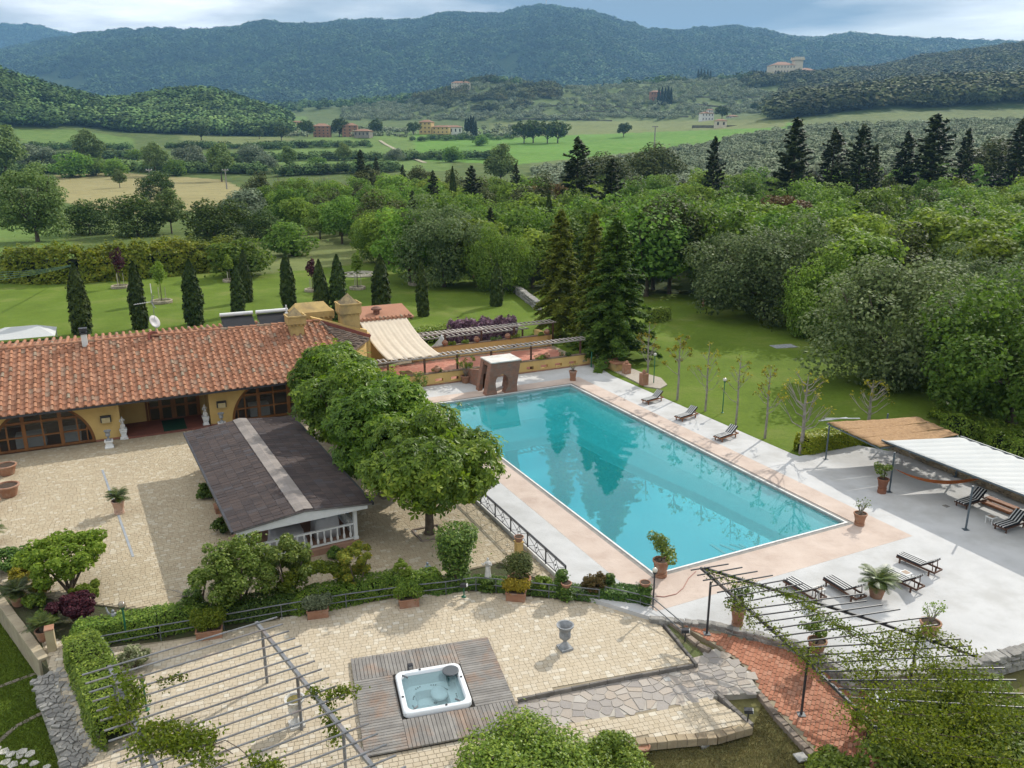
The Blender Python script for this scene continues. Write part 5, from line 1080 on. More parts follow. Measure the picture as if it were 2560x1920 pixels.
# solar water heaters on the rear slope
for k, v0 in enumerate((-11.7, -9.3)):
    s = empty('solar_heater', site(-9.3, v0 + 1.1, 4.45), TH, ('left', 'right')[k] + ' solar water heater with a white tank on the rear roof slope', 'solar heater', 'solar heaters on the roof')
    MB().tube([(-.5, -1.1, .80), (-.5, 1.1, .80)], .13, 12).build('tank', M_WHITEP, s, smooth=R(40)); MB().beam((.8, 0, .1), (-.5, 0, .62), 2.1, .06).build('panel', M('solar_glass', (.02, .02, .022), None, 2, .5, spec=.3), s)
    m = MB()
    for y in (-1, -.35, .35, 1): m.beam((-.55, y, 0), (-.5, y, .85), .04, .04); m.beam((.8, y, -.1), (-.5, y, .1), .04, .04); m.beam((.8, y, .1), (-.1, y + .3, .05), .03, .03)
    m.build('bracket', M_ALU, s)
ant = MB().tube([(0, 0, -.3), (0, 0, 1.3)], .05, 6).box(-.12, .12, -.1, .1, .1, .75); tag(ant.build('relay_antenna', M_WHITEP, None, site(-9.2, -7.3, 4.4), TH), 'small white relay antenna beside the box chimney', 'antenna')
# ------------------------------------------------ tablecloth tables seen through the windows
M_CLOTH = M('white_cloth', (.72, .74, .76), (.62, .64, .67), 3, .9)
for k, (v, wd) in enumerate(((-23.3, 1.5), (-21.2, .9), (-10.6, 1.2))):
    t = empty('dining_table', site(-3.3, v, Z_C), TH, ('long table under a white cloth behind the left arched window', 'small white clothed table behind the right part of the left arched window', 'white clothed table behind the right arched window')[k], 'table')
    MB().bbox(-.45, .45, -wd / 2, wd / 2, .02, .74, .02).build('tablecloth', M_CLOTH, t); MB().bbox(-.4, .4, -wd / 2 + .05, wd / 2 - .05, .74, .765, .005).build('table_top', M_CLOTH, t)
# ================================================================ PAVILION
PVO = (10.9, -12.45, Z_C)
pav = empty('garden_pavilion', site(*PVO), TH + R(2.6), 'white open pavilion with a brown shingled roof in the courtyard', 'pavilion')
M_SHG = M('brown_shingle', (.066, .050, .046), (.047, .037, .036), 1.2, .95, .35, 30, rnd=.55, rcols=[(0.0, (.034, .029, .031)), (.5, (.062, .047, .044)), (.85, (.080, .060, .054)), (1.0, (.064, .066, .076))])
M_CAP = M('grey_ridge', (.25, .22, .20), (.19, .17, .155), 2, .95, .3, 20, rnd=.4)
M_FELT = M('roof_felt', (.20, .18, .17), (.15, .14, .13), 2, .95)
X0, X1, Y0, Y1, ZE, ZR = -6.6, 6.6, -2.85, 2.85, 2.0, 2.30
rf = MB().add([(X0, Y0, ZE), (X1, Y0, ZE), (X1, 0, ZR), (X0, 0, ZR), (X1, Y1, ZE), (X0, Y1, ZE), (X0, Y0, ZE - .07), (X1, Y0, ZE - .07), (X1, 0, ZR - .07), (X0, 0, ZR - .07), (X1, Y1, ZE - .07), (X0, Y1, ZE - .07)],
              [(0, 1, 2, 3), (3, 2, 4, 5), (6, 9, 8, 7), (9, 11, 10, 8), (0, 6, 7, 1), (1, 7, 8, 2), (2, 8, 10, 4), (4, 10, 11, 5), (5, 11, 9, 3), (3, 9, 6, 0)]).build('roof', M_FELT, pav)
sl = math.hypot(Y1, ZR - ZE); tl = math.atan2(ZR - ZE, Y1); SW, SL_ = .30, .44; nx, ny = int((X1 - X0) / SW), int(sl / SL_ + .5); SL_ = sl / ny; SW = (X1 - X0) / nx
sh = MB().bbox(-SW / 2 + .006, SW / 2 - .006, -SL_ / 2 + .004, SL_ / 2 - .004, 0, .014, .004).mesh('shingle', M_SHG); J = MB(); spots = []
for sd in (-1, 1):
    for i in range(nx):
        for j in range(ny): spots.append((sd, X0 + (i + .5) * SW, (j + .5) * SL_, i))
spots.sort(key=lambda s_: -s_[1]); rg = random.Random(12)
for n_, (sd, x, d, i) in enumerate(spots):
    y = sd * (Y1 - d * math.cos(tl)); z = ZE + d * math.sin(tl) + .004 + rg.uniform(0, .006) + .012 * math.sin(x * 1.1 + d) * math.sin(x * .37); Mx = Matrix.Translation((x + rg.uniform(-.01, .01), y, z)) @ Matrix.Rotation(-sd * tl, 4, 'X') @ Matrix.Rotation(rg.uniform(-.02, .02), 4, 'Z')
    if n_ < 300: o = link('shingle', sh, rf); o.matrix_local = Mx
    else: b = len(J.v); J.bbox(-SW / 2 + .006, SW / 2 - .006, -SL_ / 2 + .004, SL_ / 2 - .004, 0, .014, .004); J.xf(Mx, b)
tag(J.build('shingle_field', M_SHG, rf), None, None, None, 'stuff')
for i in range(19):
    x = X0 + .35 + i * .69
    MB().add([(x - .35, -.36, ZR + .005), (x + .35, -.36, ZR - .005), (x + .35, 0, ZR + .05), (x - .35, 0, ZR + .07), (x + .35, .36, ZR - .005), (x - .35, .36, ZR + .005)], [(0, 1, 2, 3), (3, 2, 4, 5), (0, 3, 5)]).build('ridge_cap', M_CAP, rf)
for y in (Y0, Y1): MB().beam((X0, y * 1.01, ZE - .03), (X1, y * 1.01, ZE - .03), .09, .11).build('gutter', M_DKMET, pav)
MB().add([(X1 - .06, Y0 + .2, ZE - .22), (X1 - .06, Y1 - .2, ZE - .22), (X1 - .06, Y1 - .2, ZE - .05), (X1 - .06, 0, ZR - .07), (X1 - .06, Y0 + .2, ZE - .05), (X1 - .14, Y0 + .2, ZE - .22), (X1 - .14, Y1 - .2, ZE - .22), (X1 - .14, Y1 - .2, ZE - .05), (X1 - .14, 0, ZR - .07), (X1 - .14, Y0 + .2, ZE - .05)], [(0, 1, 2, 3, 4), (9, 8, 7, 6, 5), (0, 5, 6, 1)]).build('fascia', M_WHITEP, pav)
MB().bbox(X0 + .5, X1 - .3, Y0 + .5, Y1 - .5, 0, .30, .02).build('platform', M('platform_red', (.34, .20, .14), (.27, .16, .11), 2, .9), pav)
for x in (X0 + .7, -2.0, 2.2, X1 - .5):
    for y in (Y0 + .65, Y1 - .65): MB().box(x - .08, x + .08, y - .08, y + .08, .29, ZE - .04).box(x - .11, x + .11, y - .11, y + .11, .3, .42).build('post', M_WHITEP, pav)
MB().beam((X0 + .6, Y0 + .65, ZE - .12), (X1 - .4, Y0 + .65, ZE - .12), .1, .14).beam((X0 + .6, Y1 - .65, ZE - .12), (X1 - .4, Y1 - .65, ZE - .12), .1, .14).build('beam', M_WHITEP, pav)
def balustrade(a, b, n):
    a, b = Vector(a), Vector(b); k = MB().beam(a + Vector((0, 0, 1.02)), b + Vector((0, 0, 1.02)), .1, .07).beam(a + Vector((0, 0, .36)), b + Vector((0, 0, .36)), .1, .06).build('balustrade', M_WHITEP, pav)
    bm = MB().lathe([(.025, .38), (.05, .45), (.06, .55), (.03, .7), (.028, .8), (.045, .92), (.03, .99)], 8).mesh('baluster', M_WHITEP, True)
    for i in range(n): p = a.lerp(b, (i + .5) / n); link('baluster', bm, k, (p.x, p.y, 0))
balustrade((X1 - .5, Y0 + .73, 0), (X1 - .5, Y1 - .73, 0), 15); balustrade((2.3, Y0 + .65, 0), (X1 - .6, Y0 + .65, 0), 14); balustrade((2.3, Y1 - .65, 0), (X1 - .6, Y1 - .65, 0), 14)
MB().tube([(X1 - .2, Y0 + .3, ZE - .1), (X1 - .3, Y0 + .55, ZE - .3), (X1 - .32, Y0 + .6, .2)], .04, 7).build('downpipe', M_DKMET, pav)
# dust-covered furniture and a lamp under the roof
def cover_thing(x, y, w, d, h, label, back=True):
    b = pav.matrix_basis if False else (Matrix.Translation(Vector(site(*PVO))) @ Matrix.Rotation(TH + R(2.6), 4, 'Z')); q = b @ Vector((x, y, .30))
    m = MB(); g = 7; rg = random.Random(int(x * 10)); V = [[None] * g for _ in range(g)]
    bm = bmesh.new(); bmesh.ops.create_cube(bm, size=1); bmesh.ops.subdivide_edges(bm, edges=bm.edges, cuts=4, use_grid_fill=True)
    for v in bm.verts:
        zz_ = v.co.z + .5; top = .62 + (.38 * (1 if v.co.y > .08 else (.0 if v.co.y < -.1 else .5)) if back else 0); k = 1 - .14 * zz_
        v.co = Vector((v.co.x * w * k + rg.uniform(-.02, .02), v.co.y * d * k + rg.uniform(-.02, .02), zz_ * h * top * (1 + .04 * math.sin(v.co.x * 9))))
    me = bpy.data.meshes.new('dust_cover'); bm.to_mesh(me); bm.free(); me.materials.append(M('dust_sheet', (.56, .55, .55), (.47, .46, .47), 2, .9)); me.polygons.foreach_set('use_smooth', [True] * len(me.polygons))
    tag(link('covered_chairs', me, None, tuple(q), TH), label, 'covered furniture')
cover_thing(5.0, 1.2, 1.0, 1.1, 1.45, 'stack of chairs under a pale dust sheet in the pavilion corner'); cover_thing(5.2, -.5, 1.3, 1.5, .95, 'low table under a pale dust sheet behind the pavilion balustrade', False)
# ================================================================ GARDEN PLANTS
def AU(px, py, u):                           # site point on the upright plane u = const seen at this place
    d = ray(px, py); t = (u + float(ORG @ EU)) / float(d[:2] @ EU); p = np.array([0, 0, HC]) + d * t; return (*UV(p), float(p[2]))
L_CHE = LEAF('chestnut_leaf', [(0.0, (0.042, 0.090, 0.012)), (.45, (0.113, 0.203, 0.024)), (.8, (0.226, 0.337, 0.040)), (1.0, (0.360, 0.450, 0.067))], .48, .42, big=.45, bscale=.55, spec=.3, objv=.06)
L_HEDGE = LEAF('hedge_leaf', [(0.0, (0.062, 0.119, 0.017)), (.6, (0.164, 0.257, 0.034)), (1.0, (0.329, 0.410, 0.062))], .32, .4, bscale=.6, spec=.2)
L_LAUR = LEAF('laurel_leaf', [(0.0, (.075, .120, .010)), (.5, (.18, .25, .018)), (1.0, (.38, .38, .03))], .32, .4, big=.4, bscale=.25, spec=.2)
L_PRIV = LEAF('privet_leaf', [(0.0, (.055, .100, .016)), (.6, (.130, .200, .030)), (1.0, (.28, .34, .085))], .35, .4, spec=.2)
L_IVY = LEAF('ivy_leaf', [(0.0, (0.033, 0.076, 0.018)), (.6, (0.088, 0.164, 0.029)), (1.0, (0.200, 0.290, 0.054))], .3, .4, spec=.2)
L_VINE = LEAF('vine_leaf', [(0.0, (0.057, 0.092, 0.011)), (.6, (0.127, 0.178, 0.021)), (1.0, (0.230, 0.265, 0.034))], .4, .45)
L_OLE = LEAF('oleander_leaf', [(0.0, (.070, .120, .014)), (.6, (.160, .240, .026)), (1.0, (.30, .38, .06))], .4, .45, spec=.3)
L_YEL = LEAF('yellow_leaf', [(0.0, (.12, .12, .015)), (.6, (.30, .26, .03)), (1.0, (.48, .40, .06))], .35)
L_AUT = LEAF('autumn_leaf', [(0.0, (.09, .13, .018)), (.6, (.24, .25, .035)), (.9, (.38, .30, .05)), (1.0, (.45, .22, .12))], .35)
L_PUR = LEAF('purple_leaf', [(0.0, (0.026, 0.010, 0.016)), (.6, (0.078, 0.023, 0.036)), (1.0, (0.156, 0.046, 0.058))], .3)
L_BARB = LEAF('barberry_leaf', [(0.0, (0.052, 0.029, 0.042)), (.5, (0.156, 0.091, 0.130)), (.8, (0.260, 0.156, 0.195)), (1.0, (0.338, 0.260, 0.312))], .25)
L_VAR = LEAF('variegated_leaf', [(0.0, (.08, .12, .04)), (.5, (.22, .26, .12)), (1.0, (.50, .50, .32))], .3)
L_MAP = LEAF('maple_leaf', [(0.0, (0.079, 0.132, 0.015)), (.6, (0.165, 0.244, 0.029)), (1.0, (0.277, 0.343, 0.053))], .42)
L_CYC = LEAF('cycad_leaf', [(0.0, (0.027, 0.054, 0.012)), (.6, (0.064, 0.098, 0.020)), (1.0, (0.147, 0.167, 0.029))], .15, .4, spec=.2)
L_ORG = LEAF('copper_leaf', [(0.0, (.07, .07, .02)), (.6, (.17, .13, .045)), (1.0, (.30, .19, .08))], .3)
L_MAG = LEAF('magnolia_leaf', [(0.0, (.10, .12, .015)), (.6, (.24, .22, .03)), (1.0, (.40, .33, .05))], .35)
M_TERRA = M('terracotta', (.35, .185, .115), (.28, .14, .085), 3, .85, .15, 20, rnd=.12, c3=(.42, .33, .26), s3=2.2, f3=.5)
M_SOIL = M('soil', (.075, .05, .035), (.05, .035, .025), 8, .95, .5, 40)
M_STONEG = M('grey_stone', (.33, .34, .35), (.22, .23, .24), 5, .9, .3, 25, c3=(.13, .14, .15), s3=4, f3=.5)
M_STONEW = M('pale_statue', (.62, .60, .56), (.48, .47, .44), 5, .85, .2, 25, c3=(.25, .25, .24), s3=5, f3=.4)
# ---------------------------------------------------------------- chestnuts along the pool
def palmate_mesh(name, rng, clumps, n, ln, mat, nlf=5):
    C, N = clump_points(rng, clumps, n, .80); N = norm(N + rng.normal(0, .35, (n, 3)) + np.array([0, 0, .55]))
    T = rng.normal(0, 1, (n, 3)); T = norm(T - N * (T * N).sum(1, keepdims=True)); B = np.cross(N, T); s = ln * rng.uniform(.75, 1.25, (n, 1)); VV = []
    for k in range(nlf):
        a = (k - (nlf - 1) / 2) * 1.05; D = T * math.cos(a) + B * math.sin(a); Sd = -T * math.sin(a) + B * math.cos(a); l = s * (1 - .10 * abs(k - (nlf - 1) / 2)); w = l * .24; dr = N * l * .28
        VV.append(np.stack([C, C + D * l * .62 + Sd * w - dr * .35, C + D * l - dr, C + D * l * .62 - Sd * w - dr * .35], 1))
    V = np.stack(VV, 1).reshape(-1, 3); return flat_mesh(name, V, np.arange(len(V)).reshape(-1, 4), mat)
def chestnut(seed, h, rx, n):
    rng = np.random.RandomState(seed); e = empty('chestnut_tree'); link('trunk', trunk_mesh('trunk', rng, h * .42, .19, rx, h, 9), e)
    cl = crown_clumps(rng, h, rx, .20, 34, (.28, .42), .78, .3); link('crown', palmate_mesh('crown', rng, cl, n, .27, L_CHE), e); return e
CH = [chestnut(71, 5.2, 2.75, 6400), chestnut(72, 5.2, 2.75, 6000)]
for k, (u, v, s, lab) in enumerate(((17.3, -6.75, 1.06, 'nearest horse chestnut in the row between courtyard and pool'), (12.3, -6.9, 1.1, 'second horse chestnut from the camera in the row by the pool'), (7.2, -7.0, 1.08, 'third horse chestnut from the camera in the row by the pool'), (2.4, -7.0, 1.0, 'farthest horse chestnut in the row, beside the farmhouse end'))):
    place(CH[k % 2], site(u, v, Z_C), k * 1.7 + .4, s, lab, 'horse chestnuts by the pool', 'tree')
    q = W(u, v, Z_C); kerb('tree_kerb', ('square dark kerb round the foot of the nearest chestnut', 'square kerb round the foot of the second chestnut', 'square kerb round the foot of the third chestnut', 'square kerb round the foot of the farthest chestnut')[k], [tuple(W(u + a, v + b)[:2]) for a, b in ((-.6, -.6), (.6, -.6), (.6, .6), (-.6, .6), (-.6, -.6))], lambda x, y: Z_C + .06, .1, .1, 1.1, M_KERB2)
# ---------------------------------------------------------------- garden cypresses and young trees on the back lawn
for k, (px, b, t, lab) in enumerate(((208, 835, 660, 'dark garden cypress at the far left, beside the white tent'), (352, 822, 655, 'garden cypress right behind the aerial mast'), (488, 812, 650, 'garden cypress left of the solar heaters, standing alone'), (598, 788, 665, 'front cypress of the pair behind the solar heaters'), (618, 755, 625, 'rear taller cypress of the pair behind the solar heaters'), (724, 778, 630, 'garden cypress left of the box chimney'),
        (806, 798, 650, 'left cypress of the tight pair behind the chimneys'), (850, 798, 638, 'right cypress of the tight pair behind the chimneys'), (955, 788, 638, 'garden cypress behind the beige awning'), (1057, 790, 648, 'garden cypress before the purple shrubs'), (1242, 770, 655, 'garden cypress at the end of the purple shrubs'))):
    stand(CY[k % 2], px, b, t, None, 6, lab, 'garden cypresses on the lawn', 'cypress', z=-.3, wide=(1.0, .95, 1.05, 1.1, .85)[k % 5])
M_RING = M('ring_stone', (.40, .34, .26), (.28, .24, .18), 4, .95, .4, 20, rnd=.4)
rock_meshes = []
for k in range(6):
    rg = random.Random(k + 40); bm = bmesh.new(); bmesh.ops.create_cube(bm, size=1); bmesh.ops.bevel(bm, geom=bm.edges, offset=.16, segments=1, affect='EDGES')
    for v in bm.verts: v.co += Vector((rg.uniform(-.1, .1), rg.uniform(-.1, .1), rg.uniform(-.08, .08)))
    me = bpy.data.meshes.new('stone'); bm.to_mesh(me); bm.free(); rock_meshes.append(me)
def rocks_for(mat):
    out = []
    for me in rock_meshes: c_ = me.copy(); c_.materials.append(mat); out.append(c_)
    return out
R_RING, R_GREY, R_TAN = rocks_for(M_RING), rocks_for(M('wall_stone', (.33, .315, .285), (.23, .22, .205), 3, .95, .4, 18, rnd=.45, c3=(.14, .14, .13), s3=2, f3=.5)), rocks_for(M('tan_stone', (.38, .30, .20), (.27, .21, .14), 3, .95, .4, 18, rnd=.45))
def stone(rk, parent, p, sx, sy, sz, rz, rg):
    o = link('stone', rk[rg.randrange(6)], parent, tuple(p), rz); o.scale = (sx * 1.12, sy * 1.12, sz * 1.12); return o
def stone_ring(px, py, r, label, n=18, z=-.3, h=.3):
    q = P(px, py, z); zg = lz(q[0], q[1]); e = empty('tree_ring', (q[0], q[1], zg), 0, label, 'stone ring', 'stone rings on the lawn'); rg = random.Random(int(px))
    for i in range(n): a = 6.283 * i / n; stone(R_RING, e, (r * math.cos(a), r * math.sin(a), h / 2), 6.283 * r / n, .2, h, a + math.pi / 2 + rg.uniform(-.1, .1), rg)
    MB().lathe([(r - .08, 0), (r - .1, h * .7), (.01, h * .85)], 16).build('soil', M('ring_soil', (.12, .13, .04), (.10, .09, .05), 4, .95), e); return (q[0], q[1], zg)
def young_tree(px, py, top, mat, label, stakes=3):
    q = P(px, py, -.3); zg = lz(q[0], q[1]) + .2; h = ZT(q, 0, top) - zg; e = empty('young_tree', (q[0], q[1], zg), 0, label, 'young tree', 'young trees in stone rings'); rng = np.random.RandomState(abs(int(px)))
    MB().tube([(0, 0, 0), (.03, 0, h * .5), (0, .02, h * .8)], [.05, .04, .02], 6).build('trunk', M_BARK, e)
    cl = [(rng.normal(0, .2) * h * .2, rng.normal(0, .2) * h * .2, h * (.55 + .4 * i / 8), h * .15 * (1.1 - abs(i / 8 - .4)), h * .13) for i in range(9)]
    link('crown', leaf_mesh('crown', rng, cl, 650, .26, .17, mat), e)
    for i in range(stakes):
        a = 2.09 * i + .4; MB().tube([(.45 * math.cos(a), .45 * math.sin(a), -.1), (.45 * math.cos(a), .45 * math.sin(a), h * .36)], .035, 5).build('stake', M('stake_wood', (.42, .38, .30), None, 3, .9), e)
for px, py, top, mat, r, lab, l2 in ((301, 720, 625, L_PUR, .95, 'purple leaved young tree in front of the laurel hedge', 'stone ring round the purple leaved young tree before the hedge'), (405, 757, 657, L_DEC2, 1.0, 'pale green young tree between two cypresses', 'stone ring round the pale green young tree between two cypresses'), (782, 728, 650, L_PUR, .85, 'purple young tree left of the tight cypress pair', 'stone ring left of the tight cypress pair'),
        (894, 722, 632, L_DEC2, .85, 'green young tree in front of the stone spiral', 'stone ring in front of the stone spiral'), (1040, 712, 645, L_DEC2, .85, 'broad topped young tree behind the awning cypress', 'stone ring at the right of the stone spiral'), (575, 705, 640, L_DEC2, .75, 'thin young tree behind the solar heater cypresses', 'stone ring behind the solar heater cypresses')):
    stone_ring(px, py, r, l2); young_tree(px, py, top, mat, lab)
q = P(902, 685, -.3); sp = empty('stone_spiral', (q[0], q[1], lz(q[0], q[1])), 0, 'pale stone spiral laid out on the lawn', 'stone spiral'); rg = random.Random(3); a = 0.0
R_PALE = rocks_for(M('pale_stone', (.50, .46, .38), (.40, .37, .31), 4, .95, .3, 20, rnd=.3))
while a < 6.283 * 3.1: r = .5 + a * .125; stone(R_PALE, sp, (r * math.cos(a), r * math.sin(a), .08), .30, .24, .16, a + 1.57, rg); a += .30 / r
# ---------------------------------------------------------------- hedges
def hedge(name, label, pts, w, h, mat, n, lf, cat='hedge', rnd_=.22, zb=0.0, seed=1, core=True, group=None, taper=.12, up=.7):
    """clipped hedge along a line of ground points: leafy top and sides round a dark twiggy core"""
    rng = np.random.RandomState(seed); pts = [np.array(p, float) for p in pts]; seg = [np.linalg.norm(b - a) for a, b in zip(pts[:-1], pts[1:])]; tot = sum(seg); o = pts[0].copy()
    t = rng.uniform(-w * .3, tot + w * .3, n); C = np.zeros((n, 3)); D = np.zeros((n, 3)); acc = 0.0
    for i, s in enumerate(seg):
        k = (t >= acc if i else t >= -99) & ((t < acc + s) if i < len(seg) - 1 else t < 1e9); d = (pts[i + 1] - pts[i]) / s
        C[k] = pts[i] + np.outer(t[k] - acc, d); D[k] = d; acc += s
    Sd = np.stack([-D[:, 1], D[:, 0], np.zeros(n)], 1); Sd = norm(Sd)
    # position round the cross-section: side, top, side
    peri = 2 * h + w; u = rng.uniform(0, peri, n); sx = np.where(u < h, -w / 2, np.where(u < h + w, u - h - w / 2, w / 2)); sz = np.where(u < h, u, np.where(u < h + w, h, peri - u))
    sx = sx * (1 - taper * sz / h); wob = 1 + rnd_ * (fbm(t * 1.1 + seed, sz * 1.3 + sx, 3) - .5) * 2; r_ = rng.uniform(.84, 1.03, n)
    Nn = np.where((u >= h) & (u < h + w), 0, np.sign(sx))[:, None] * Sd + np.where((u >= h) & (u < h + w), 1.0, .15)[:, None] * np.array([0, 0, 1.0])
    edge = np.clip((t - tot) / (w * .3), 0, 1) + np.clip(-t / (w * .3), 0, 1); shr = 1 - .45 * edge
    C = C + Sd * (sx * wob * r_ * shr)[:, None]; C[:, 2] += zb + np.maximum(sz * wob * (r_ * .5 + .5) * shr, .02) + rng.exponential(.03 * h, n) * (sz >= h)
    V, F = leaves(rng, C - o, Nn, lf, lf * .55, up=up, jit=.5)
    e = empty(name, tuple(o), 0, label, cat, group); link('foliage', flat_mesh('foliage', V, F, mat), e)
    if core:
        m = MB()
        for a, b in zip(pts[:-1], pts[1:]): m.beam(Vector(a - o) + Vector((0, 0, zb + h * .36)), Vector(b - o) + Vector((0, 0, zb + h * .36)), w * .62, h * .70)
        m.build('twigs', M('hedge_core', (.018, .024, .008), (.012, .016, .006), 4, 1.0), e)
    return e
G = lambda pts, z: [P(a, b, z) for a, b in pts]
hedge('laurel_hedge', 'tall yellow green laurel hedge across the back of the lawn', [PG(*p) for p in ((40, 705), (200, 705), (380, 690), (520, 678), (575, 672))], 5.2, 4.1, L_LAUR, 26000, .42, rnd_=.35, zb=-.3, taper=.3, seed=2)
hedge('box_hedge', 'clipped box hedge down the left side of the lower terrace', G([(205, 1640), (245, 1720), (295, 1850)], Z_T), 1.25, .95, L_HEDGE, 11000, .10, seed=3)
hedge('box_hedge', 'clipped hedge corner behind the left lamp post', G([(200, 1612), (290, 1588), (400, 1575), (500, 1555)], -.15), .95, .75, L_HEDGE, 8000, .10, seed=4)
hedge('box_hedge', 'dark hedge under the privet tree behind the railing', G([(505, 1556), (620, 1540), (740, 1520)], -.15), .8, .7, L_IVY, 6500, .10, seed=5)
hedge('box_hedge', 'clipped hedge behind the railing between the yellow shrub and the ivy column', G([(745, 1525), (870, 1502), (960, 1482), (1090, 1470)], -.15), .9, .75, L_HEDGE, 9500, .10, seed=6)
hedge('ivy_border', 'low ivy border behind the curve of the railing', G([(1090, 1478), (1180, 1462), (1340, 1478), (1500, 1495)], -.16), .75, .3, L_IVY, 7000, .09, cat='ivy', seed=7, core=False)
hedge('ivy_border', 'low ivy patch before the ivy covered post with the pot', G([(1500, 1488), (1600, 1500)], -.1), .9, .38, L_IVY, 4200, .09, cat='ivy', seed=8)
hedge('photinia_hedge', 'glossy hedge under the reed canopy', [W(17.3, 15.4), W(17.4, 20.0)], 1.2, .95, L_LAUR, 9000, .14, seed=9)
hedge('clipped_hedge', 'broad dark hedge behind the white canopy at the right edge', [PG(2370, 1090), PG(2480, 1110), PG(2640, 1190)], 3.4, 1.3, L_HEDGE, 14000, .16, seed=10, rnd_=.35)
hedge('clipped_hedge', 'small square hedge block on the lawn right of the firs', G([(1625, 812), (1665, 808)], 0), 1.3, 1.5, L_HEDGE, 3600, .16, seed=11)
hedge('garden_hedge', 'green hedge behind the purple shrubs', [W(-17.6, -1, -.3), W(-18.2, 9.5, -.3), W(-18.5, 15, -.3)], 1.4, 1.3, L_HEDGE, 7000, .2, seed=12)
hedge('garden_hedge', 'low hedge along the rear wall of the farmhouse', [W(-14.5, -33, -.3), W(-14.5, -20, -.3), W(-14, -10, -.3)], 1.5, 2.3, L_HEDGE, 7000, .26, seed=13, rnd_=.4)
for k, (a, b, lab) in enumerate((((-15.8, -.6), (-15.8, .6), 'purple barberry bush nearest the awning'), ((-15.9, 1.3), (-15.9, 2.6), 'middle purple barberry bush, smallest of three'), ((-16.2, 8.0), (-16.6, 14.0), 'long purple barberry hedge beside the right garden cypress'))):
    hedge('barberry', lab, [W(*a, -.3), W(*b, -.3)], 1.3, 1.75, L_BARB, 2200 if k < 2 else 7000, .26, cat='shrub', seed=20 + k, rnd_=.5, up=.2, group='purple barberries')
# ---------------------------------------------------------------- shrubs and small trees of the borders
def shrub(name, label, px, py, z, w, h, mat, n, lf, low=.05, ncl=34, trunk=.05, cat='shrub', seed=None, group=None, stems=3, cr=(.18, .32), lb=.6):
    q = P(px, py, z); rng = np.random.RandomState(seed or int(px * 7 + py)); e = empty(name, tuple(q), 0, label, cat, group); m = MB()
    for i in range(stems):
        a = 6.283 * i / stems + .3; m.tube([(0, 0, -.05), (math.cos(a) * w * .12, math.sin(a) * w * .12, h * .3), (math.cos(a) * w * .28, math.sin(a) * w * .28, h * .7)], [trunk, trunk * .75, trunk * .3], 5)
    m.build('stems', M_BARK, e); link('foliage', leaf_mesh('foliage', rng, crown_clumps(rng, h, w / 2, low, ncl, cr, lb=lb), n, lf, lf * .6, mat), e); return e
shrub('green_maple', 'spreading bright green maple at the left border', 175, 1480, -.12, 3.5, 2.45, L_MAP, 9000, .15, .28, 70, .07, 'maple', cr=(.11, .2), stems=6)
shrub('green_maple', 'small green maple below the spreading one', 215, 1505, -.12, 1.3, .85, L_MAP, 1800, .13, .1, 12, .03, 'maple')
shrub('red_maple', 'low dark red maple beside the box hedge', 190, 1553, -.12, 1.75, .95, L_PUR, 4200, .12, .35, 18, .04, 'maple')
shrub('yellow_shrub', 'upper yellow variegated shrub left of the green maple', 62, 1452, -.12, 1.1, .65, L_YEL, 1500, .13); shrub('yellow_shrub', 'lower yellow variegated shrub beside the potted cycad', 105, 1482, -.12, .95, .55, L_YEL, 1300, .12)
shrub('green_shrub', 'dark green shrub at the far left border', 20, 1425, -.12, 1.7, .9, L_IVY, 2200, .14); shrub('green_shrub', 'round green shrub under the red maple', 115, 1565, -.12, .9, .6, L_HEDGE, 1600, .11); shrub('green_shrub', 'low shrub behind the potted cycad', 90, 1515, -.12, .9, .5, L_HEDGE, 1500, .11)
shrub('variegated_shrub', 'pale variegated shrub under the left pergola', 342, 1672, Z_T, 1.0, .95, L_VAR, 2600, .10)
shrub('privet_tree', 'large glossy privet tree behind the railing', 600, 1530, -.12, 3.0, 3.1, L_PRIV, 14000, .12, .15, 64, .06, 'tree', stems=5, cr=(.15, .26))
shrub('privet_tree', 'thin leafy tree at the pavilion corner', 725, 1510, -.12, 2.3, 2.8, L_PRIV, 6200, .13, .1, 40, .06, 'tree', cr=(.14, .26))
shrub('yellow_green_bush', 'bright green bush tip left of the privet tree', 505, 1500, -.12, .9, 1.3, L_DEC2, 1600, .13, .5)
shrub('copper_shrub', 'yellow and copper shrub right of the pavilion', 893, 1490, -.12, 1.7, 2.3, L_AUT, 4600, .13, .08, 20)
shrub('green_shrub', 'dark shrub at the foot of the pavilion steps', 840, 1395, -.12, .8, .5, L_IVY, 1400, .12); shrub('green_shrub', 'dark shrub left of the pavilion among terracotta boxes', 520, 1245, -.12, 1.0, .75, L_DARK, 1200, .16); shrub('green_shrub', 'dark shrub at the near left corner of the pavilion', 560, 1330, -.12, 1.1, .7, L_DARK, 1500, .15)
shrub('topiary', 'small loose topiary on a single stem', 1012, 1475, -.12, .8, 1.35, L_DEC2, 1700, .11, .45, 10, .05, 'topiary', stems=1)
shrub('copper_shrub', 'copper leaved potted shrub beyond the railing end', 1487, 1492, -.12, 1.0, 1.05, L_ORG, 2400, .10, .15)
shrub('green_shrub', 'round light green shrub left of the ivy post', 1358, 1478, -.12, .8, .6, L_HEDGE, 1800, .10)
shrub('laurel_bush', 'large rounded evergreen bush at the bottom of the picture', 1315, 2065, -1.2, 5.0, 2.15, L_HEDGE, 32000, .11, .0, 44, .08, 'bush', stems=6, cr=(.28, .42), lb=.15); shrub('laurel_bush', 'smaller rounded bush right of the large one at the bottom', 1535, 1950, -.8, 1.9, 1.3, L_HEDGE, 10000, .10, .0, 26, .05, 'bush', cr=(.3, .45), lb=.1)
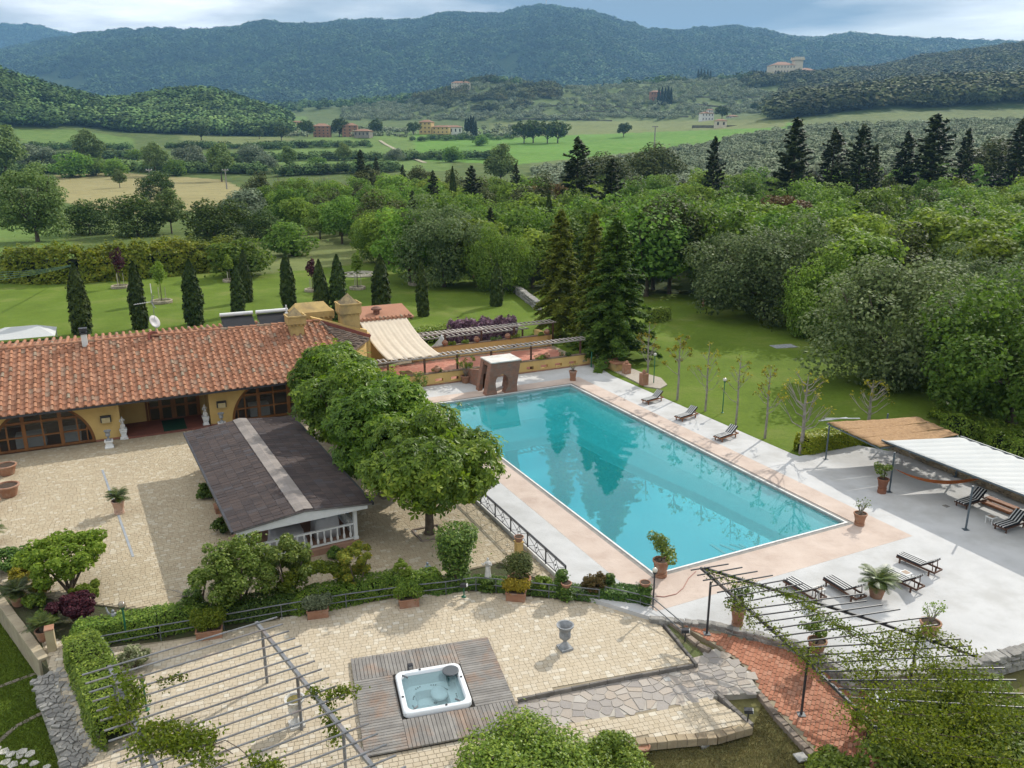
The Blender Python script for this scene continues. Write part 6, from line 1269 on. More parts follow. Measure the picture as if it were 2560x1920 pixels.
shrub('oleander_bush', 'bright leafy bush filling the bottom right corner', 2480, 2030, -1.0, 6.6, 2.5, L_OLE, 34000, .16, .0, 46, .08, 'bush', stems=6, cr=(.24, .36), lb=.3); shrub('oleander_bush', 'leafy bush at the bottom edge under the right pergola', 2120, 2010, -.8, 3.0, .85, L_OLE, 9000, .15, .0, 24, .06, 'bush')
def column_ivy(label, px, py, z, h, w, n, top=None, cat='ivy', heart=False, name='ivy_column'):
    q = P(px, py, z); rng = np.random.RandomState(abs(int(px))); e = empty(name, tuple(q), 0, label, cat)
    MB().tube([(0, 0, -.1), (0, 0, h * .92)], [w * .32, w * .25], 8).build('post', M_BARK, e)
    cl = [(rng.normal(0, .05), rng.normal(0, .05), h * i / 8, w * (.52 if not heart else .40 + .55 * (i / 8)), h * .10) for i in range(1, 9)]
    if heart: cl += [(.42, .15, h * .92, w * .5, .3), (-.35, -.1, h * .82, w * .5, .32)]
    link('foliage', leaf_mesh('foliage', rng, cl, n, .10, .08, L_IVY, jit=.45), e); return e
column_ivy('tall ivy column widening to a heart shape by the deck railing', 1142, 1465, -.12, 2.3, .86, 7000, heart=True); column_ivy('ivy covered stump with dead branches left of the privet tree', 485, 1552, -.12, 1.15, .62, 2200)
column_ivy('slim ivy post right of the round potted bush', 1402, 1490, -.12, 1.05, .40, 1900); column_ivy('ivy post carrying a terracotta bowl beside the slim one', 1415, 1500, -.12, .55, .42, 1200); column_ivy('cylindrical ivy covered post at the end of the border', 1610, 1512, -.12, .78, .44, 2200); column_ivy('ivy covered pedestal of the standing statue', 1220, 1472, -.12, .5, .58, 1500); column_ivy('ivy post behind the copper shrub', 1525, 1480, -.12, .7, .34, 1000)
m = MB(); rg = random.Random(9); q = P(470, 1490, .95)
for i in range(14):
    a = rg.uniform(0, 6.28); l = rg.uniform(.4, 1.0); m.tube([(0, 0, 0), (math.cos(a) * l * .5, math.sin(a) * l * .5, .25 * l), (math.cos(a) * l, math.sin(a) * l, rg.uniform(.1, .5))], [.025, .015, .005], 4)
tag(m.build('dead_branches', M_BARKP, None, tuple(q)), 'bare twiggy branches over the ivy stump', 'branches')
# jasmine arch over the path
a0, a1 = P(705, 1520, -.12), P(872, 1490, -.12); e = empty('jasmine_arch', tuple((a0 + a1) / 2), 0, 'leafy green arch over the courtyard path', 'arch'); rng = np.random.RandomState(5); d = (a1 - a0) / 2; cl = []; pts = []
for i in range(23):
    t = math.pi * i / 22; p = -d * math.cos(t); z = 1.45 * math.sin(t) ** .6; pts.append((p[0], p[1], z)); cl.append((p[0] + rng.normal(0, .06), p[1] + rng.normal(0, .06), z, .24 + .08 * rng.rand(), .2))
MB().tube(pts, .025, 5).build('arch_frame', M_DKMET, e); link('foliage', leaf_mesh('foliage', rng, cl, 5200, .12, .07, L_VINE), e)
# ---------------------------------------------------------------- firs, sparse magnolias
FIR = [conifer('fir_tree', 81, 11.2, 3.6, L_FIR, 170, 17000, .50, .12, .22, .10, .28, .7), conifer('fir_tree', 82, 11.2, 3.1, L_FIRY, 140, 13000, .50, .10, .30, .10, .3, .7)]
place(FIR[1], tuple(P(1398, 842, -.1)), .5, (.92, .92, 1.0), 'yellowish tall fir, left of the three beyond the pool', None, 'fir'); place(FIR[0], tuple(P(1532, 905, -.1)), 1.5, 1.0, 'dark green tall fir, nearest of the three beyond the pool', None, 'fir'); place(FIR[1], tuple(P(1478, 868, -.1)), 2.6, (.75, .75, 1.0), 'olive green fir standing between the other two', None, 'fir')
def sparse_tree(px, py, top, label, n, thick=.06, seed=1, wide=1.0):
    q = P(px, py, -.05); h = ZT(q, 0, top) + .05; rng = np.random.RandomState(seed); e = empty('magnolia_tree', tuple(q), 0, label, 'tree', 'sparse magnolias along the deck'); m = MB(); tips = []
    m.tube([(0, 0, -.1), (.03, .02, h * .3), (-.03, 0, h * .62), (0, 0, h * .96)], [thick * 1.2, thick, thick * .7, thick * .2], 6); tips.append((0, 0, h * .96))
    for i in range(int(13 * wide)):
        z0 = h * rng.uniform(.28, .85); a = i * 2.4 + rng.uniform(-.4, .4); l = h * .22 * wide * (1.15 - z0 / h) * rng.uniform(.8, 1.4); tp = Vector((math.cos(a) * l, math.sin(a) * l, z0 + l * rng.uniform(.7, 1.3))); md = Vector((math.cos(a) * l * .45, math.sin(a) * l * .45, z0 + l * .25))
        m.tube([(0, 0, z0), md, tp], [thick * .4, thick * .26, thick * .1], 4); tips.append(tuple(tp))
        for _ in range(2): b = rng.uniform(-1, 1); t2 = md.lerp(tp, .5) + Vector((math.cos(a + b) * l * .4, math.sin(a + b) * l * .4, l * .35)); m.tube([md.lerp(tp, .3), t2], [thick * .18, thick * .07], 4); tips.append(tuple(t2))
    m.build('trunk', M_BARKP, e); tp = np.array(tips)[rng.choice(len(tips), n)] + rng.normal(0, .07, (n, 3)); V, F = leaves(rng, tp, rng.normal(0, 1, (n, 3)), .17, .09, jit=.4); link('crown', flat_mesh('crown', V, F, L_MAG), e)
for k, (px, py, top, n, th, lab) in enumerate(((1617, 962, 800, 170, .07, 'sparse magnolia nearest the terracotta pillar'), (1693, 1000, 832, 480, .07, 'fullest leaved of the sparse magnolias, second from the firs'), (1763, 1028, 852, 150, .06, 'crooked sparse magnolia left of the green lamp'), (1839, 1064, 880, 120, .06, 'thin bare magnolia right of the green lamp'), (1912, 1096, 908, 170, .065, 'sparse magnolia third from the reed canopy'), (2001, 1135, 930, 210, .10, 'thick trunked pruned magnolia left of the reed canopy'), (2168, 1075, 945, 170, .10, 'pale pruned magnolia behind the reed canopy'))):
    sparse_tree(px, py, top, lab, n, th, k + 3, 1.0 if k < 5 else 1.5)
# ================================================================ POTS
def PL(px, py, z=-.4):                       # point on the land seen there
    for _ in range(8): q = P(px, py, z); z = lz(q[0], q[1])
    return q
def pot_profile(h, r): return [(r * .62, 0), (r * .66, h * .04), (r * .68, h * .1), (r * .9, h * .8), (r * .92, h * .84), (r * 1.0, h * .86), (r * 1.02, h * .97), (r * .98, h), (r * .86, h), (r * .84, h * .88), (.01, h * .87)]
def pot(label, p, h, r, stand_h=0.0, name='terracotta_pot', cat='pot', mat=None, group=None):
    e = empty(name, tuple(p), 0, label, cat, group); z = 0
    if stand_h: MB().lathe([(r * .72, 0), (r * .76, stand_h * .3), (r * .70, stand_h * .7), (r * .78, stand_h)], 14).build('stand', mat or M_TERRA, e, smooth=R(40)); z = stand_h
    MB().lathe(pot_profile(h, r), 18, (0, 0, z)).build('pot', mat or M_TERRA, e, smooth=R(35)); MB().lathe([(r * .84, h * .89 + z), (.01, h * .90 + z)], 14).build('soil', M_SOIL, e); return e, z + h * .9
def cycad_fronds(rng, n, ln, wd=.30):
    VV = []
    for i in range(n):
        a = i * 2.39996; el = R(rng.uniform(8, 75)); l = ln * rng.uniform(.8, 1.1); m_ = 17; prev = None
        for k in range(1, m_):
            t = k / m_; r_ = l * t * math.cos(el * (1 - .35 * t)); z = l * t * math.sin(el) - l * .38 * t * t; p = np.array([math.cos(a) * r_, math.sin(a) * r_, z]); d = np.array([math.cos(a), math.sin(a), math.sin(el) * .6 - .6 * t]); d /= np.linalg.norm(d); s = np.array([-math.sin(a), math.cos(a), 0]); L_ = wd * ln * math.sin(math.pi * min(t * .9 + .12, 1)) ** .7
            for sg in (-1, 1): tip = p + (s * sg * .8 + d * .6) * L_ + np.array([0, 0, .12 * L_]); w = d * l * .026; VV += [p - w, tip - w * .2, tip + w * .2, p + w]
    return np.array(VV)
def cycad(label, p, base, s, name='cycad', nf=34, ln=.75, trunk=.2, parent_e=None):
    e = parent_e; rng = np.random.RandomState(int(abs(p[0]) * 100)); MB().lathe([(.13 * s, 0), (.14 * s, trunk * .5), (.10 * s, trunk)], 9, (0, 0, base)).build('trunk', M_BARK, e); V = cycad_fronds(rng, nf, ln * s) + np.array([0, 0, base + trunk]); link('fronds', flat_mesh('fronds', V, np.arange(len(V)).reshape(-1, 4), L_CYC), e)
def potted(label, px, py, z, h, r, kind, size, stand_h=0.0, cat='potted plant', name='potted_plant', mat=None, n=900):
    q = P(px, py, z); e, t = pot(label, q, h, r, stand_h, name, cat, mat); rng = np.random.RandomState(abs(int(px))); s = size
    if kind == 'cycad': cycad(label, q, t, s, parent_e=e)
    elif kind == 'citrus':
        MB().tube([(0, 0, t - .05), (.03, 0, t + s * .45), (0, .03, t + s * .9)], [.035, .03, .01], 6).build('trunk', M_BARK, e)
        cl = [(rng.normal(0, .28) * s, rng.normal(0, .28) * s, t + s * rng.uniform(.35, 1.05), s * .24, s * .2) for _ in range(11)]; link('foliage', leaf_mesh('foliage', rng, cl, n, .11, .055, L_PRIV), e)
        m = MB()
        for c_ in cl[:6]: m.ball((c_[0] * 1.1, c_[1] * 1.1, c_[2] - .03), .028, 6, 5)
        m.build('fruit', M('fruit', (.60, .33, .02), None, 3, .5), e)
    elif kind == 'bare':
        m = MB(); tips = []
        for i in range(9):
            a = i * 2.4; l = s * rng.uniform(.6, 1.0); p1 = Vector((math.cos(a) * l * .2, math.sin(a) * l * .2, t + l * .45)); p2 = Vector((math.cos(a) * l * .5, math.sin(a) * l * .5, t + l)); m.tube([(0, 0, t - .05), p1, p2], [.022, .015, .005], 4); p3 = p1 + Vector((math.cos(a + 1) * l * .3, math.sin(a + 1) * l * .3, l * .4)); m.tube([p1, p3], [.012, .004], 4); tips += [tuple(p2), tuple(p3)]
        m.build('branches', M_BARKP, e); tp = np.array(tips)[rng.choice(len(tips), n)] + rng.normal(0, .06, (n, 3)); V, F = leaves(rng, tp, rng.normal(0, 1, (n, 3)), .09, .05); link('foliage', flat_mesh('foliage', V, F, L_DEC2), e)
    elif kind == 'ball': link('foliage', leaf_mesh('foliage', rng, [(0, 0, t + s * .55, s * .5, s * .5)] + [(rng.normal(0, .3) * s * .5, rng.normal(0, .3) * s * .5, t + s * .6, s * .3, s * .3) for _ in range(9)], n, .09, .05, L_OAK), e)
    return e
potted('cycad in a white footed pot in the middle of the courtyard', 299, 1283, Z_C, .52, .30, 'cycad', .95, .14, mat=M('pale_terracotta', (.52, .36, .28), (.42, .26, .18), 3, .85, .15, 20))
potted('large cycad in a terracotta pot on the white deck', 2190, 1492, 0, .52, .34, 'cycad', 1.25); potted('cycad in a terracotta pot by the left lawn path', 48, 1512, -.15, .40, .30, 'cycad', .95); potted('cycad in a terracotta pot behind the buff gate post', 112, 1600, -.2, .42, .28, 'cycad', .85); potted('cycad cut off by the left picture edge', -18, 1360, Z_C, .45, .3, 'cycad', .95)
potted('citrus tree in a tall terracotta pot at the near left pool corner', 1651, 1440, 0, .55, .34, 'citrus', .95, .18, n=1500); potted('small bare shrub in a terracotta pot at the near right pool corner', 2148, 1312, 0, .44, .30, 'bare', .62, .14, n=90); potted('leafy citrus on a tall dark pot under the white canopy post', 2204, 1232, 0, .48, .28, 'citrus', .72, .28, n=700, mat=M('dark_terracotta', (.26, .11, .065), (.20, .085, .05), 3, .85))
potted('citrus in a terracotta pot under the right pergola', 1843, 1562, 0, .52, .27, 'citrus', .75, .12, n=800); potted('potted shrub seen through the vines of the right pergola', 2040, 1632, 0, .5, .32, 'citrus', .7, n=700); potted('twiggy shrub in a big pot at the right end of the pergola', 2322, 1585, 0, .5, .36, 'bare', .75, n=160); potted('bare stemmed pot at the far right corner of the pool', 1432, 951, 0, .58, .30, 'bare', .6, .16, n=40)
potted('potted plant against the brick side of the pool arch', 1164, 957, 0, .55, .36, 'bare', 1.5, n=900); potted('leafy pot beside the ochre wall next to the chestnuts', 1048, 980, 0, .3, .25, 'citrus', .95, n=900); potted('huge round clipped bush in a wide terracotta pot at the railing', 1298, 1478, -.12, .60, .46, 'ball', 1.05, n=4200)
for px, py, h, r, lab in ((18, 1186, .55, .52, 'upper wide empty terracotta pot at the left edge'), (22, 1240, .60, .55, 'lower wide empty terracotta pot at the left edge'), (-22, 1275, .5, .45, 'terracotta pot half cut off by the left edge')): pot(lab, P(px, py, Z_C), h, r)
for px, py, z, lab in ((768, 1520, -.1, 'shallow terracotta bowl by the planter at the arch'), (1297, 1385, -.12, 'terracotta bowl on an ochre post at the deck railing'), (1415, 1500, -.12, 'terracotta bowl on the short ivy post'), (1610, 1512, -.12, 'terracotta pot on top of the ivy cylinder')):
    q = P(px, py, z)
    if 'ochre post' in lab: tag(MB().box(-.14, .14, -.14, .14, 0, .55).box(-.17, .17, -.17, .17, .55, .6).build('ochre_post', M_OCHW, None, tuple(q), TH), 'short ochre post at the deck railing', 'post'); q = q + np.array([0, 0, .6])
    if 'short ivy' in lab: q = q + np.array([0, 0, .52])
    if 'cylinder' in lab: q = q + np.array([0, 0, .74])
    pot(lab, q, .22, .21, name='terracotta_bowl', cat='bowl')
def planter(label, px, py, z, w, mat, n, hgt, rz, lf=.1):
    q = P(px, py, z); e = empty('planter_box', tuple(q), rz, label, 'planter', 'terracotta planters at the railing'); h = .34
    MB().box(-.2, .2, -w / 2, w / 2, 0, h * .9).box(-.23, .23, -w / 2 - .03, w / 2 + .03, h * .9, h).build('box', M_TERRA, e); MB().box(-.18, .18, -w / 2 + .03, w / 2 - .03, h, h + .01).build('soil', M_SOIL, e); rng = np.random.RandomState(abs(int(px)))
    cl = [(rng.normal(0, .06), w * (i / 5 - .5) * .85, h + hgt * rng.uniform(.3, .6), .24, hgt * .42) for i in range(6)]; link('foliage', leaf_mesh('foliage', rng, cl, n, lf, lf * .4, mat, up=.2), e)
planter('terracotta planter with tall green shrub by the left pergola corner', 525, 1592, Z_T, .85, L_VINE, 3200, .85, TL); planter('terracotta planter with olive green shrub left of the jasmine arch', 795, 1540, Z_T, .75, L_OLV, 2200, .62, TL); planter('terracotta planter with fine bright green shrub in front of the railing', 1022, 1513, Z_T, .72, L_HEDGE, 2600, .62, TL); planter('terracotta planter with yellow shrub at the bend of the railing', 1290, 1498, Z_T, .72, L_YEL, 2200, .55, TL - R(24))
for px, py, lab in ((548, 1278, 'upper small terracotta box left of the pavilion'), (562, 1305, 'lower small terracotta box left of the pavilion')):
    tag(MB().box(-.3, .3, -.18, .18, 0, .25).box(-.33, .33, -.21, .21, .25, .3).build('terracotta_box', M_TERRA, None, tuple(P(px, py, Z_C)), TH), lab, 'planter')
# ================================================================ URNS AND STATUES
def urn(label, px, py, z, s, mat, ped=0.0, soil=False):
    q = P(px, py, z); e = empty('stone_urn', tuple(q), TH, label, 'urn'); b = 0
    if ped: MB().lathe([(.24, 0), (.24, .06), (.19, .10), (.17, ped * .6), (.20, ped - .06), (.23, ped - .05), (.23, ped)], 4, sq=True).build('pedestal', M_WHITEP, e); b = ped
    MB().box(-.22 * s, .22 * s, -.22 * s, .22 * s, b, b + .08 * s).build('plinth', mat, e)
    MB().lathe([(.19 * s, .08 * s), (.17 * s, .14 * s), (.07 * s, .24 * s), (.06 * s, .32 * s), (.10 * s, .36 * s), (.20 * s, .46 * s), (.21 * s, .58 * s), (.19 * s, .66 * s), (.22 * s, .80 * s), (.30 * s, .90 * s), (.31 * s, .95 * s), (.26 * s, .95 * s), (.18 * s, .80 * s), (.15 * s, .60 * s), (.01, .55 * s)], 18, (0, 0, b)).build('bowl', mat, e, smooth=R(40))
    if soil: MB().lathe([(.24 * s, .90 * s), (.01, .92 * s)], 12, (0, 0, b)).build('soil', M('dry_plant', (.22, .17, .06), (.12, .12, .04), 12, .95, .6, 40), e)
urn('dark grey stone urn alone on the lower terrace', 1412, 1621, Z_T, .98, M_STONEG); urn('pale stone urn with dry soil under the left pergola', 742, 1812, Z_T, .98, M_STONEW, soil=True); urn('grey urn on a white pedestal left of the entrance', 274, 1118, Z_C, .62, M_STONEG, .42); urn('grey urn on a white pedestal right of the entrance', 556, 1072, Z_C, .62, M_STONEG, .42)
def statue(label, px, py, z, h, mat, kind, ped=0.0, rz=0.0, name='statue'):
    q = P(px, py, z); e = empty(name, tuple(q), rz, label, 'statue')
    if ped: MB().lathe([(.22, 0), (.22, .08), (.15, .14), (.13, ped * .45), (.19, ped * .75), (.15, ped - .1), (.21, ped - .06), (.21, ped)], 4, sq=True).build('pedestal', M_WHITEP, e)
    k = h / 1.0; m = MB(); lift = .5 if 'ivy pedestal' in label else 0
    m.lathe([(.17, 0), (.16, .1), (.135, .3), (.12, .45), (.13, .52), (.105, .60), (.13, .70), (.145, .78), (.11, .84), (.05, .87), (.045, .89)], 12)
    for i in range(len(m.v)):
        x, y, z_ = m.v[i]; a = math.atan2(y, x); f = 1 + .10 * math.sin(a * 6) * max(0, .6 - z_); m.v[i] = (x * .8 * f, y * f, z_)
    m.ball((.01, 0, .945), .065, 10, 8, (1, .9, 1.15)); m.ball((-.02, 0, .965), .066, 8, 6, (1, .95, .9))
    arms = {'maiden': [[(0, .13, .80), (.10, .16, .66), (.15, .04, .74)], [(0, -.13, .80), (.08, -.22, .70), (.12, -.30, .82)]], 'robed': [[(0, .13, .80), (.12, .12, .66), (.15, 0, .68)], [(0, -.13, .80), (.12, -.12, .66), (.15, 0, .66)]], 'reach': [[(0, .13, .80), (.05, .20, .95), (.12, .24, 1.10)], [(0, -.13, .80), (.06, -.18, .62), (.12, -.16, .5)]], 'putto': [[(0, .13, .78), (.14, .18, .72), (.20, .06, .80)], [(0, -.13, .78), (.12, -.2, .66), (.18, -.08, .60)]]}[kind]
    for a in arms: m.tube(a, [.042, .036, .026], 7); m.ball(a[2], .032, 6, 5)
    if kind == 'putto': m.ball((.08, .02, .52), .10, 8, 6); m.tube([(0, .09, .30), (.12, .14, .22), (.10, .12, .0)], [.085, .065, .05], 7); m.tube([(0, -.09, .30), (.10, -.14, .20), (.06, -.14, .0)], [.085, .065, .05], 7)
    if kind == 'robed2': pass
    m.xf(Matrix.Scale(k, 4)); o = m.build('figure', mat, e, smooth=True); o.location = (0, 0, ped + lift); rm = o.modifiers.new('fuse', 'REMESH'); rm.mode = 'VOXEL'; rm.voxel_size = .014 * k; rm.use_smooth_shade = True
    return e
M_BLUE = M('blue_robe', (.035, .13, .36), (.45, .50, .58), 2.6, .7, lo=.42, hi=.58); M_DKBL = M('dark_blue_stone', (.05, .09, .14), (.30, .33, .36), 4, .7)
statue('white putto statue on a white pedestal left of the entrance', 311, 1096, Z_C, .72, M_STONEW, 'putto', .62, TH); statue('white putto statue on a white pedestal right of the entrance', 516, 1064, Z_C, .72, M_STONEW, 'putto', .62, TH)
statue('standing grey maiden statue on the ivy pedestal', 1220, 1472, -.12, .82, M_STONEW, 'maiden', 0, TH - .3); statue('pair of dark blue and white figures behind the hedge', 1070, 1455, -.1, .85, M_DKBL, 'robed', 0, TH); statue('grey reaching statue beside the left lamp post', 290, 1578, -.12, .85, M_STONEG, 'reach', 0, 2.0); statue('blue and white robed statue on the shady lawn', 2207, 974, 0, 1.5, M_BLUE, 'robed', .12, -1.2)
# ================================================================ LAMPS
M_GREEN = M('green_paint', (.015, .14, .075), (.012, .11, .06), 3, .45, spec=.5); M_GLOBE = M('globe', (.62, .60, .52), (.55, .53, .46), 2, .12, spec=.7)
def lamp(label, px, py, z, top, mat, r=.11, gm=None):
    q = P(px, py, z); h = ZT(q, 0, top) - z; e = empty('lamp_post', tuple(q), 0, label, 'lamp post'); MB().lathe([(.09, 0), (.09, .03), (.035, .06), (.028, h - 2 * r)], 8).build('post', mat, e, smooth=R(40)); MB().lathe([(.05, h - 2 * r - .06), (.09, h - 2 * r + .02)], 10).build('collar', mat, e); MB().ball((0, 0, h - r), r, 14, 10).build('globe', gm or M_GLOBE, e, smooth=True)
lamp('black lamp post with glass globe at the end of the terrace', 1632, 1524, -.1, 1419, M_DKMET, .10); lamp('green lamp post with globe among the magnolias', 1806, 1032, -.05, 944, M_GREEN, .13); lamp('green lamp post with globe behind the terracotta pillar', 1634, 960, -.05, 882, M_GREEN, .12); lamp('green lamp post with large globe behind the box hedge corner', 318, 1600, -.14, 1503, M_GREEN, .13, M('globe_amber', (.27, .225, .17), None, 2, .12, spec=.7)); lamp('green lamp post with globe under the left pergola', 367, 1775, Z_T, 1685, M_GREEN, .11, MATS['globe_amber'])
def spot(label, px, py, z, mat, hm):
    e = empty('garden_spotlight', tuple(P(px, py, z)), 0, label, 'spotlight'); MB().lathe([(.1, 0), (.1, .02), (.025, .06), (.022, .42)], 10).build('stand', mat, e); MB().beam((-.12, .03, .48), (.12, -.03, .52), .16, .12).build('head', hm, e); MB().beam((.11, -.03, .52), (.135, -.035, .525), .13, .10).build('lens', M_WHITEP, e)
spot('green footed garden spotlight in front of the ivy border', 1160, 1492, Z_T, M_GREEN, M_DKMET); spot('black garden spotlight at the corner of the dry grass', 1868, 1812, -.38, M_DKMET, M_DKMET); spot('small black spotlight in the planted strip', 1712, 1608, -.3, M_DKMET, M_DKMET)
# ================================================================ RAILINGS
M_RAIL = M('rail_grey', (.16, .17, .18), (.10, .105, .11), 4, .5, spec=.4)
def railing(label, pts, h, rails, name='railing'):
    o = np.array(pts[0]); e = empty(name, tuple(o), 0, label, 'railing'); Q = [Vector(np.array(p) - o) for p in pts]
    for p in Q: MB().tube([p + Vector((0, 0, -.25)), p + Vector((0, 0, h))], .018, 6).build('post', M_RAIL, e)
    for f, r in rails: MB().tube([p + Vector((0, 0, h * f)) for p in Q], r, 6).build('rail', M_RAIL, e)
    return e
railing('grey two bar railing along the far side of the lower terrace', G([(258, 1628), (403, 1600), (560, 1573), (705, 1547), (866, 1520), (1010, 1500), (1115, 1488), (1190, 1477), (1240, 1481), (1372, 1495), (1497, 1508)], Z_T), .58, ((1.0, .024), (.5, .020)))
railing('short railing return beside the variegated shrub', G([(258, 1628), (290, 1672)], Z_T), .58, ((1.0, .024), (.5, .020)))
railing('dark handrail from the ivy border past the lamp down to the ramp', [P(1512, 1500, -.12), P(1600, 1520, -.12), P(1632, 1530, -.1), P(1704, 1592, -.3)], .56, ((1.0, .022), (.45, .020)))
xr = empty('lattice_railing', site(6, -3.56, 0), TH, 'black wrought iron railing with diamond panels between deck and courtyard', 'railing'); us = [0.0 + 1.62 * i for i in range(12)]
for a in us: MB().beam((a, 0, -.15), (a, 0, .72), .045, .045).build('post', M_DKMET, xr)
MB().beam((us[0], 0, .72), (us[-1], 0, .72), .05, .04).beam((us[0], 0, .64), (us[-1], 0, .64), .03, .025).beam((us[0], 0, .08), (us[-1], 0, .08), .03, .025).build('rail', M_DKMET, xr)
for a, b in zip(us[:-1], us[1:]):
    c_ = (a + b) / 2; m = MB(); h0, h1, hm = .09, .63, .36
    for p, q in (((a, h0), (c_ - .18, hm)), ((a, h1), (c_ - .18, hm)), ((b, h0), (c_ + .18, hm)), ((b, h1), (c_ + .18, hm)), ((c_ - .18, hm), (c_, h1)), ((c_ + .18, hm), (c_, h1)), ((c_ - .18, hm), (c_, h0)), ((c_ + .18, hm), (c_, h0))): m.beam((p[0], 0, p[1]), (q[0], 0, q[1]), .016, .016)
    m.ball((c_, 0, hm), .04, 6, 5); m.build('lattice_panel', M_DKMET, xr)
MB().box(-6, 18.6, -.05, .05, -.3, .02).build('kerb', M_RIM, xr)
# ================================================================ SUN LOUNGERS
def stripe_material():
    m, nt, b = principled('striped_canvas'); t = node(nt, 'ShaderNodeTexCoord'); s = node(nt, 'ShaderNodeSeparateXYZ'); nt.links.new(t.outputs['Object'], s.inputs[0])
    f = mth(nt, 'GREATER_THAN', mth(nt, 'SINE', mth(nt, 'MULTIPLY', mth(nt, 'ADD', s.outputs[1], .31), 2 * math.pi / .155)), -.35); nt.links.new(mixc(nt, f, (.66, .66, .64), (.014, .015, .02)), b.inputs['Base Color']); b.inputs['Roughness'].default_value = .9; return m
M_STR = stripe_material(); M_TEAK = M('teak', (.30, .13, .06), (.22, .09, .04), 4, .7, .1, 20); M_TEAKD = M('dark_teak', (.11, .055, .035), (.08, .04, .025), 4, .7)
def make_lounger(wood, back=34):
    e = empty('sun_lounger'); sb, cb = math.sin(R(back)), math.cos(R(back))
    m = MB(); m.beam((0, -.31, .27), (1.9, -.31, .27), .05, .08).beam((0, .31, .27), (1.9, .31, .27), .05, .08).beam((.02, -.31, .27), (.02, .31, .27), .05, .07).beam((1.88, -.31, .27), (1.88, .31, .27), .05, .07).build('frame', wood, e)
    for x in (.18, 1.62):
        for y in (-.29, .29): MB().beam((x, y, 0), (x, y, .25), .06, .06).build('leg', wood, e)
    for i in range(9): MB().box(.08 + i * .125, .16 + i * .125, -.3, .3, .30, .318).build('slat', wood, e)
    MB().beam((1.2, 0, .31), (1.2 + .72 * cb, 0, .31 + .72 * sb), .6, .025).build('backrest', wood, e); MB().beam((1.72, -.2, .28), (1.2 + .62 * cb, -.2, .28 + .62 * sb), .03, .03).beam((1.72, .2, .28), (1.2 + .62 * cb, .2, .28 + .62 * sb), .03, .03).build('back_support', wood, e)
    m = MB(); T = .055; prof = [(.0, .32), (1.18, .32), (1.18 + .74 * cb, .33 + .74 * sb)]; top = [(x, z + T) for x, z in prof]; vs = []
    for x, z in prof + top[::-1]: vs += [(x, -.31, z), (x, .31, z)]
    n = 6; fs = [tuple(2 * i for i in range(n))[::-1], tuple(2 * i + 1 for i in range(n))] + [(2 * i, 2 * ((i + 1) % n), 2 * ((i + 1) % n) + 1, 2 * i + 1) for i in range(n)]
    MB().add(vs, fs).build('cushion', M_STR, e); return e
LG = make_lounger(M_TEAK); LGD = make_lounger(M_TEAKD, 38)
def lounger(pr, foot, head, z, label, sc=.86):
    a, b = P(*foot, z), P(*head, z); d = b - a; place(pr, (a[0], a[1], z), math.atan2(d[1], d[0]), sc, label, 'striped sun loungers', 'sun lounger')
def lounger_uv(pr, u, v, du, dv, label, sc=.86): a = W(u, v); d = W(u + du, v + dv) - a; place(pr, tuple(a), math.atan2(d[1], d[0]), sc, label, 'striped sun loungers', 'sun lounger')
lounger_uv(LG, 6.15, 12.55, -.22, 1, 'striped lounger farthest along the deck edge, nearest the terracotta pillar'); lounger_uv(LG, 9.95, 12.4, -.22, 1, 'middle one of three striped loungers along the deck edge'); lounger_uv(LG, 13.9, 12.2, -.22, 1, 'striped lounger on the deck edge nearest the reed canopy')
lounger_uv(LGD, 26.1, 16.5, -.02, 1, 'striped lounger in the shade beside the canopy post'); lounger_uv(LGD, 28.5, 15.8, -.02, 1, 'striped lounger in the shade cut off by the right edge'); lounger_uv(LGD, 28.35, 9.7, 1, .12, 'striped lounger behind the large cycad, farther of two'); lounger_uv(LGD, 28.9, 8.0, 1, .10, 'striped lounger half hidden by the large cycad'); lounger_uv(LGD, 28.4, 5.6, 1, -.02, 'striped lounger right of the white stool beside the pergola'); lounger_uv(LGD, 27.8, 4.1, 1, .05, 'striped lounger under the vines of the pergola')
def stool(label, p, s=.36, h=.34):
    e = empty('white_stool', tuple(p), TH, label, 'stool'); MB().bbox(-s / 2, s / 2, -s / 2, s / 2, h - .04, h, .01).build('seat', M_WHITEP, e); MB().box(-s / 2 + .05, s / 2 - .05, -s / 2 + .05, s / 2 - .05, h, h + .006).build('seat_inlay', M('stool_tan', (.36, .28, .22), None, 3, .8), e)
    for a in (-1, 1):
        for b in (-1, 1): MB().beam((a * (s / 2 - .03), b * (s / 2 - .03), 0), (a * (s / 2 - .03), b * (s / 2 - .03), h - .03), .035, .035).build('leg', M_WHITEP, e)
stool('small white stool under the canopy between two loungers', P(2476, 1308, 0)); stool('small white stool between the loungers at the pergola', P(2046, 1490, 0)); stool('small white stool behind the large cycad', P(2262, 1450, 0))
fd = empty('folded_sunbed', site(26.9, 18.2, 0), TH, 'brown wooden sunbed folded on the deck by the stone wall', 'sunbed')
for k in range(2): MB().bbox(-.75, .75, -.35 + .38 * k, -.02 + .38 * k, .05 + .10 * k, .16 + .10 * k, .015).build('board', M_TEAK, fd)
for x in (-.6, .6): MB().box(x - .05, x + .05, -.3, .3, 0, .05).build('foot', M_TEAKD, fd)
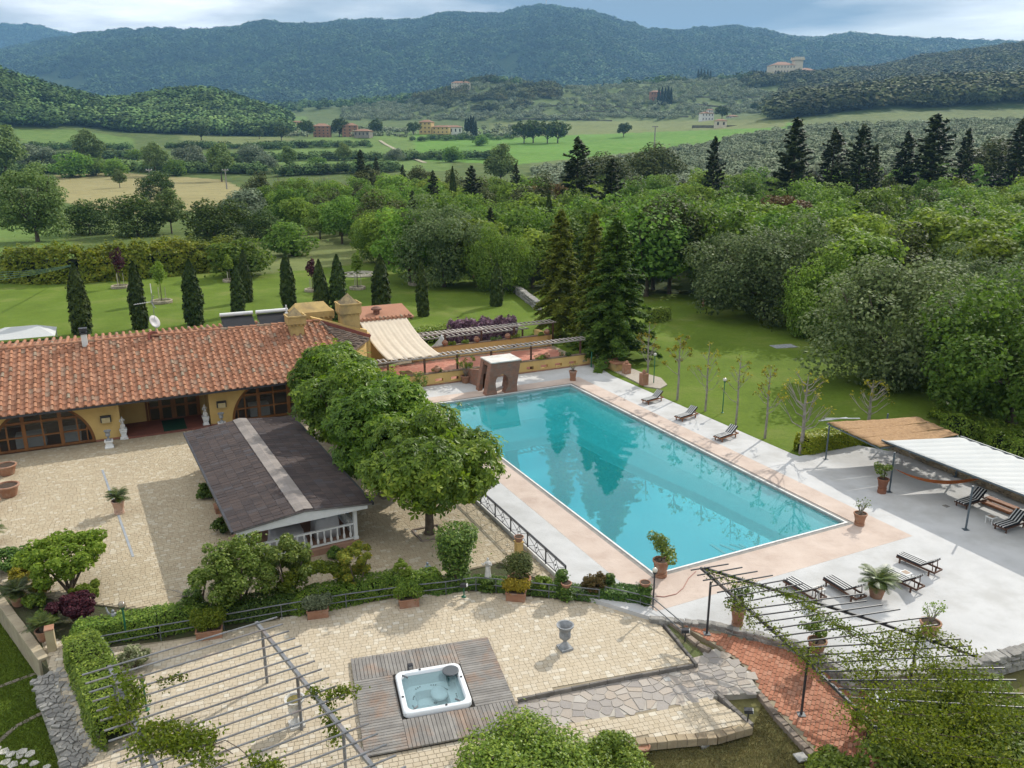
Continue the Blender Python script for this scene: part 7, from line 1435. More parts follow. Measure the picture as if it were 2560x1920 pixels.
# ================================================================ CANOPIES
M_POST = M('blue_grey_steel', (.085, .11, .13), (.07, .09, .105), 3, .45, spec=.5)
def steel_post(e, p, h, r=.045): q = np.array(p); MB().tube([(q[0], q[1], q[2]), (q[0], q[1], h)], r, 8).build('post', M_POST, e); MB().box(q[0] - .12, q[0] + .12, q[1] - .12, q[1] + .12, q[2], q[2] + .015).build('base_plate', M_POST, e)
def sheet(e, name, corners, mat, nx, ny, f, th=.02):
    A, B, C_, D = [Vector(c_) for c_ in corners]; V = []; F = []
    for i in range(nx + 1):
        for j in range(ny + 1):
            s, t = i / nx, j / ny; p = (A * (1 - s) + B * s) * (1 - t) + (D * (1 - s) + C_ * s) * t; p.z += f(s, t); V.append(tuple(p))
    for i in range(nx):
        for j in range(ny): a = i * (ny + 1) + j; F.append((a, a + ny + 1, a + ny + 2, a + 1))
    o = link(name, flat_mesh(name, np.array(V), np.array(F), mat, 4, True), e); md = o.modifiers.new('thick', 'SOLIDIFY'); md.thickness = th; md.offset = 0; return o
M_REED = M('reed_mat', (.40, .25, .13), (.29, .175, .085), 9, .95, .4, 30, stretch=(1, 1, 1), c3=(.22, .13, .07), s3=3, f3=.5); M_SAIL = M('white_sail', (.50, .51, .50), (.45, .465, .46), .6, .8)
rc = empty('reed_canopy', (0, 0, 0), 0, 'brown reed canopy on steel posts at the deck corner', 'canopy')
zr = 2.0; cA, cB, cC, cD = P(2068, 1056, zr), P(2290, 1041, zr), P(2397, 1088, zr), P(2200, 1118, zr)
for k in range(3):                           # three reed mats laid side by side
    s0, s1 = k / 3 + .004, (k + 1) / 3 - .004; L4 = lambda a, b, s: tuple(np.array(a) * (1 - s) + np.array(b) * s); sheet(rc, 'reed_panel', [L4(cA, cD, s0), L4(cA, cD, s1), L4(cB, cC, s1), L4(cB, cC, s0)], M_REED, 10, 14, lambda s, t: .015 * math.sin(t * 40) + .02 * math.sin(s * 9 + t * 5) - .05 * math.sin(math.pi * t) ** 2, .03)
for a, b in ((cA, cB), (cB, cC), (cC, cD), (cD, cA)): MB().beam(Vector(a) + Vector((0, 0, -.08)), Vector(b) + Vector((0, 0, -.08)), .06, .06).build('beam', M_POST, rc)
steel_post(rc, P(2064, 1148, 0), zr - .05); steel_post(rc, W(18.7, 20.2), zr - .05)
MB().beam(P(2048, 1052, zr + .03), P(2118, 1044, zr + .03), .12, .03).build('loose_batten', M('batten_grey', (.34, .36, .38), None, 3, .7), rc); MB().beam(P(2062, 1046, zr + .06), P(2150, 1046, zr + .06), .10, .03).build('loose_batten', MATS['batten_grey'], rc)
wc = empty('sail_canopy', (0, 0, 0), 0, 'white corrugated sail canopy on steel posts at the right edge', 'canopy'); zs = 2.2
sA, sB, sC, sD = P(2205, 1098, zs - .02), P(2402, 1089, zs - .02), P(2402, 1089, zs - .02), P(2205, 1098, zs - .02); du = W(11, 0) - W(0, 0); sC = np.array(sB) + du + (W(0, 0) - W(0, .6)); sD = np.array(W(31.6, UV(sA)[1] - .25, zs - .02))
sC[2] = zs - .02
sheet(wc, 'sail', [sA, sD, sC, sB], M_SAIL, 120, 12, lambda s, t: .05 * abs(math.sin(s * math.pi * 17)) - .10, .012)
for a, b in ((sA, sD), (sB, sC)): MB().beam(Vector(a) + Vector((0, 0, -.06)), Vector(b) + Vector((0, 0, -.06)), .07, .09).build('beam', M_POST, wc)
for t in (0.02, .27, .52, .77): a = Vector(sA).lerp(Vector(sD), t); b = Vector(sB).lerp(Vector(sC), t); MB().beam(a + Vector((0, 0, -.17)), b + Vector((0, 0, -.17)), .05, .07).build('cross_beam', M_POST, wc)
for p in (P(2223, 1230, 0), P(2414, 1324, 0), W(32, 14.4), W(23.5, 19.8), W(28, 19.4)): steel_post(wc, p, zs - .1)
# hammock between two posts
hm = empty('hammock', (0, 0, 0), 0, 'red and yellow striped hammock hung from the canopy posts', 'hammock'); h0, h1 = Vector(P(2237, 1172, 1.15)), Vector(W(26.2, 17.9, 1.35)); V, F = [], []; nx, ny = 26, 8
for i in range(nx + 1):
    t = i / nx; c_ = h0.lerp(h1, t) - Vector((0, 0, .55 * 4 * t * (1 - t))); wdt = .42 * math.sin(math.pi * t) ** .7 + .015
    for j in range(ny + 1): s = j / ny * 2 - 1; q = c_ + Vector((EU[0], EU[1], 0)) * (s * wdt * .35) + Vector((EV[0] * 0, EV[1] * 0, 1)) * (.30 * wdt * (s * s)); V.append(tuple(q))
for i in range(nx):
    for j in range(ny): a = i * (ny + 1) + j; F.append((a, a + ny + 1, a + ny + 2, a + 1))
def hammock_mat():
    m, nt, b = principled('hammock_cloth'); g = node(nt, 'ShaderNodeNewGeometry'); w = node(nt, 'ShaderNodeTexWave', i={'Scale': 7.0, 'Distortion': .5}); mp = node(nt, 'ShaderNodeMapping', i={'Rotation': (0, 0, -TH)}); nt.links.new(g.outputs['Position'], mp.inputs[0]); nt.links.new(mp.outputs[0], w.inputs[0])
    nt.links.new(ramp(nt, [(0.0, (.40, .03, .02)), (.4, (.50, .10, .02)), (.6, (.50, .32, .03)), (.8, (.10, .16, .03)), (1.0, (.42, .04, .02))], w.outputs[0]), b.inputs['Base Color']); b.inputs['Roughness'].default_value = .9; return m
link('cloth', flat_mesh('cloth', np.array(V), np.array(F), hammock_mat(), 4, True), hm)
# stone wall behind the canopy
def stone_wall(label, pts, h, th, rk, ln, rowh, name='stone_wall', zf=None, cap=False, seed=1, coreM=None):
    e = empty(name, tuple(pts[0]), 0, label, 'stone wall'); rg = random.Random(seed); o = Vector(pts[0]); core = MB()
    for a, b in zip(pts[:-1], pts[1:]):
        a, b = Vector(a), Vector(b); d = b - a; L_ = d.length; dn = d / L_; ang = math.atan2(d.y, d.x); nr = max(1, round(h / rowh)); core.beam(a - o + Vector((0, 0, h / 2 - .1)), b - o + Vector((0, 0, h / 2 - .1)), th * .85, h - .04)
        for r_ in range(nr):
            t = -rg.random() * ln * .5
            while t < L_:
                l = ln * rg.uniform(.6, 1.4); q = a + dn * (t + l / 2) - o; stone(rk, e, (q.x + rg.uniform(-.02, .02), q.y + rg.uniform(-.02, .02), q.z + (r_ + .5) * h / nr), l * .97, th * rg.uniform(.9, 1.05), h / nr * rg.uniform(.85, 1.02), ang + rg.uniform(-.06, .06), rg); t += l
    core.build('mortar', coreM or M_GROUT, e); return e
stone_wall('tan dry stone wall behind the white canopy', [W(18.2, 20.3), W(22.5, 20.15), W(31, 19.7)], .5, .4, R_TAN, .34, .17, seed=2)
# ================================================================ WHIRLPOOL DECK
dk = empty('timber_deck', (TUBC[0], TUBC[1], Z_T), TL, 'square grey timber deck round the whirlpool tub', 'timber deck'); M_PLANK = M('weathered_plank', (.25, .235, .215), (.19, .178, .165), 2, .9, .25, 20, rnd=.28, c3=(.30, .155, .075), s3=.9, f3=.42); HB2 = 2.36; hw = 1.12; pw = .118
def planks(x0, x1, y0, y1, along):
    n = round(((x1 - x0) if along == 'y' else (y1 - y0)) / pw)
    for i in range(n):
        if along == 'y': w = (x1 - x0) / n; MB().bbox(x0 + i * w + .006, x0 + (i + 1) * w - .006, y0 + .004, y1 - .004, .06, .11 + random.uniform(-.003, .003), .006).build('plank', M_PLANK, dk)
        else: w = (y1 - y0) / n; MB().bbox(x0 + .004, x1 - .004, y0 + i * w + .006, y0 + (i + 1) * w - .006, .06, .11 + random.uniform(-.003, .003), .006).build('plank', M_PLANK, dk)
planks(-HB2, -hw, -HB2, hw, 'x'); planks(-HB2, hw, hw, HB2, 'y'); planks(hw, HB2, -hw, HB2, 'x'); planks(-hw, HB2, -HB2, -hw, 'y')
MB().prism([(-HB2 + .03, -HB2 + .03), (HB2 - .03, -HB2 + .03), (HB2 - .03, HB2 - .03), (-HB2 + .03, HB2 - .03)], 0, .055, [[(-1.05, -1.05), (1.05, -1.05), (1.05, 1.05), (-1.05, 1.05)]]).build('subframe', M('deck_under', (.05, .045, .04), None, 3, .95), dk)
tub = empty('whirlpool_tub', (TUBC[0], TUBC[1], Z_T), TL, 'white whirlpool tub filled with clear water, set in the timber deck', 'whirlpool'); M_ACR = M('white_acrylic', (.80, .82, .83), (.76, .78, .80), 1, .18, spec=.5)
def rr(hx, r, n=6): 
    out = []
    for cx, cy_, a0 in ((hx - r, hx - r, 0), (-hx + r, hx - r, 90), (-hx + r, -hx + r, 180), (hx - r, -hx + r, 270)): out += [(cx + r * math.cos(R(a0 + 90 * k / n)), cy_ + r * math.sin(R(a0 + 90 * k / n))) for k in range(n + 1)]
    return out
loops = [(rr(1.06, .22), .06), (rr(1.06, .22), .20), (rr(1.03, .22), .235), (rr(.93, .22), .235), (rr(.90, .22), .21), (rr(.86, .28), -.05), (rr(.80, .3), -.22), (rr(.52, .16), -.24), (rr(.46, .14), -.50)]; V = [(x, y, z) for lp, z in loops for x, y in lp]; n = len(loops[0][0]); F = [(i * n + k, i * n + (k + 1) % n, (i + 1) * n + (k + 1) % n, (i + 1) * n + k) for i in range(len(loops) - 1) for k in range(n)]
m = MB(); m.v = V; m.f = F + [tuple((len(loops) - 1) * n + k for k in range(n))]; m.build('shell', M_ACR, tub, smooth=R(50))
MB().ball((-.3, .25, -.27), .32, 12, 6, (1.2, .9, .35)).ball((.42, -.35, -.30), .30, 12, 6, (.8, 1.2, .4)).build('seat_mould', M_ACR, tub, smooth=True)
m = MB().prism(rr(.895, .22), .12, .125); m.f = m.f[:len(m.f) - n]; m.build('water', water_material('tub_water', (.80, .95, .97), (.55, .80, .84), .12), tub)
jets = MB()
for i in range(26): a = i * .71; r_ = .62 + .14 * ((i * 7) % 3) / 2; jets.lathe([(.022, 0), (.022, .012)], 7, (r_ * math.cos(a), r_ * math.sin(a), -.215))
for x, y in ((-.15, .1), (.15, -.3)): jets.lathe([(.06, 0), (.06, .02)], 9, (x, y, -.5))
for i in range(4): a = i * 1.57; jets.lathe([(.045, 0), (.03, .03)], 9, (.97 * math.cos(a) - .25 * math.sin(a), .97 * math.sin(a) + .25 * math.cos(a), .232))
jets.build('jets', M_DKMET, tub)
MB().lathe([(.27, 0), (.27, .03), (.24, .04)], 20, (-.62, .70, .245)).build('filter_lid', M('slate_lid', (.10, .11, .12), None, 4, .6), tub); MB().box(-.66, -.32, .56, .60, -.1, .22).build('filter_grille', M('grille_green', (.02, .07, .065), None, 4, .4), tub)
for x, y, a in ((-.8, -.78, .8), (.86, -.7, 2.4), (.84, .66, .6)): MB().tube([(x - .14 * math.cos(a), y - .14 * math.sin(a), .20), (x, y, .215), (x + .14 * math.cos(a), y + .14 * math.sin(a), .20)], .03, 6).build('headrest', M('headrest_grey', (.13, .14, .15), None, 3, .5), tub)
bx = empty('control_box', tuple(P(1026, 1677, Z_T + .11)), TL, 'small black control box on the timber deck behind the tub', 'box'); MB().bbox(-.07, .07, -.09, .09, 0, .26, .02).build('case', M_DKMET, bx); MB().box(.068, .075, -.06, .06, .05, .2).build('cover', M_GUT, bx)
# ================================================================ PERGOLAS
M_BAR = M('grey_bar', (.19, .195, .205), (.13, .135, .14), 3, .45, rnd=.2, spec=.4, c3=(.20, .12, .08), s3=2.5, f3=.4); M_BARB = M('black_bar', (.045, .048, .055), (.03, .032, .036), 3, .45, spec=.4)
pl = empty('left_pergola', tuple(P(650, 1725, Z_T)), 0, 'grey steel pergola of parallel bars over the left of the lower terrace', 'pergola'); o_ = Vector(pl.location); zp = 1.85
r0, r1, l0 = Vector(P(693, 1543, zp)), Vector(P(1005, 1905, zp)), Vector(P(205, 1688, zp)); span = l0 - r0
for i in range(19): a = r0 + (r1 - r0) * (i / 16.6) - o_; MB().tube([a, a + span], .028, 7).build('bar', M_BAR, pl)
bd = (r1 - r0).normalized()
for off in (.11, .87): a = r0 + span * off - bd * .15 - o_ + Vector((0, 0, -.075)); MB().beam(a, a + bd * 8.2, .10, .11).build('beam', M_BAR, pl)
for off, dists in ((.11, (.35, 3.1, 6.1)), (.87, (.35, 3.1, 6.1))):
    for dd in dists: a = r0 + span * off + bd * dd - o_; MB().beam((a.x, a.y, 0), (a.x, a.y, zp - Z_T - .13), .075, .075).build('post', M_BAR, pl)
pr_ = empty('right_pergola', tuple(PR(1767, 1584)), 0, 'black steel pergola with climbing vines over the brick ramp', 'pergola'); o2 = Vector(pr_.location); zq = 1.95
LE = [(115, 193), (185, 248), (245, 303), (320, 365), (395, 430), (478, 490), (560, 552), (640, 618), (722, 688), (808, 757), (895, 830), (985, 902), (1078, 980), (1175, 1025), (1275, 1105), (1375, 1185), (1478, 1270), (1582, 1362), (1690, 1452), (1800, 1548)]; RE = [(515, 128), (662, 163), (823, 205), (985, 248), (1143, 292), (1300, 338), (1468, 382)]
LE = [(1700 + x / 4.254, 1380 + y / 4.254) for x, y in LE]; RE = [(1700 + x / 4.254, 1380 + y / 4.254) for x, y in RE] + [(2161, 1484), (2167, 1502), (2206, 1512), (2250, 1523), (2317, 1543), (2343, 1562), (2402, 1597), (2428, 1614), (2445, 1636), (2512, 1670), (2540, 1700), (2560, 1735), (2580, 1770)]
bars = []
for a, b in zip(LE, RE): p, q = Vector(P(*a, zq)), Vector(P(*b, zq)); bars.append((p, q)); MB().tube([p - o2, q - o2], .026, 7).build('bar', M_BARB, pr_)
bl = [Vector(P(1752, 1420, zq - .07)), Vector(P(2010, 1645, zq - .07)), Vector(P(2200, 1830, zq - .07))]; br_ = [Vector(P(1760, 1420, zq - .07)), Vector(P(2180, 1550, zq - .07)), Vector(P(2440, 1640, zq - .07))]
for B_ in (bl, br_):
    for a, b in zip(B_[:-1], B_[1:]): MB().beam(a - o2, b - o2, .07, .09).build('beam', M_BARB, pr_)
for px, py in ((1767, 1584), (2003, 1786), (2165, 1862)): q = PR(px, py); MB().tube([Vector(q) - o2, Vector((q[0], q[1], zq - .08)) - o2], .04, 8).build('post', M_BARB, pr_); MB().box(q[0] - .12 - o2.x, q[0] + .12 - o2.x, q[1] - .12 - o2.y, q[1] + .12 - o2.y, q[2] - o2.z, q[2] + .015 - o2.z).build('base_plate', M_RAIL, pr_)
q = P(2278, 1690, -.02); MB().tube([Vector(q) - o2, Vector((q[0], q[1], zq - .08)) - o2], .04, 8).build('post', M_BARB, pr_)
def vine(name, label, paths, n, lf, spread_, mat, stem=.014, seed=1, hang=.12, parent_loc=(0, 0, 0)):
    rng = np.random.RandomState(seed); o = np.array(parent_loc, float); e = empty(name, tuple(o), 0, label, 'vine'); m = MB(); Ls = []
    for p in paths:
        p = [np.array(q, float) - o for q in p]; k = [p[0]]
        for a, b in zip(p[:-1], p[1:]):
            for t in np.linspace(0, 1, 5)[1:]: k.append(a + (b - a) * t + rng.normal(0, .05, 3))
        m.tube([tuple(x) for x in k], stem, 4); Ls.append(np.array(k))
    m.build('stems', M_BARK, e); tot = [np.linalg.norm(np.diff(k, axis=0), axis=1).sum() for k in Ls]; C = []
    for k, l in zip(Ls, tot):
        c_ = int(n * l / sum(tot)); i = rng.randint(0, len(k) - 1, c_); t = rng.rand(c_, 1); patch = (fbm(np.cumsum(np.ones(c_)) * 0 + k[i][:, 0] * 1.6 + seed, k[i][:, 1] * 1.6) > .40); q = k[i] * (1 - t) + k[i + 1] * t + rng.normal(0, 1, (c_, 3)) * np.array([spread_, spread_, spread_ * .55]); q[:, 2] -= rng.exponential(hang, c_) * (rng.rand(c_) < .35); C.append(q[patch])
    C = np.vstack(C); V, F = leaves(rng, C, rng.normal(0, .4, (len(C), 3)), lf, lf * .6, up=.6, jit=.6); link('foliage', flat_mesh('foliage', V, F, mat), e); return e
zt_ = zq + .06
vine('climbing_vine', 'leafy vine trailing along the near beam of the right pergola', [[P(1755, 1420, zt_), P(1850, 1500, zt_), P(1960, 1590, zt_), P(2060, 1690, zt_)], [P(1780, 1430, zt_), P(1830, 1500, zt_), P(1880, 1560, zt_)]], 1500, .085, .12, L_VINE, seed=3, parent_loc=P(1767, 1584, -.2))
vine('climbing_vine', 'dense vine winding from the tip of the right pergola across its middle', [[P(1770, 1430, zt_), P(1900, 1470, zt_), P(1985, 1490, zt_), P(2090, 1560, zt_), P(2150, 1600, zt_)], [P(1960, 1480, zt_), P(2050, 1530, zt_), P(2130, 1580, zt_), P(2240, 1640, zt_)], [P(2000, 1620, zt_), P(2090, 1640, zt_), P(2200, 1650, zt_)]], 2600, .085, .14, L_VINE, seed=4, parent_loc=P(2003, 1786, -.5))
vp = [[P(2020, 1640, zt_), P(2150, 1680, zt_), P(2300, 1670, zt_), P(2480, 1690, zt_)], [P(2040, 1700, zt_), P(2200, 1740, zt_), P(2350, 1720, zt_), P(2540, 1740, zt_)], [P(2080, 1740, zt_), P(2250, 1790, zt_), P(2420, 1780, zt_), P(2580, 1800, zt_)], [P(2130, 1790, zt_), P(2280, 1830, zt_), P(2450, 1830, zt_), P(2600, 1850, zt_)], [P(2200, 1600, zt_), P(2320, 1580, zt_), P(2420, 1640, zt_)], [P(2150, 1640, zt_), P(2300, 1620, zt_), P(2380, 1700, zt_), P(2460, 1800, zt_)], [P(2200, 1840, zt_), P(2350, 1880, zt_), P(2550, 1900, zt_)]]
vine('climbing_vine', 'thick mat of vines over the lower end of the right pergola', vp, 15500, .09, .24, L_VINE, seed=5, parent_loc=P(2165, 1862, -.6))
zl = zp + .05
vine('wisteria', 'thick leafy vine over the bottom left corner of the left pergola', [[P(300, 1790, zl), P(380, 1830, zl), P(470, 1880, zl), P(600, 1930, zl)], [P(290, 1750, zl), P(330, 1830, zl), P(400, 1900, zl)], [P(370, 1800, zl), P(500, 1840, zl), P(580, 1880, zl)], [P(420, 1860, zl), P(560, 1860, zl), P(700, 1925, zl)]], 7500, .11, .17, L_VINE, seed=6, parent_loc=P(285, 1800, Z_T))
vine('wisteria', 'vine climbing the near right post of the left pergola', [[P(815, 1740, zl), P(850, 1720, zl), P(890, 1735, zl)], [P(815, 1745, zl), P(830, 1800, 1.0), P(840, 1850, .6)], [P(800, 1730, zl), P(770, 1725, zl)]], 900, .11, .12, L_VINE, seed=7, parent_loc=P(815, 1925, Z_T)); vine('wisteria', 'small vine sprig hanging on the left pergola bars', [[P(390, 1705, zl), P(430, 1700, zl), P(460, 1692, zl)]], 150, .10, .09, L_VINE, seed=8, parent_loc=P(430, 1780, Z_T))
vine('wisteria', 'vine growing up the hedge side of the left pergola', [[P(300, 1680, zl), P(330, 1720, zl), P(345, 1770, zl)]], 900, .11, .15, L_VINE, seed=9, parent_loc=P(300, 1740, Z_T))
# rattan chair and glass table on the ramp
ch = empty('rattan_chair', tuple(PR(2150, 1838)), TL + .4, 'brown rattan armchair under the right pergola', 'chair'); M_RAT = M('rattan', (.26, .15, .06), (.19, .105, .04), 8, .8, .3, 60)
MB().bbox(-.24, .24, -.24, .24, .36, .40, .01).build('seat', M_RAT, ch)
m = MB(); n = 11; V = []; F = []
for i in range(n):
    a = R(90 + 180 * i / (n - 1)) ; hgt = .72 - .16 * abs(i - 5) / 5; V += [(.26 * math.cos(a), .28 * math.sin(a), .40), (.31 * math.cos(a), .33 * math.sin(a), hgt)]
for i in range(n - 1): F.append((2 * i, 2 * i + 2, 2 * i + 3, 2 * i + 1))
bk = link('backrest', flat_mesh('backrest', np.array(V), np.array(F), M_RAT, 4, True), ch); md = bk.modifiers.new('t', 'SOLIDIFY'); md.thickness = .02
MB().tube([V[2 * i + 1] for i in range(n)], .018, 6).build('arm_rail', M_RAT, ch)
for x, y in ((.2, .22), (.2, -.22), (-.2, .2), (-.2, -.2)): MB().tube([(x, y, .38), (x * 1.35, y * 1.25, 0)], .014, 6).build('leg', M_TEAKD, ch)
gt = empty('glass_table', tuple(PR(2215, 1800)), TL, 'white topped table under the vines of the right pergola', 'table'); MB().bbox(-.45, .45, -.45, .45, .70, .73, .01).build('table_top', M('frosted_top', (.62, .66, .66), None, 2, .2), gt)
for x in (-.38, .38):
    for y in (-.38, .38): MB().tube([(x, y, 0), (x, y, .7)], .02, 6).build('leg', M_RAIL, gt)
# ================================================================ EDGES OF THE SITE
stone_wall('pale dry stone wall between the deck and the brick ramp', [(p[0], p[1], -.62) for p in DECK_NEAR[:7]], .64, .26, R_GREY, .26, .16, seed=5)
wl = empty('stone_wall', tuple(P(150, 1740, -.55)), 0, 'broad grey stone wall on the left edge of the lower terrace', 'stone wall'); wo = Vector(wl.location); wA, wB = Vector(P(150, 1672, -.16)), Vector(P(262, 1885, -.16)); wd_ = (wB - wA).normalized(); wn_ = Vector((wd_.y, -wd_.x, 0)); rgw = random.Random(6)
wn_ = wn_ if wn_.x < 0 else -wn_
pl_ = [(wA.x, wA.y), (wB.x, wB.y), (wB.x + wn_.x * 1.0, wB.y + wn_.y * 1.0), (wA.x + wn_.x * .8, wA.y + wn_.y * .8)]
MB().prism([(x - wo.x, y - wo.y) for x, y in pl_], -.9, .34).build('core', M_GROUT, wl)
for cl_ in cells(pl_, .17, .03, 17): MB().prism([(x - wo.x, y - wo.y) for x, y in cl_], .3, .39 + rgw.uniform(-.02, .04)).build('stone', R_GREY[0].materials[0], wl)
stone_wall('small stone wall beside the lawn behind the cypress', [PG(1258, 718), PG(1300, 742), PG(1345, 775)], .9, .6, R_GREY, .55, .3, seed=7); stone_wall('stone edge of the deck above the grass at the right', [(p[0], p[1], -.62) for p in DECK_NEAR[6:]], .66, .4, R_GREY, .3, .17, seed=8)
gp = empty('gate_post', tuple(P(133, 1632, -.3)), TH, 'buff gate post with a terracotta cap at the box hedge', 'post'); MB().box(-.16, .16, -.13, .13, -.4, .95).build('shaft', M('buff_plaster', (.46, .38, .24), (.38, .31, .19), 2, .9), gp); MB().bbox(-.18, .18, -.15, .15, .95, 1.0, .015).build('cap', M_TERRA, gp); MB().box(-.17, .17, -.14, .14, -.7, -.15).build('footing', M_KERB, gp)
lw = G([(-30, 1465), (30, 1545), (110, 1655)], -.25); kerb('lawn_wall', 'low buff wall between the border and the left lawn', [tuple(p[:2]) for p in lw], lambda x, y: -.10, .32, 1.0, .7, M('buff_wall', (.40, .34, .24), (.31, .26, .18), 2, .9, rnd=.2), 'coping_slab', 'wall')
brd = [tuple(P(a, b, -.13)[:2]) for a, b in ((-40, 1430), (60, 1475), (150, 1497), (330, 1516), (480, 1517), (700, 1497), (900, 1467), (1100, 1437), (1250, 1402), (1330, 1437), (1400, 1452), (1470, 1455), (1560, 1480), (1612, 1508), (1500, 1512), (1340, 1502), (1190, 1486), (1050, 1496), (900, 1522), (760, 1548), (600, 1586), (420, 1618), (270, 1640), (230, 1850), (140, 1690), (110, 1660), (30, 1550), (-40, 1470))]
tag(MB().prism(brd, -1.7, -.185).build('border_bed', M('border_soil', (.07, .06, .035), (.05, .065, .022), 3, .95, .6, 20)), 'planted border between courtyard and lower terrace', None, None, 'structure')
rg = random.Random(31); stp = [(10, 1880), (28, 1885), (55, 1880), (15, 1905), (32, 1912), (60, 1905), (85, 1908), (118, 1918), (165, 1915), (-5, 1870), (48, 1893), (75, 1885)]
M_FLAG = M('pale_flagstone', (.52, .50, .45), (.42, .40, .36), 3, .9, .3, 20, rnd=.25)
ord_ = ('first', 'second', 'third', 'fourth', 'fifth', 'sixth', 'seventh', 'eighth', 'ninth', 'tenth', 'eleventh', 'twelfth')
for i, (px, py) in enumerate(sorted(stp)):
    q = P(px, py, -.99); s = rg.uniform(.10, .17); n = rg.choice((5, 6, 7)); off = rg.random() * 6; pl_ = [(s * rg.uniform(.7, 1.25) * math.cos(off + 6.283 * k / n), s * rg.uniform(.7, 1.25) * math.sin(off + 6.283 * k / n)) for k in range(n)]
    tag(MB().prism(pl_, -.05, .02).build('stepping_stone', M_FLAG, None, (q[0], q[1], -.99)), ord_[i] + ' from the left of the pale stepping stones in the bottom left lawn', 'stepping stone', 'stepping stones in the left lawn')
for k, (pts, lab) in enumerate((([(-10, 1720), (70, 1690), (150, 1662)], 'upper narrow stone strip crossing the left lawn'), ([(-10, 1860), (40, 1815), (90, 1790), (150, 1765)], 'lower narrow stone strip crossing the left lawn'))):
    kerb('lawn_strip', lab, [tuple(P(a, b, -.99)[:2]) for a, b in pts], lambda x, y: -.975, .16, .06, .22, M('strip_stone', (.26, .22, .18), (.19, .16, .13), 3, .95, rnd=.3), 'strip_stone', 'stone strip')
for px, py, z, s, lab in ((1520, 1893, None, .34, 'big grey boulder half under the bush at the bottom'), (1758, 1862, None, .22, 'small grey rock in the dry grass')):
    o = link('rock', R_GREY[2], None, tuple(PL(px, py)), .5); o.scale = (s * 1.6, s * 1.2, s); tag(o, lab, 'rock')
tag(MB().lathe(pot_profile(.3, .22), 14).build('terracotta_bowl', M_TERRA, None, tuple(PL(1606, 1885)), smooth=R(35)), 'terracotta pot hidden behind the smaller round bush', 'pot')
# ================================================================ POOL ARCH
def brick_material(name, scale=1.0, c1=(.30, .13, .08), c2=(.20, .095, .065), mo=(.30, .27, .23)):
    m, nt, b = principled(name); t = node(nt, 'ShaderNodeTexCoord'); s = node(nt, 'ShaderNodeSeparateXYZ'); nt.links.new(t.outputs['Object'], s.inputs[0]); c_ = node(nt, 'ShaderNodeCombineXYZ'); nt.links.new(mth(nt, 'ADD', s.outputs[0], s.outputs[1]), c_.inputs[0]); nt.links.new(s.outputs[2], c_.inputs[1])
    br = node(nt, 'ShaderNodeTexBrick', i={'Color1': (*c1, 1), 'Color2': (*c2, 1), 'Mortar': (*mo, 1), 'Scale': 4.5 * scale, 'Mortar Size': .018, 'Brick Width': .95, 'Row Height': .28}); nt.links.new(c_.outputs[0], br.inputs[0])
    n = node(nt, 'ShaderNodeTexNoise', i={'Scale': 2.5, 'Detail': 6.0}); nt.links.new(t.outputs['Object'], n.inputs[0]); nt.links.new(mixc(nt, ramp(nt, [(.5, 0.0), (.75, .6)], n.outputs[0]), br.outputs[0], (.20, .19, .17)), b.inputs['Base Color']); b.inputs['Roughness'].default_value = .9
    bp = node(nt, 'ShaderNodeBump', i={'Strength': .4, 'Distance': .02}); nt.links.new(br.outputs[1], bp.inputs['Height']); bp.invert = True; nt.links.new(bp.outputs[0], b.inputs['Normal']); return m
M_ARCH = brick_material('arch_brick'); uF = -.16; bL, bR, tL, tR = AU(1215, 985, uF), AU(1293, 982, uF), AU(1229, 906, uF), AU(1302, 898, uF); vb0, vb1, vt0, vt1, zt2 = bL[1], bR[1], tL[1], tR[1], (tL[2] + tR[2]) / 2; depth = 1.75
arch = empty('pool_arch', site(uF, (vb0 + vb1) / 2, 0), TH, 'brick arch with a keyhole opening and white slab top at the far pool edge', 'arch'); oa = (uF, (vb0 + vb1) / 2, 0); cv = (vb0 + vb1) / 2 + .06; hw_ = (vb1 - vb0)
outer = [(vb0, 0), (cv - .40, 0)] + [(cv - .44, .25), (cv - .50, .55), (cv - .52, .80), (cv - .46, 1.08), (cv - .28, 1.30), (cv, 1.40), (cv + .26, 1.30), (cv + .42, 1.08), (cv + .46, .80), (cv + .42, .50), (cv + .30, .25), (cv + .20, 0)] + [(vb1 + .02, 0), (vb1 - .02, .5), (vt1, zt2 - .08), (vt0, zt2 - .08), (vb0 + .18, .9), (vb0 + .12, .45)]
HB().wall(outer, uF - .55, uF).build('front_arch', M_ARCH, arch, org=oa); HB().wall([(vb0, 0), (vb0 + .32, 0), (vb0 + .42, 1.2), (vt1 - .42, 1.2), (vb1 - .35, 0), (vb1, 0), (vt1, zt2 - .08), (vt0, zt2 - .08)], uF - depth, uF - depth + .45).build('rear_arch', M_ARCH, arch, org=oa)
HB().box(uF - depth + .45, uF - .55, vt0 + .02, vt1 - .02, zt2 - .40, zt2 - .09).build('lintel', M_ARCH, arch, org=oa); HB().bbox(uF - depth - .04, uF + .06, vt0 - .05, vt1 + .05, zt2 - .08, zt2, .015).build('slab', M('slab_white', (.66, .64, .60), (.52, .50, .46), 1.5, .85, c3=(.36, .34, .30), s3=2, f3=.5), arch, org=oa)
HB().add([(-4.1, vt0 - .35, 0), (uF - depth, vt0 + .1, 0), (uF - depth, vt0 + .1, 1.35), (-4.1, vt0 - .35, .95), (-4.1, vt0 - .05, 0), (uF - depth, vt0 + .4, 0), (uF - depth, vt0 + .4, 1.35), (-4.1, vt0 - .05, .95)], [(0, 1, 2, 3), (7, 6, 5, 4), (3, 2, 6, 7), (0, 4, 5, 1)]).build('wing_wall', M_ARCH, arch, org=oa)
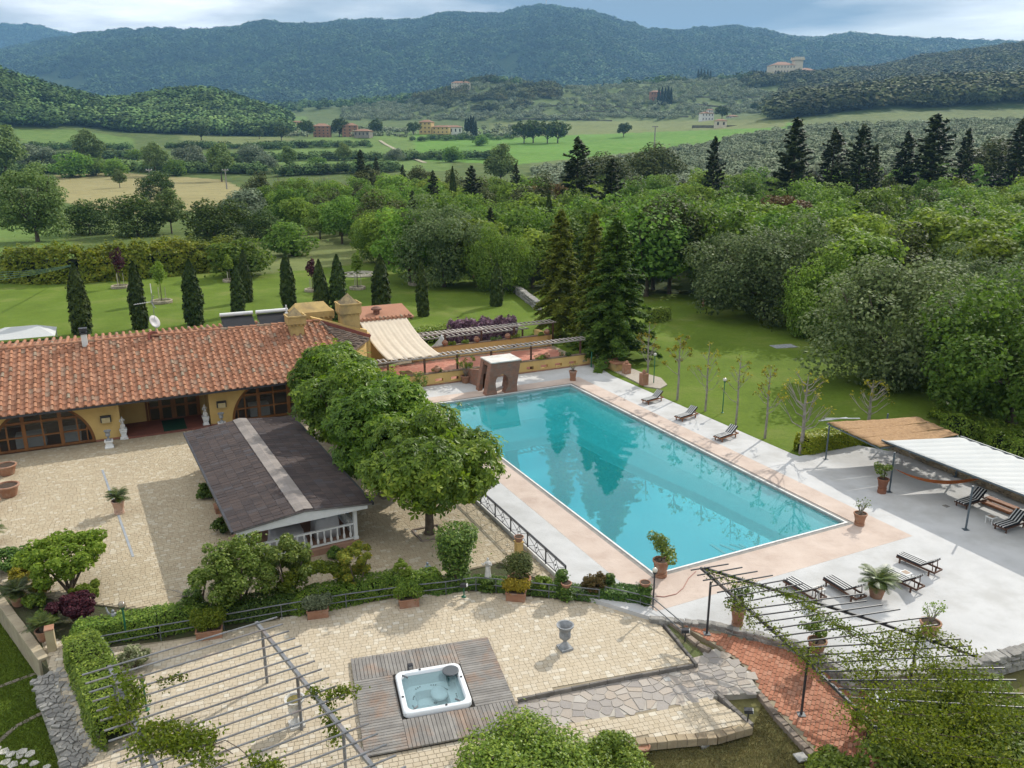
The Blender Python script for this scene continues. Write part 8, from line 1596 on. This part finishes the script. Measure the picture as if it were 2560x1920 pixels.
# ================================================================ FAR TERRACE
M_RTER = M('red_terrace', (.46, .20, .14), (.40, .165, .115), 1.2, .9, rnd=.1, c3=(.52, .30, .22), s3=.5, f3=.5)
tag(MB().prism(uvp([(-4.15, -3.6), (-4.15, 15.0), (-10.95, 15.2), (-10.95, -6), (-4.15, -6)]), -1.6, -.02).build('far_terrace', M_BED), 'red tiled terrace beyond the pool', None, None, 'structure'); ft = bpy.data.objects['far_terrace']
paving(ft, uvp([(-4.3, -1.8), (-4.3, 14.6), (-10.8, 14.9), (-10.8, -1.8)]), lambda x, y: 0.0, TH + R(45), M_RTER, .4, (.4,), .012, 0, 'terrace_tile', 9)
tag(MB().prism(uvp([(-11.2, -3), (-11.2, 15.5), (-15.2, 15.5), (-15.2, -3)]), -1.6, -.12).build('rear_terrace', M_BED), 'paved strip under the rear pergola', None, None, 'structure')
def pierced_wall(label, u, v0, v1, z0, z1, th, n, hz, hw2, ends=True):
    e = empty('ochre_wall', site(u, v0, z0), TH, label, 'wall'); holes = []
    for i in range(n): c_ = v0 + (v1 - v0) * (i + .5) / n; holes.append([(c_ - hw2, hz[0]), (c_ + hw2, hz[0]), (c_ + hw2, hz[1]), (c_ - hw2, hz[1])])
    HB().wall([(v0, z0), (v1, z0), (v1, z1), (v0, z1)], u - th, u, holes).build('wall', M_OCHW, e, org=(u, v0, z0)); HB().box(u - th - .03, u + .03, v0, v1, z1, z1 + .05).build('coping', M('coping_brown', (.22, .16, .11), (.15, .11, .08), 3, .9), e, org=(u, v0, z0)); HB().box(u, u + .02, v0, v1, z0, z0 + .10).build('skirting', M_TERRA, e, org=(u, v0, z0)); return e
pierced_wall('low ochre wall with square openings between pool deck and red terrace', -4.15, -3.4, 14.9, 0, .86, .3, 15, (.2, .46), .30); pierced_wall('second low ochre wall with square openings behind the red terrace', -10.95, 2.5, 14.9, -.05, .98, .3, 9, (.1, .4), .34)
HB().wall([(14.6, -.05), (15.0, -.05), (15.0, .98), (14.6, .98)], -13.4, -10.95).build('ochre_return', M_OCHW, tag(empty('ochre_wall', site(-10.95, 14.6, -.05), TH, 'short return of the rear ochre wall by the firs', 'wall'), None), org=(-10.95, 14.6, -.05))
def slat_pergola(label, u0, u1, v0, v1, z, n, posts, pz0, sag_=.0):
    e = empty('slatted_pergola', site(u0, v0, pz0), TH, label, 'pergola'); og = (u0, v0, pz0); M_SL = M('grey_slat', (.44, .40, .36), (.30, .27, .24), 3, .9, rnd=.3)
    for u in (u0 + .1, u1 - .1): HB().beam((u, v0, z), (u, v1, z), .07, .09).build('rail', M_SL, e, org=og)
    for i in range(n): v = v0 + (v1 - v0) * (i + .5) / n; HB().beam((u0, v, z + .06), (u1, v, z + .06), .10, .022).build('slat', M_SL, e, org=og)
    for u, v in posts: HB().box(u - .06, u + .06, v - .06, v + .06, pz0, z - .04).build('post', M_TEAKD, e, org=og)
    return e
slat_pergola('slatted pergola along the front of the red terrace', -5.3, -4.3, -2.6, 14.6, 2.0, 46, [(-4.4, v) for v in (-1.6, 1.1, 3.6, 6.3, 9.6, 13.9)], 0); slat_pergola('slatted pergola along the rear ochre wall', -12.3, -11.2, 1.6, 15.6, 1.95, 36, [(-11.3, v) for v in (2.6, 5.4, 8.6, 11.6, 15.3)], -.1); slat_pergola('lower slatted pergola behind the rear one', -15.0, -13.2, 2.4, 14.0, 1.15, 26, [(-13.3, 3.0), (-13.3, 8.0), (-13.3, 13.4)], -.1)
# awning and the wing it hangs from
wg = empty('rear_wing', site(-12.35, .5, -.1), TH, 'low ochre wing with a tiled roof edge behind the awning', 'building'); og = (-12.35, .5, -.1)
HB().box(-14.8, -12.35, -2.2, 2.6, -.1, 3.45).build('wall', M_OCHW, wg, org=og); HB().add([(-12.0, -2.4, 3.45), (-12.0, 3.1, 3.45), (-15.0, 3.1, 4.0), (-15.0, -2.4, 4.0), (-12.0, -2.4, 3.37), (-12.0, 3.1, 3.37), (-15.0, 3.1, 3.9), (-15.0, -2.4, 3.9)], [(0, 1, 2, 3), (7, 6, 5, 4), (0, 4, 5, 1), (1, 5, 6, 2), (3, 7, 4, 0)]).build('roof', M_TILEP, wg, org=og)
m = HB(); cm = cover_mesh('c', M_TILE)
for i in range(16):
    b = len(m.v); m.v += cm.v; m.f += [tuple(x + b for x in f) for f in cm.f]; m.xf(Matrix.Translation((-11.95, -2.3 + i * .34, 3.47)) @ Matrix.Rotation(R(90), 4, 'Z') @ Matrix.Rotation(R(10), 4, 'X'), b)
m.build('eave_tiles', M_TILE, wg, org=og); m = HB()
for i in range(14): m.box(-12.3, -12.05, -2.1 + i * .38, -1.95 + i * .38, 3.22, 3.36)
m.build('rafter_ends', M_TEAKD, wg, org=og); HB().lathe([(.25, 3.7), (.25, 3.95), (.42, 4.0), (.42, 4.12), (.2, 4.25), (.01, 4.28)], 14, (-13.2, .4, 0)).build('vent_cap', M('vent_brown', (.20, .10, .07), None, 3, .7), wg, org=og)
aw = empty('awning', (0, 0, 0), 0, 'beige cloth awning sloping down to the red terrace pergola', 'awning'); M_AWN = M('awning_cloth', (.58, .50, .39), (.53, .45, .35), 1.2, .9)
sheet(aw, 'cloth', [W(-12.1, -1.35, 3.42), W(-12.1, 2.45, 3.42), W(-4.45, 2.35, 2.08), W(-4.6, -1.5, 2.08)], M_AWN, 40, 22, lambda s, t: -.35 * math.sin(math.pi * t) + .045 * math.sin(s * 34) * t + .02 * math.sin(s * 71), .012)
tag(sheet(None, 'parasol_tent', [W(-12.4, 5.0, .35), W(-12.4, 6.6, .35), W(-13.8, 6.6, .35), W(-13.8, 5.0, .35)], M_SAIL, 16, 16, lambda s, t: 1.15 * max(0, 1 - 1.45 * max(abs(s - .5), abs(t - .5)) * 1.35) ** 1.6, .012), 'white pointed tent on the rear terrace', 'tent')
for k, (u, v, z, lab) in enumerate(((-11.1, 5.3, 1.0, 'leftmost clay jar on the rear ochre wall'), (-11.1, 8.1, 1.0, 'second clay jar on the rear ochre wall'), (-11.1, 10.9, 1.0, 'third clay jar on the rear ochre wall'), (-11.1, 14.6, 1.0, 'clay jar at the end of the rear ochre wall'), (-4.3, 4.5, .9, 'clay jar on the front ochre wall left of the arch'), (-4.3, 10.9, .9, 'clay jar on the front ochre wall right of the arch'), (-4.3, 2.0, .9, 'small clay jar on the front ochre wall near the chestnuts'))):
    tag(MB().lathe([(.10, 0), (.20, .1), (.26, .22), (.24, .34), (.12, .42), (.14, .46)], 14).build('clay_jar', M_TERRA, None, site(u, v, z), smooth=R(40)), lab, 'jar')
rng = np.random.RandomState(8)
for k in range(13):
    v = 1.2 + k * 1.05 + rng.uniform(-.3, .3); u, z = (-4.3, .9) if k % 2 else (-11.1, 1.0); cl = [(rng.normal(0, .12), rng.normal(0, .25), .14, .2, .16) for _ in range(4)]
    o = link('wall_plant', leaf_mesh('wall_plant', rng, cl, 260, .12, .07, (L_HEDGE, L_VINE, L_IVY)[k % 3]), None, site(u, v, z), TH); tag(o, ('plant %s on the %s ochre wall, counted from the left' % (ord_[min(k // 2, 11)], 'front' if k % 2 else 'rear')), 'plant', 'plants on the ochre walls')
for k, (u, v, lab) in enumerate(((-5.6, -1.2, 'left wooden table under the front pergola'), (-5.6, .2, 'right wooden table under the front pergola'))):
    t = empty('wooden_table', site(u, v, 0), TH, lab, 'table'); MB().bbox(-.6, .6, -.45, .45, .70, .75, .01).build('table_top', M('pale_wood', (.50, .36, .20), (.42, .29, .15), 4, .7), t)
    for x in (-.5, .5):
        for y in (-.36, .36): MB().beam((x, y, 0), (x, y, .7), .06, .06).build('leg', M_TEAK, t)
    for s in range(2):
        c_ = empty('wooden_chair', site(u + (.25 if s else -.25), v - .75, 0), TH, ('near' if s else 'far') + (' chair at the left table under the front pergola' if k == 0 else ' chair at the right table under the front pergola'), 'chair'); MB().bbox(-.2, .2, -.2, .2, .43, .46, .01).build('seat', M_TEAK, c_); MB().beam((0, -.19, .46), (0, -.24, .9), .38, .03).build('backrest', M_TEAK, c_)
        for x in (-.17, .17):
            for y in (-.17, .17): MB().beam((x, y, 0), (x, y, .43), .04, .04).build('leg', M_TEAK, c_)
m = MB().tube([P(a, b, .02) for a, b in ((1740, 1428), (1722, 1445), (1708, 1470), (1690, 1485), (1660, 1492), (1640, 1490))], .018, 5); tag(m.build('garden_hose', M('hose', (.40, .20, .16), None, 3, .6)), 'thin red hose lying on the deck beside the citrus pot', 'hose')
# ================================================================ RIGHT LAWN
yb = empty('tiled_planter', tuple(P(1540, 922, 0)), TH, 'ochre planter with a red tiled lid beside the deck', 'planter'); MB().box(-.75, .75, -.5, .5, 0, .55).build('box', M_OCHS, yb)
for i in range(6): MB().box(-.85 + i * .285, -.59 + i * .285, -.6, .6, .56, .64 + .02 * (i % 2)).build('tile', M_TILE, yb)
for k, (px, py, h, lab) in enumerate(((1566, 934, .75, 'terracotta pillar touching the tiled planter'), (1609, 962, .85, 'terracotta pillar topped by a cone beside the first magnolia'))):
    e = empty('terracotta_pillar', tuple(P(px, py, 0)), TH, lab, 'pillar'); MB().lathe([(.24, 0), (.24, h)], 4, sq=True).build('shaft', M_TERRA, e); MB().lathe([(.13, h), (.15, h + .1), (.10, h + .22), (.01, h + .30)], 10).build('finial', M_TERRA, e)
tag(MB().prism([tuple(P(a, b, 0)[:2]) for a, b in ((1490, 888), (1540, 905), (1600, 930), (1652, 945), (1668, 962), (1650, 972), (1612, 966), (1540, 930), (1488, 902))], -.3, .03).build('garden_path', M('gravel', (.42, .37, .31), (.33, .29, .24), 6, .95, .3, 40)), 'pale gravel path beside the deck', None, None, 'structure')
q = P(1958, 874, 0); bn = empty('stone_bench', tuple(q), TH - .2, 'flat grey stone bench lying on the right lawn', 'bench'); MB().bbox(-.55, .55, -1.0, 1.0, .22, .32, .03).build('seat', M_STONEG, bn)
for y in (-.7, .7): MB().box(-.4, .4, y - .12, y + .12, 0, .22).build('foot', M_STONEG, bn)
tag(MB().lathe([(.55, 0), (.55, .85), (.62, .88), (.62, .98), (.2, 1.1)], 4, sq=True).build('well_house', M_TERRA, None, tuple(P(1195, 695, -.3)), TH), 'small terracotta well house at the wood edge', 'well')
tag(MB().lathe([(.13, 0), (.13, 1.0), (.02, 1.2)], 8).build('marker_post', M_TERRA, None, tuple(P(1757, 772, 0))), 'red marker post at the edge of the right lawn', 'post')
e = empty('white_marquee', tuple(P(60, 860, -.3)), TH, 'white tent top behind the farmhouse at the left edge', 'tent'); MB().add([(-2, -2.6, .9), (2, -2.6, .9), (2, 2.6, .9), (-2, 2.6, .9), (0, -1.2, 1.6), (0, 1.2, 1.6)], [(0, 1, 4), (1, 2, 5, 4), (2, 3, 5), (3, 0, 4, 5)]).build('roof', M_SAIL, e)
for x in (-1.9, 1.9):
    for y in (-2.5, 2.5): MB().tube([(x, y, 0), (x, y, .92)], .05, 6).build('pole', M_WHITEP, e)
pp = MB().tube([(0, 0, 0), (0, 0, 1.25)], .05, 8); po = tag(pp.build('green_post', M_GREEN, None, tuple(P(1478, 918, 0))), 'dark green post at the end of the front ochre wall', 'post')
# grass tufts on the near dry lawn and the left lawn
def tufts(name, label, poly, z, n, mat, h, seed, onland=False):
    rng = np.random.RandomState(seed); pw_ = [P(a, b, z) for a, b in poly]; pg_ = [(p[0], p[1]) for p in pw_]; xs, ys = [p[0] for p in pg_], [p[1] for p in pg_]; C = []
    while len(C) < n:
        x, y = rng.uniform(min(xs), max(xs)), rng.uniform(min(ys), max(ys))
        if inpoly(x, y, pg_): C.append((x, y, z))
    C = np.array(C)
    if onland: C[:, 2] = land(C[:, 0], C[:, 1]) - .005
    a = rng.uniform(0, 6.28, n); hh = h * rng.uniform(.5, 1.4, n); D = np.stack([np.cos(a), np.sin(a), np.zeros(n)], 1); T = np.stack([rng.normal(0, .5, n), rng.normal(0, .5, n), np.ones(n)], 1)
    V = np.stack([C - D * .012, C + D * .012, C + T * hh[:, None]], 1).reshape(-1, 3); o = link(name, flat_mesh(name, V, np.arange(3 * n).reshape(-1, 3), mat, 3)); return tag(o, label, 'grass', None, 'stuff')
L_DRYG = LEAF('dry_grass', [(0.0, (.10, .11, .03)), (.6, (.20, .18, .07)), (1.0, (.32, .27, .13))], .3); L_GRS = LEAF('lawn_grass', [(0.0, (.05, .09, .012)), (.6, (.10, .16, .02)), (1.0, (.17, .22, .04))], .3)
tufts('dry_grass', 'thin dry grass beside the brick ramp', [(1600, 1850), (1880, 1820), (1910, 1740), (2110, 1960), (1560, 1960)], -.5, 26000, L_DRYG, .05, 1, True)
tufts('left_grass', 'short grass of the left lawn', [(-40, 1480), (30, 1560), (125, 1690), (235, 1960), (-40, 1960)], -1.0, 30000, L_GRS, .05, 2)
# ================================================================ HAZE
def haze():
    m = MB(); m.box(-7800, 7800, -7800, 7800, -6.5, 840)
    mt = bpy.data.materials.new('haze'); mt.use_nodes = True; nt = mt.node_tree; nt.nodes.clear()
    v = node(nt, 'ShaderNodeVolumePrincipled'); v.inputs['Color'].default_value = (.31, .63, 1.0, 1); v.inputs['Density'].default_value = 1.0e-4; v.inputs['Anisotropy'].default_value = .15
    o = node(nt, 'ShaderNodeOutputMaterial'); nt.links.new(v.outputs[0], o.inputs['Volume'])
    h = m.build('haze', mt); tag(h, 'thin blue haze over the valley', None, None, 'stuff')
haze()
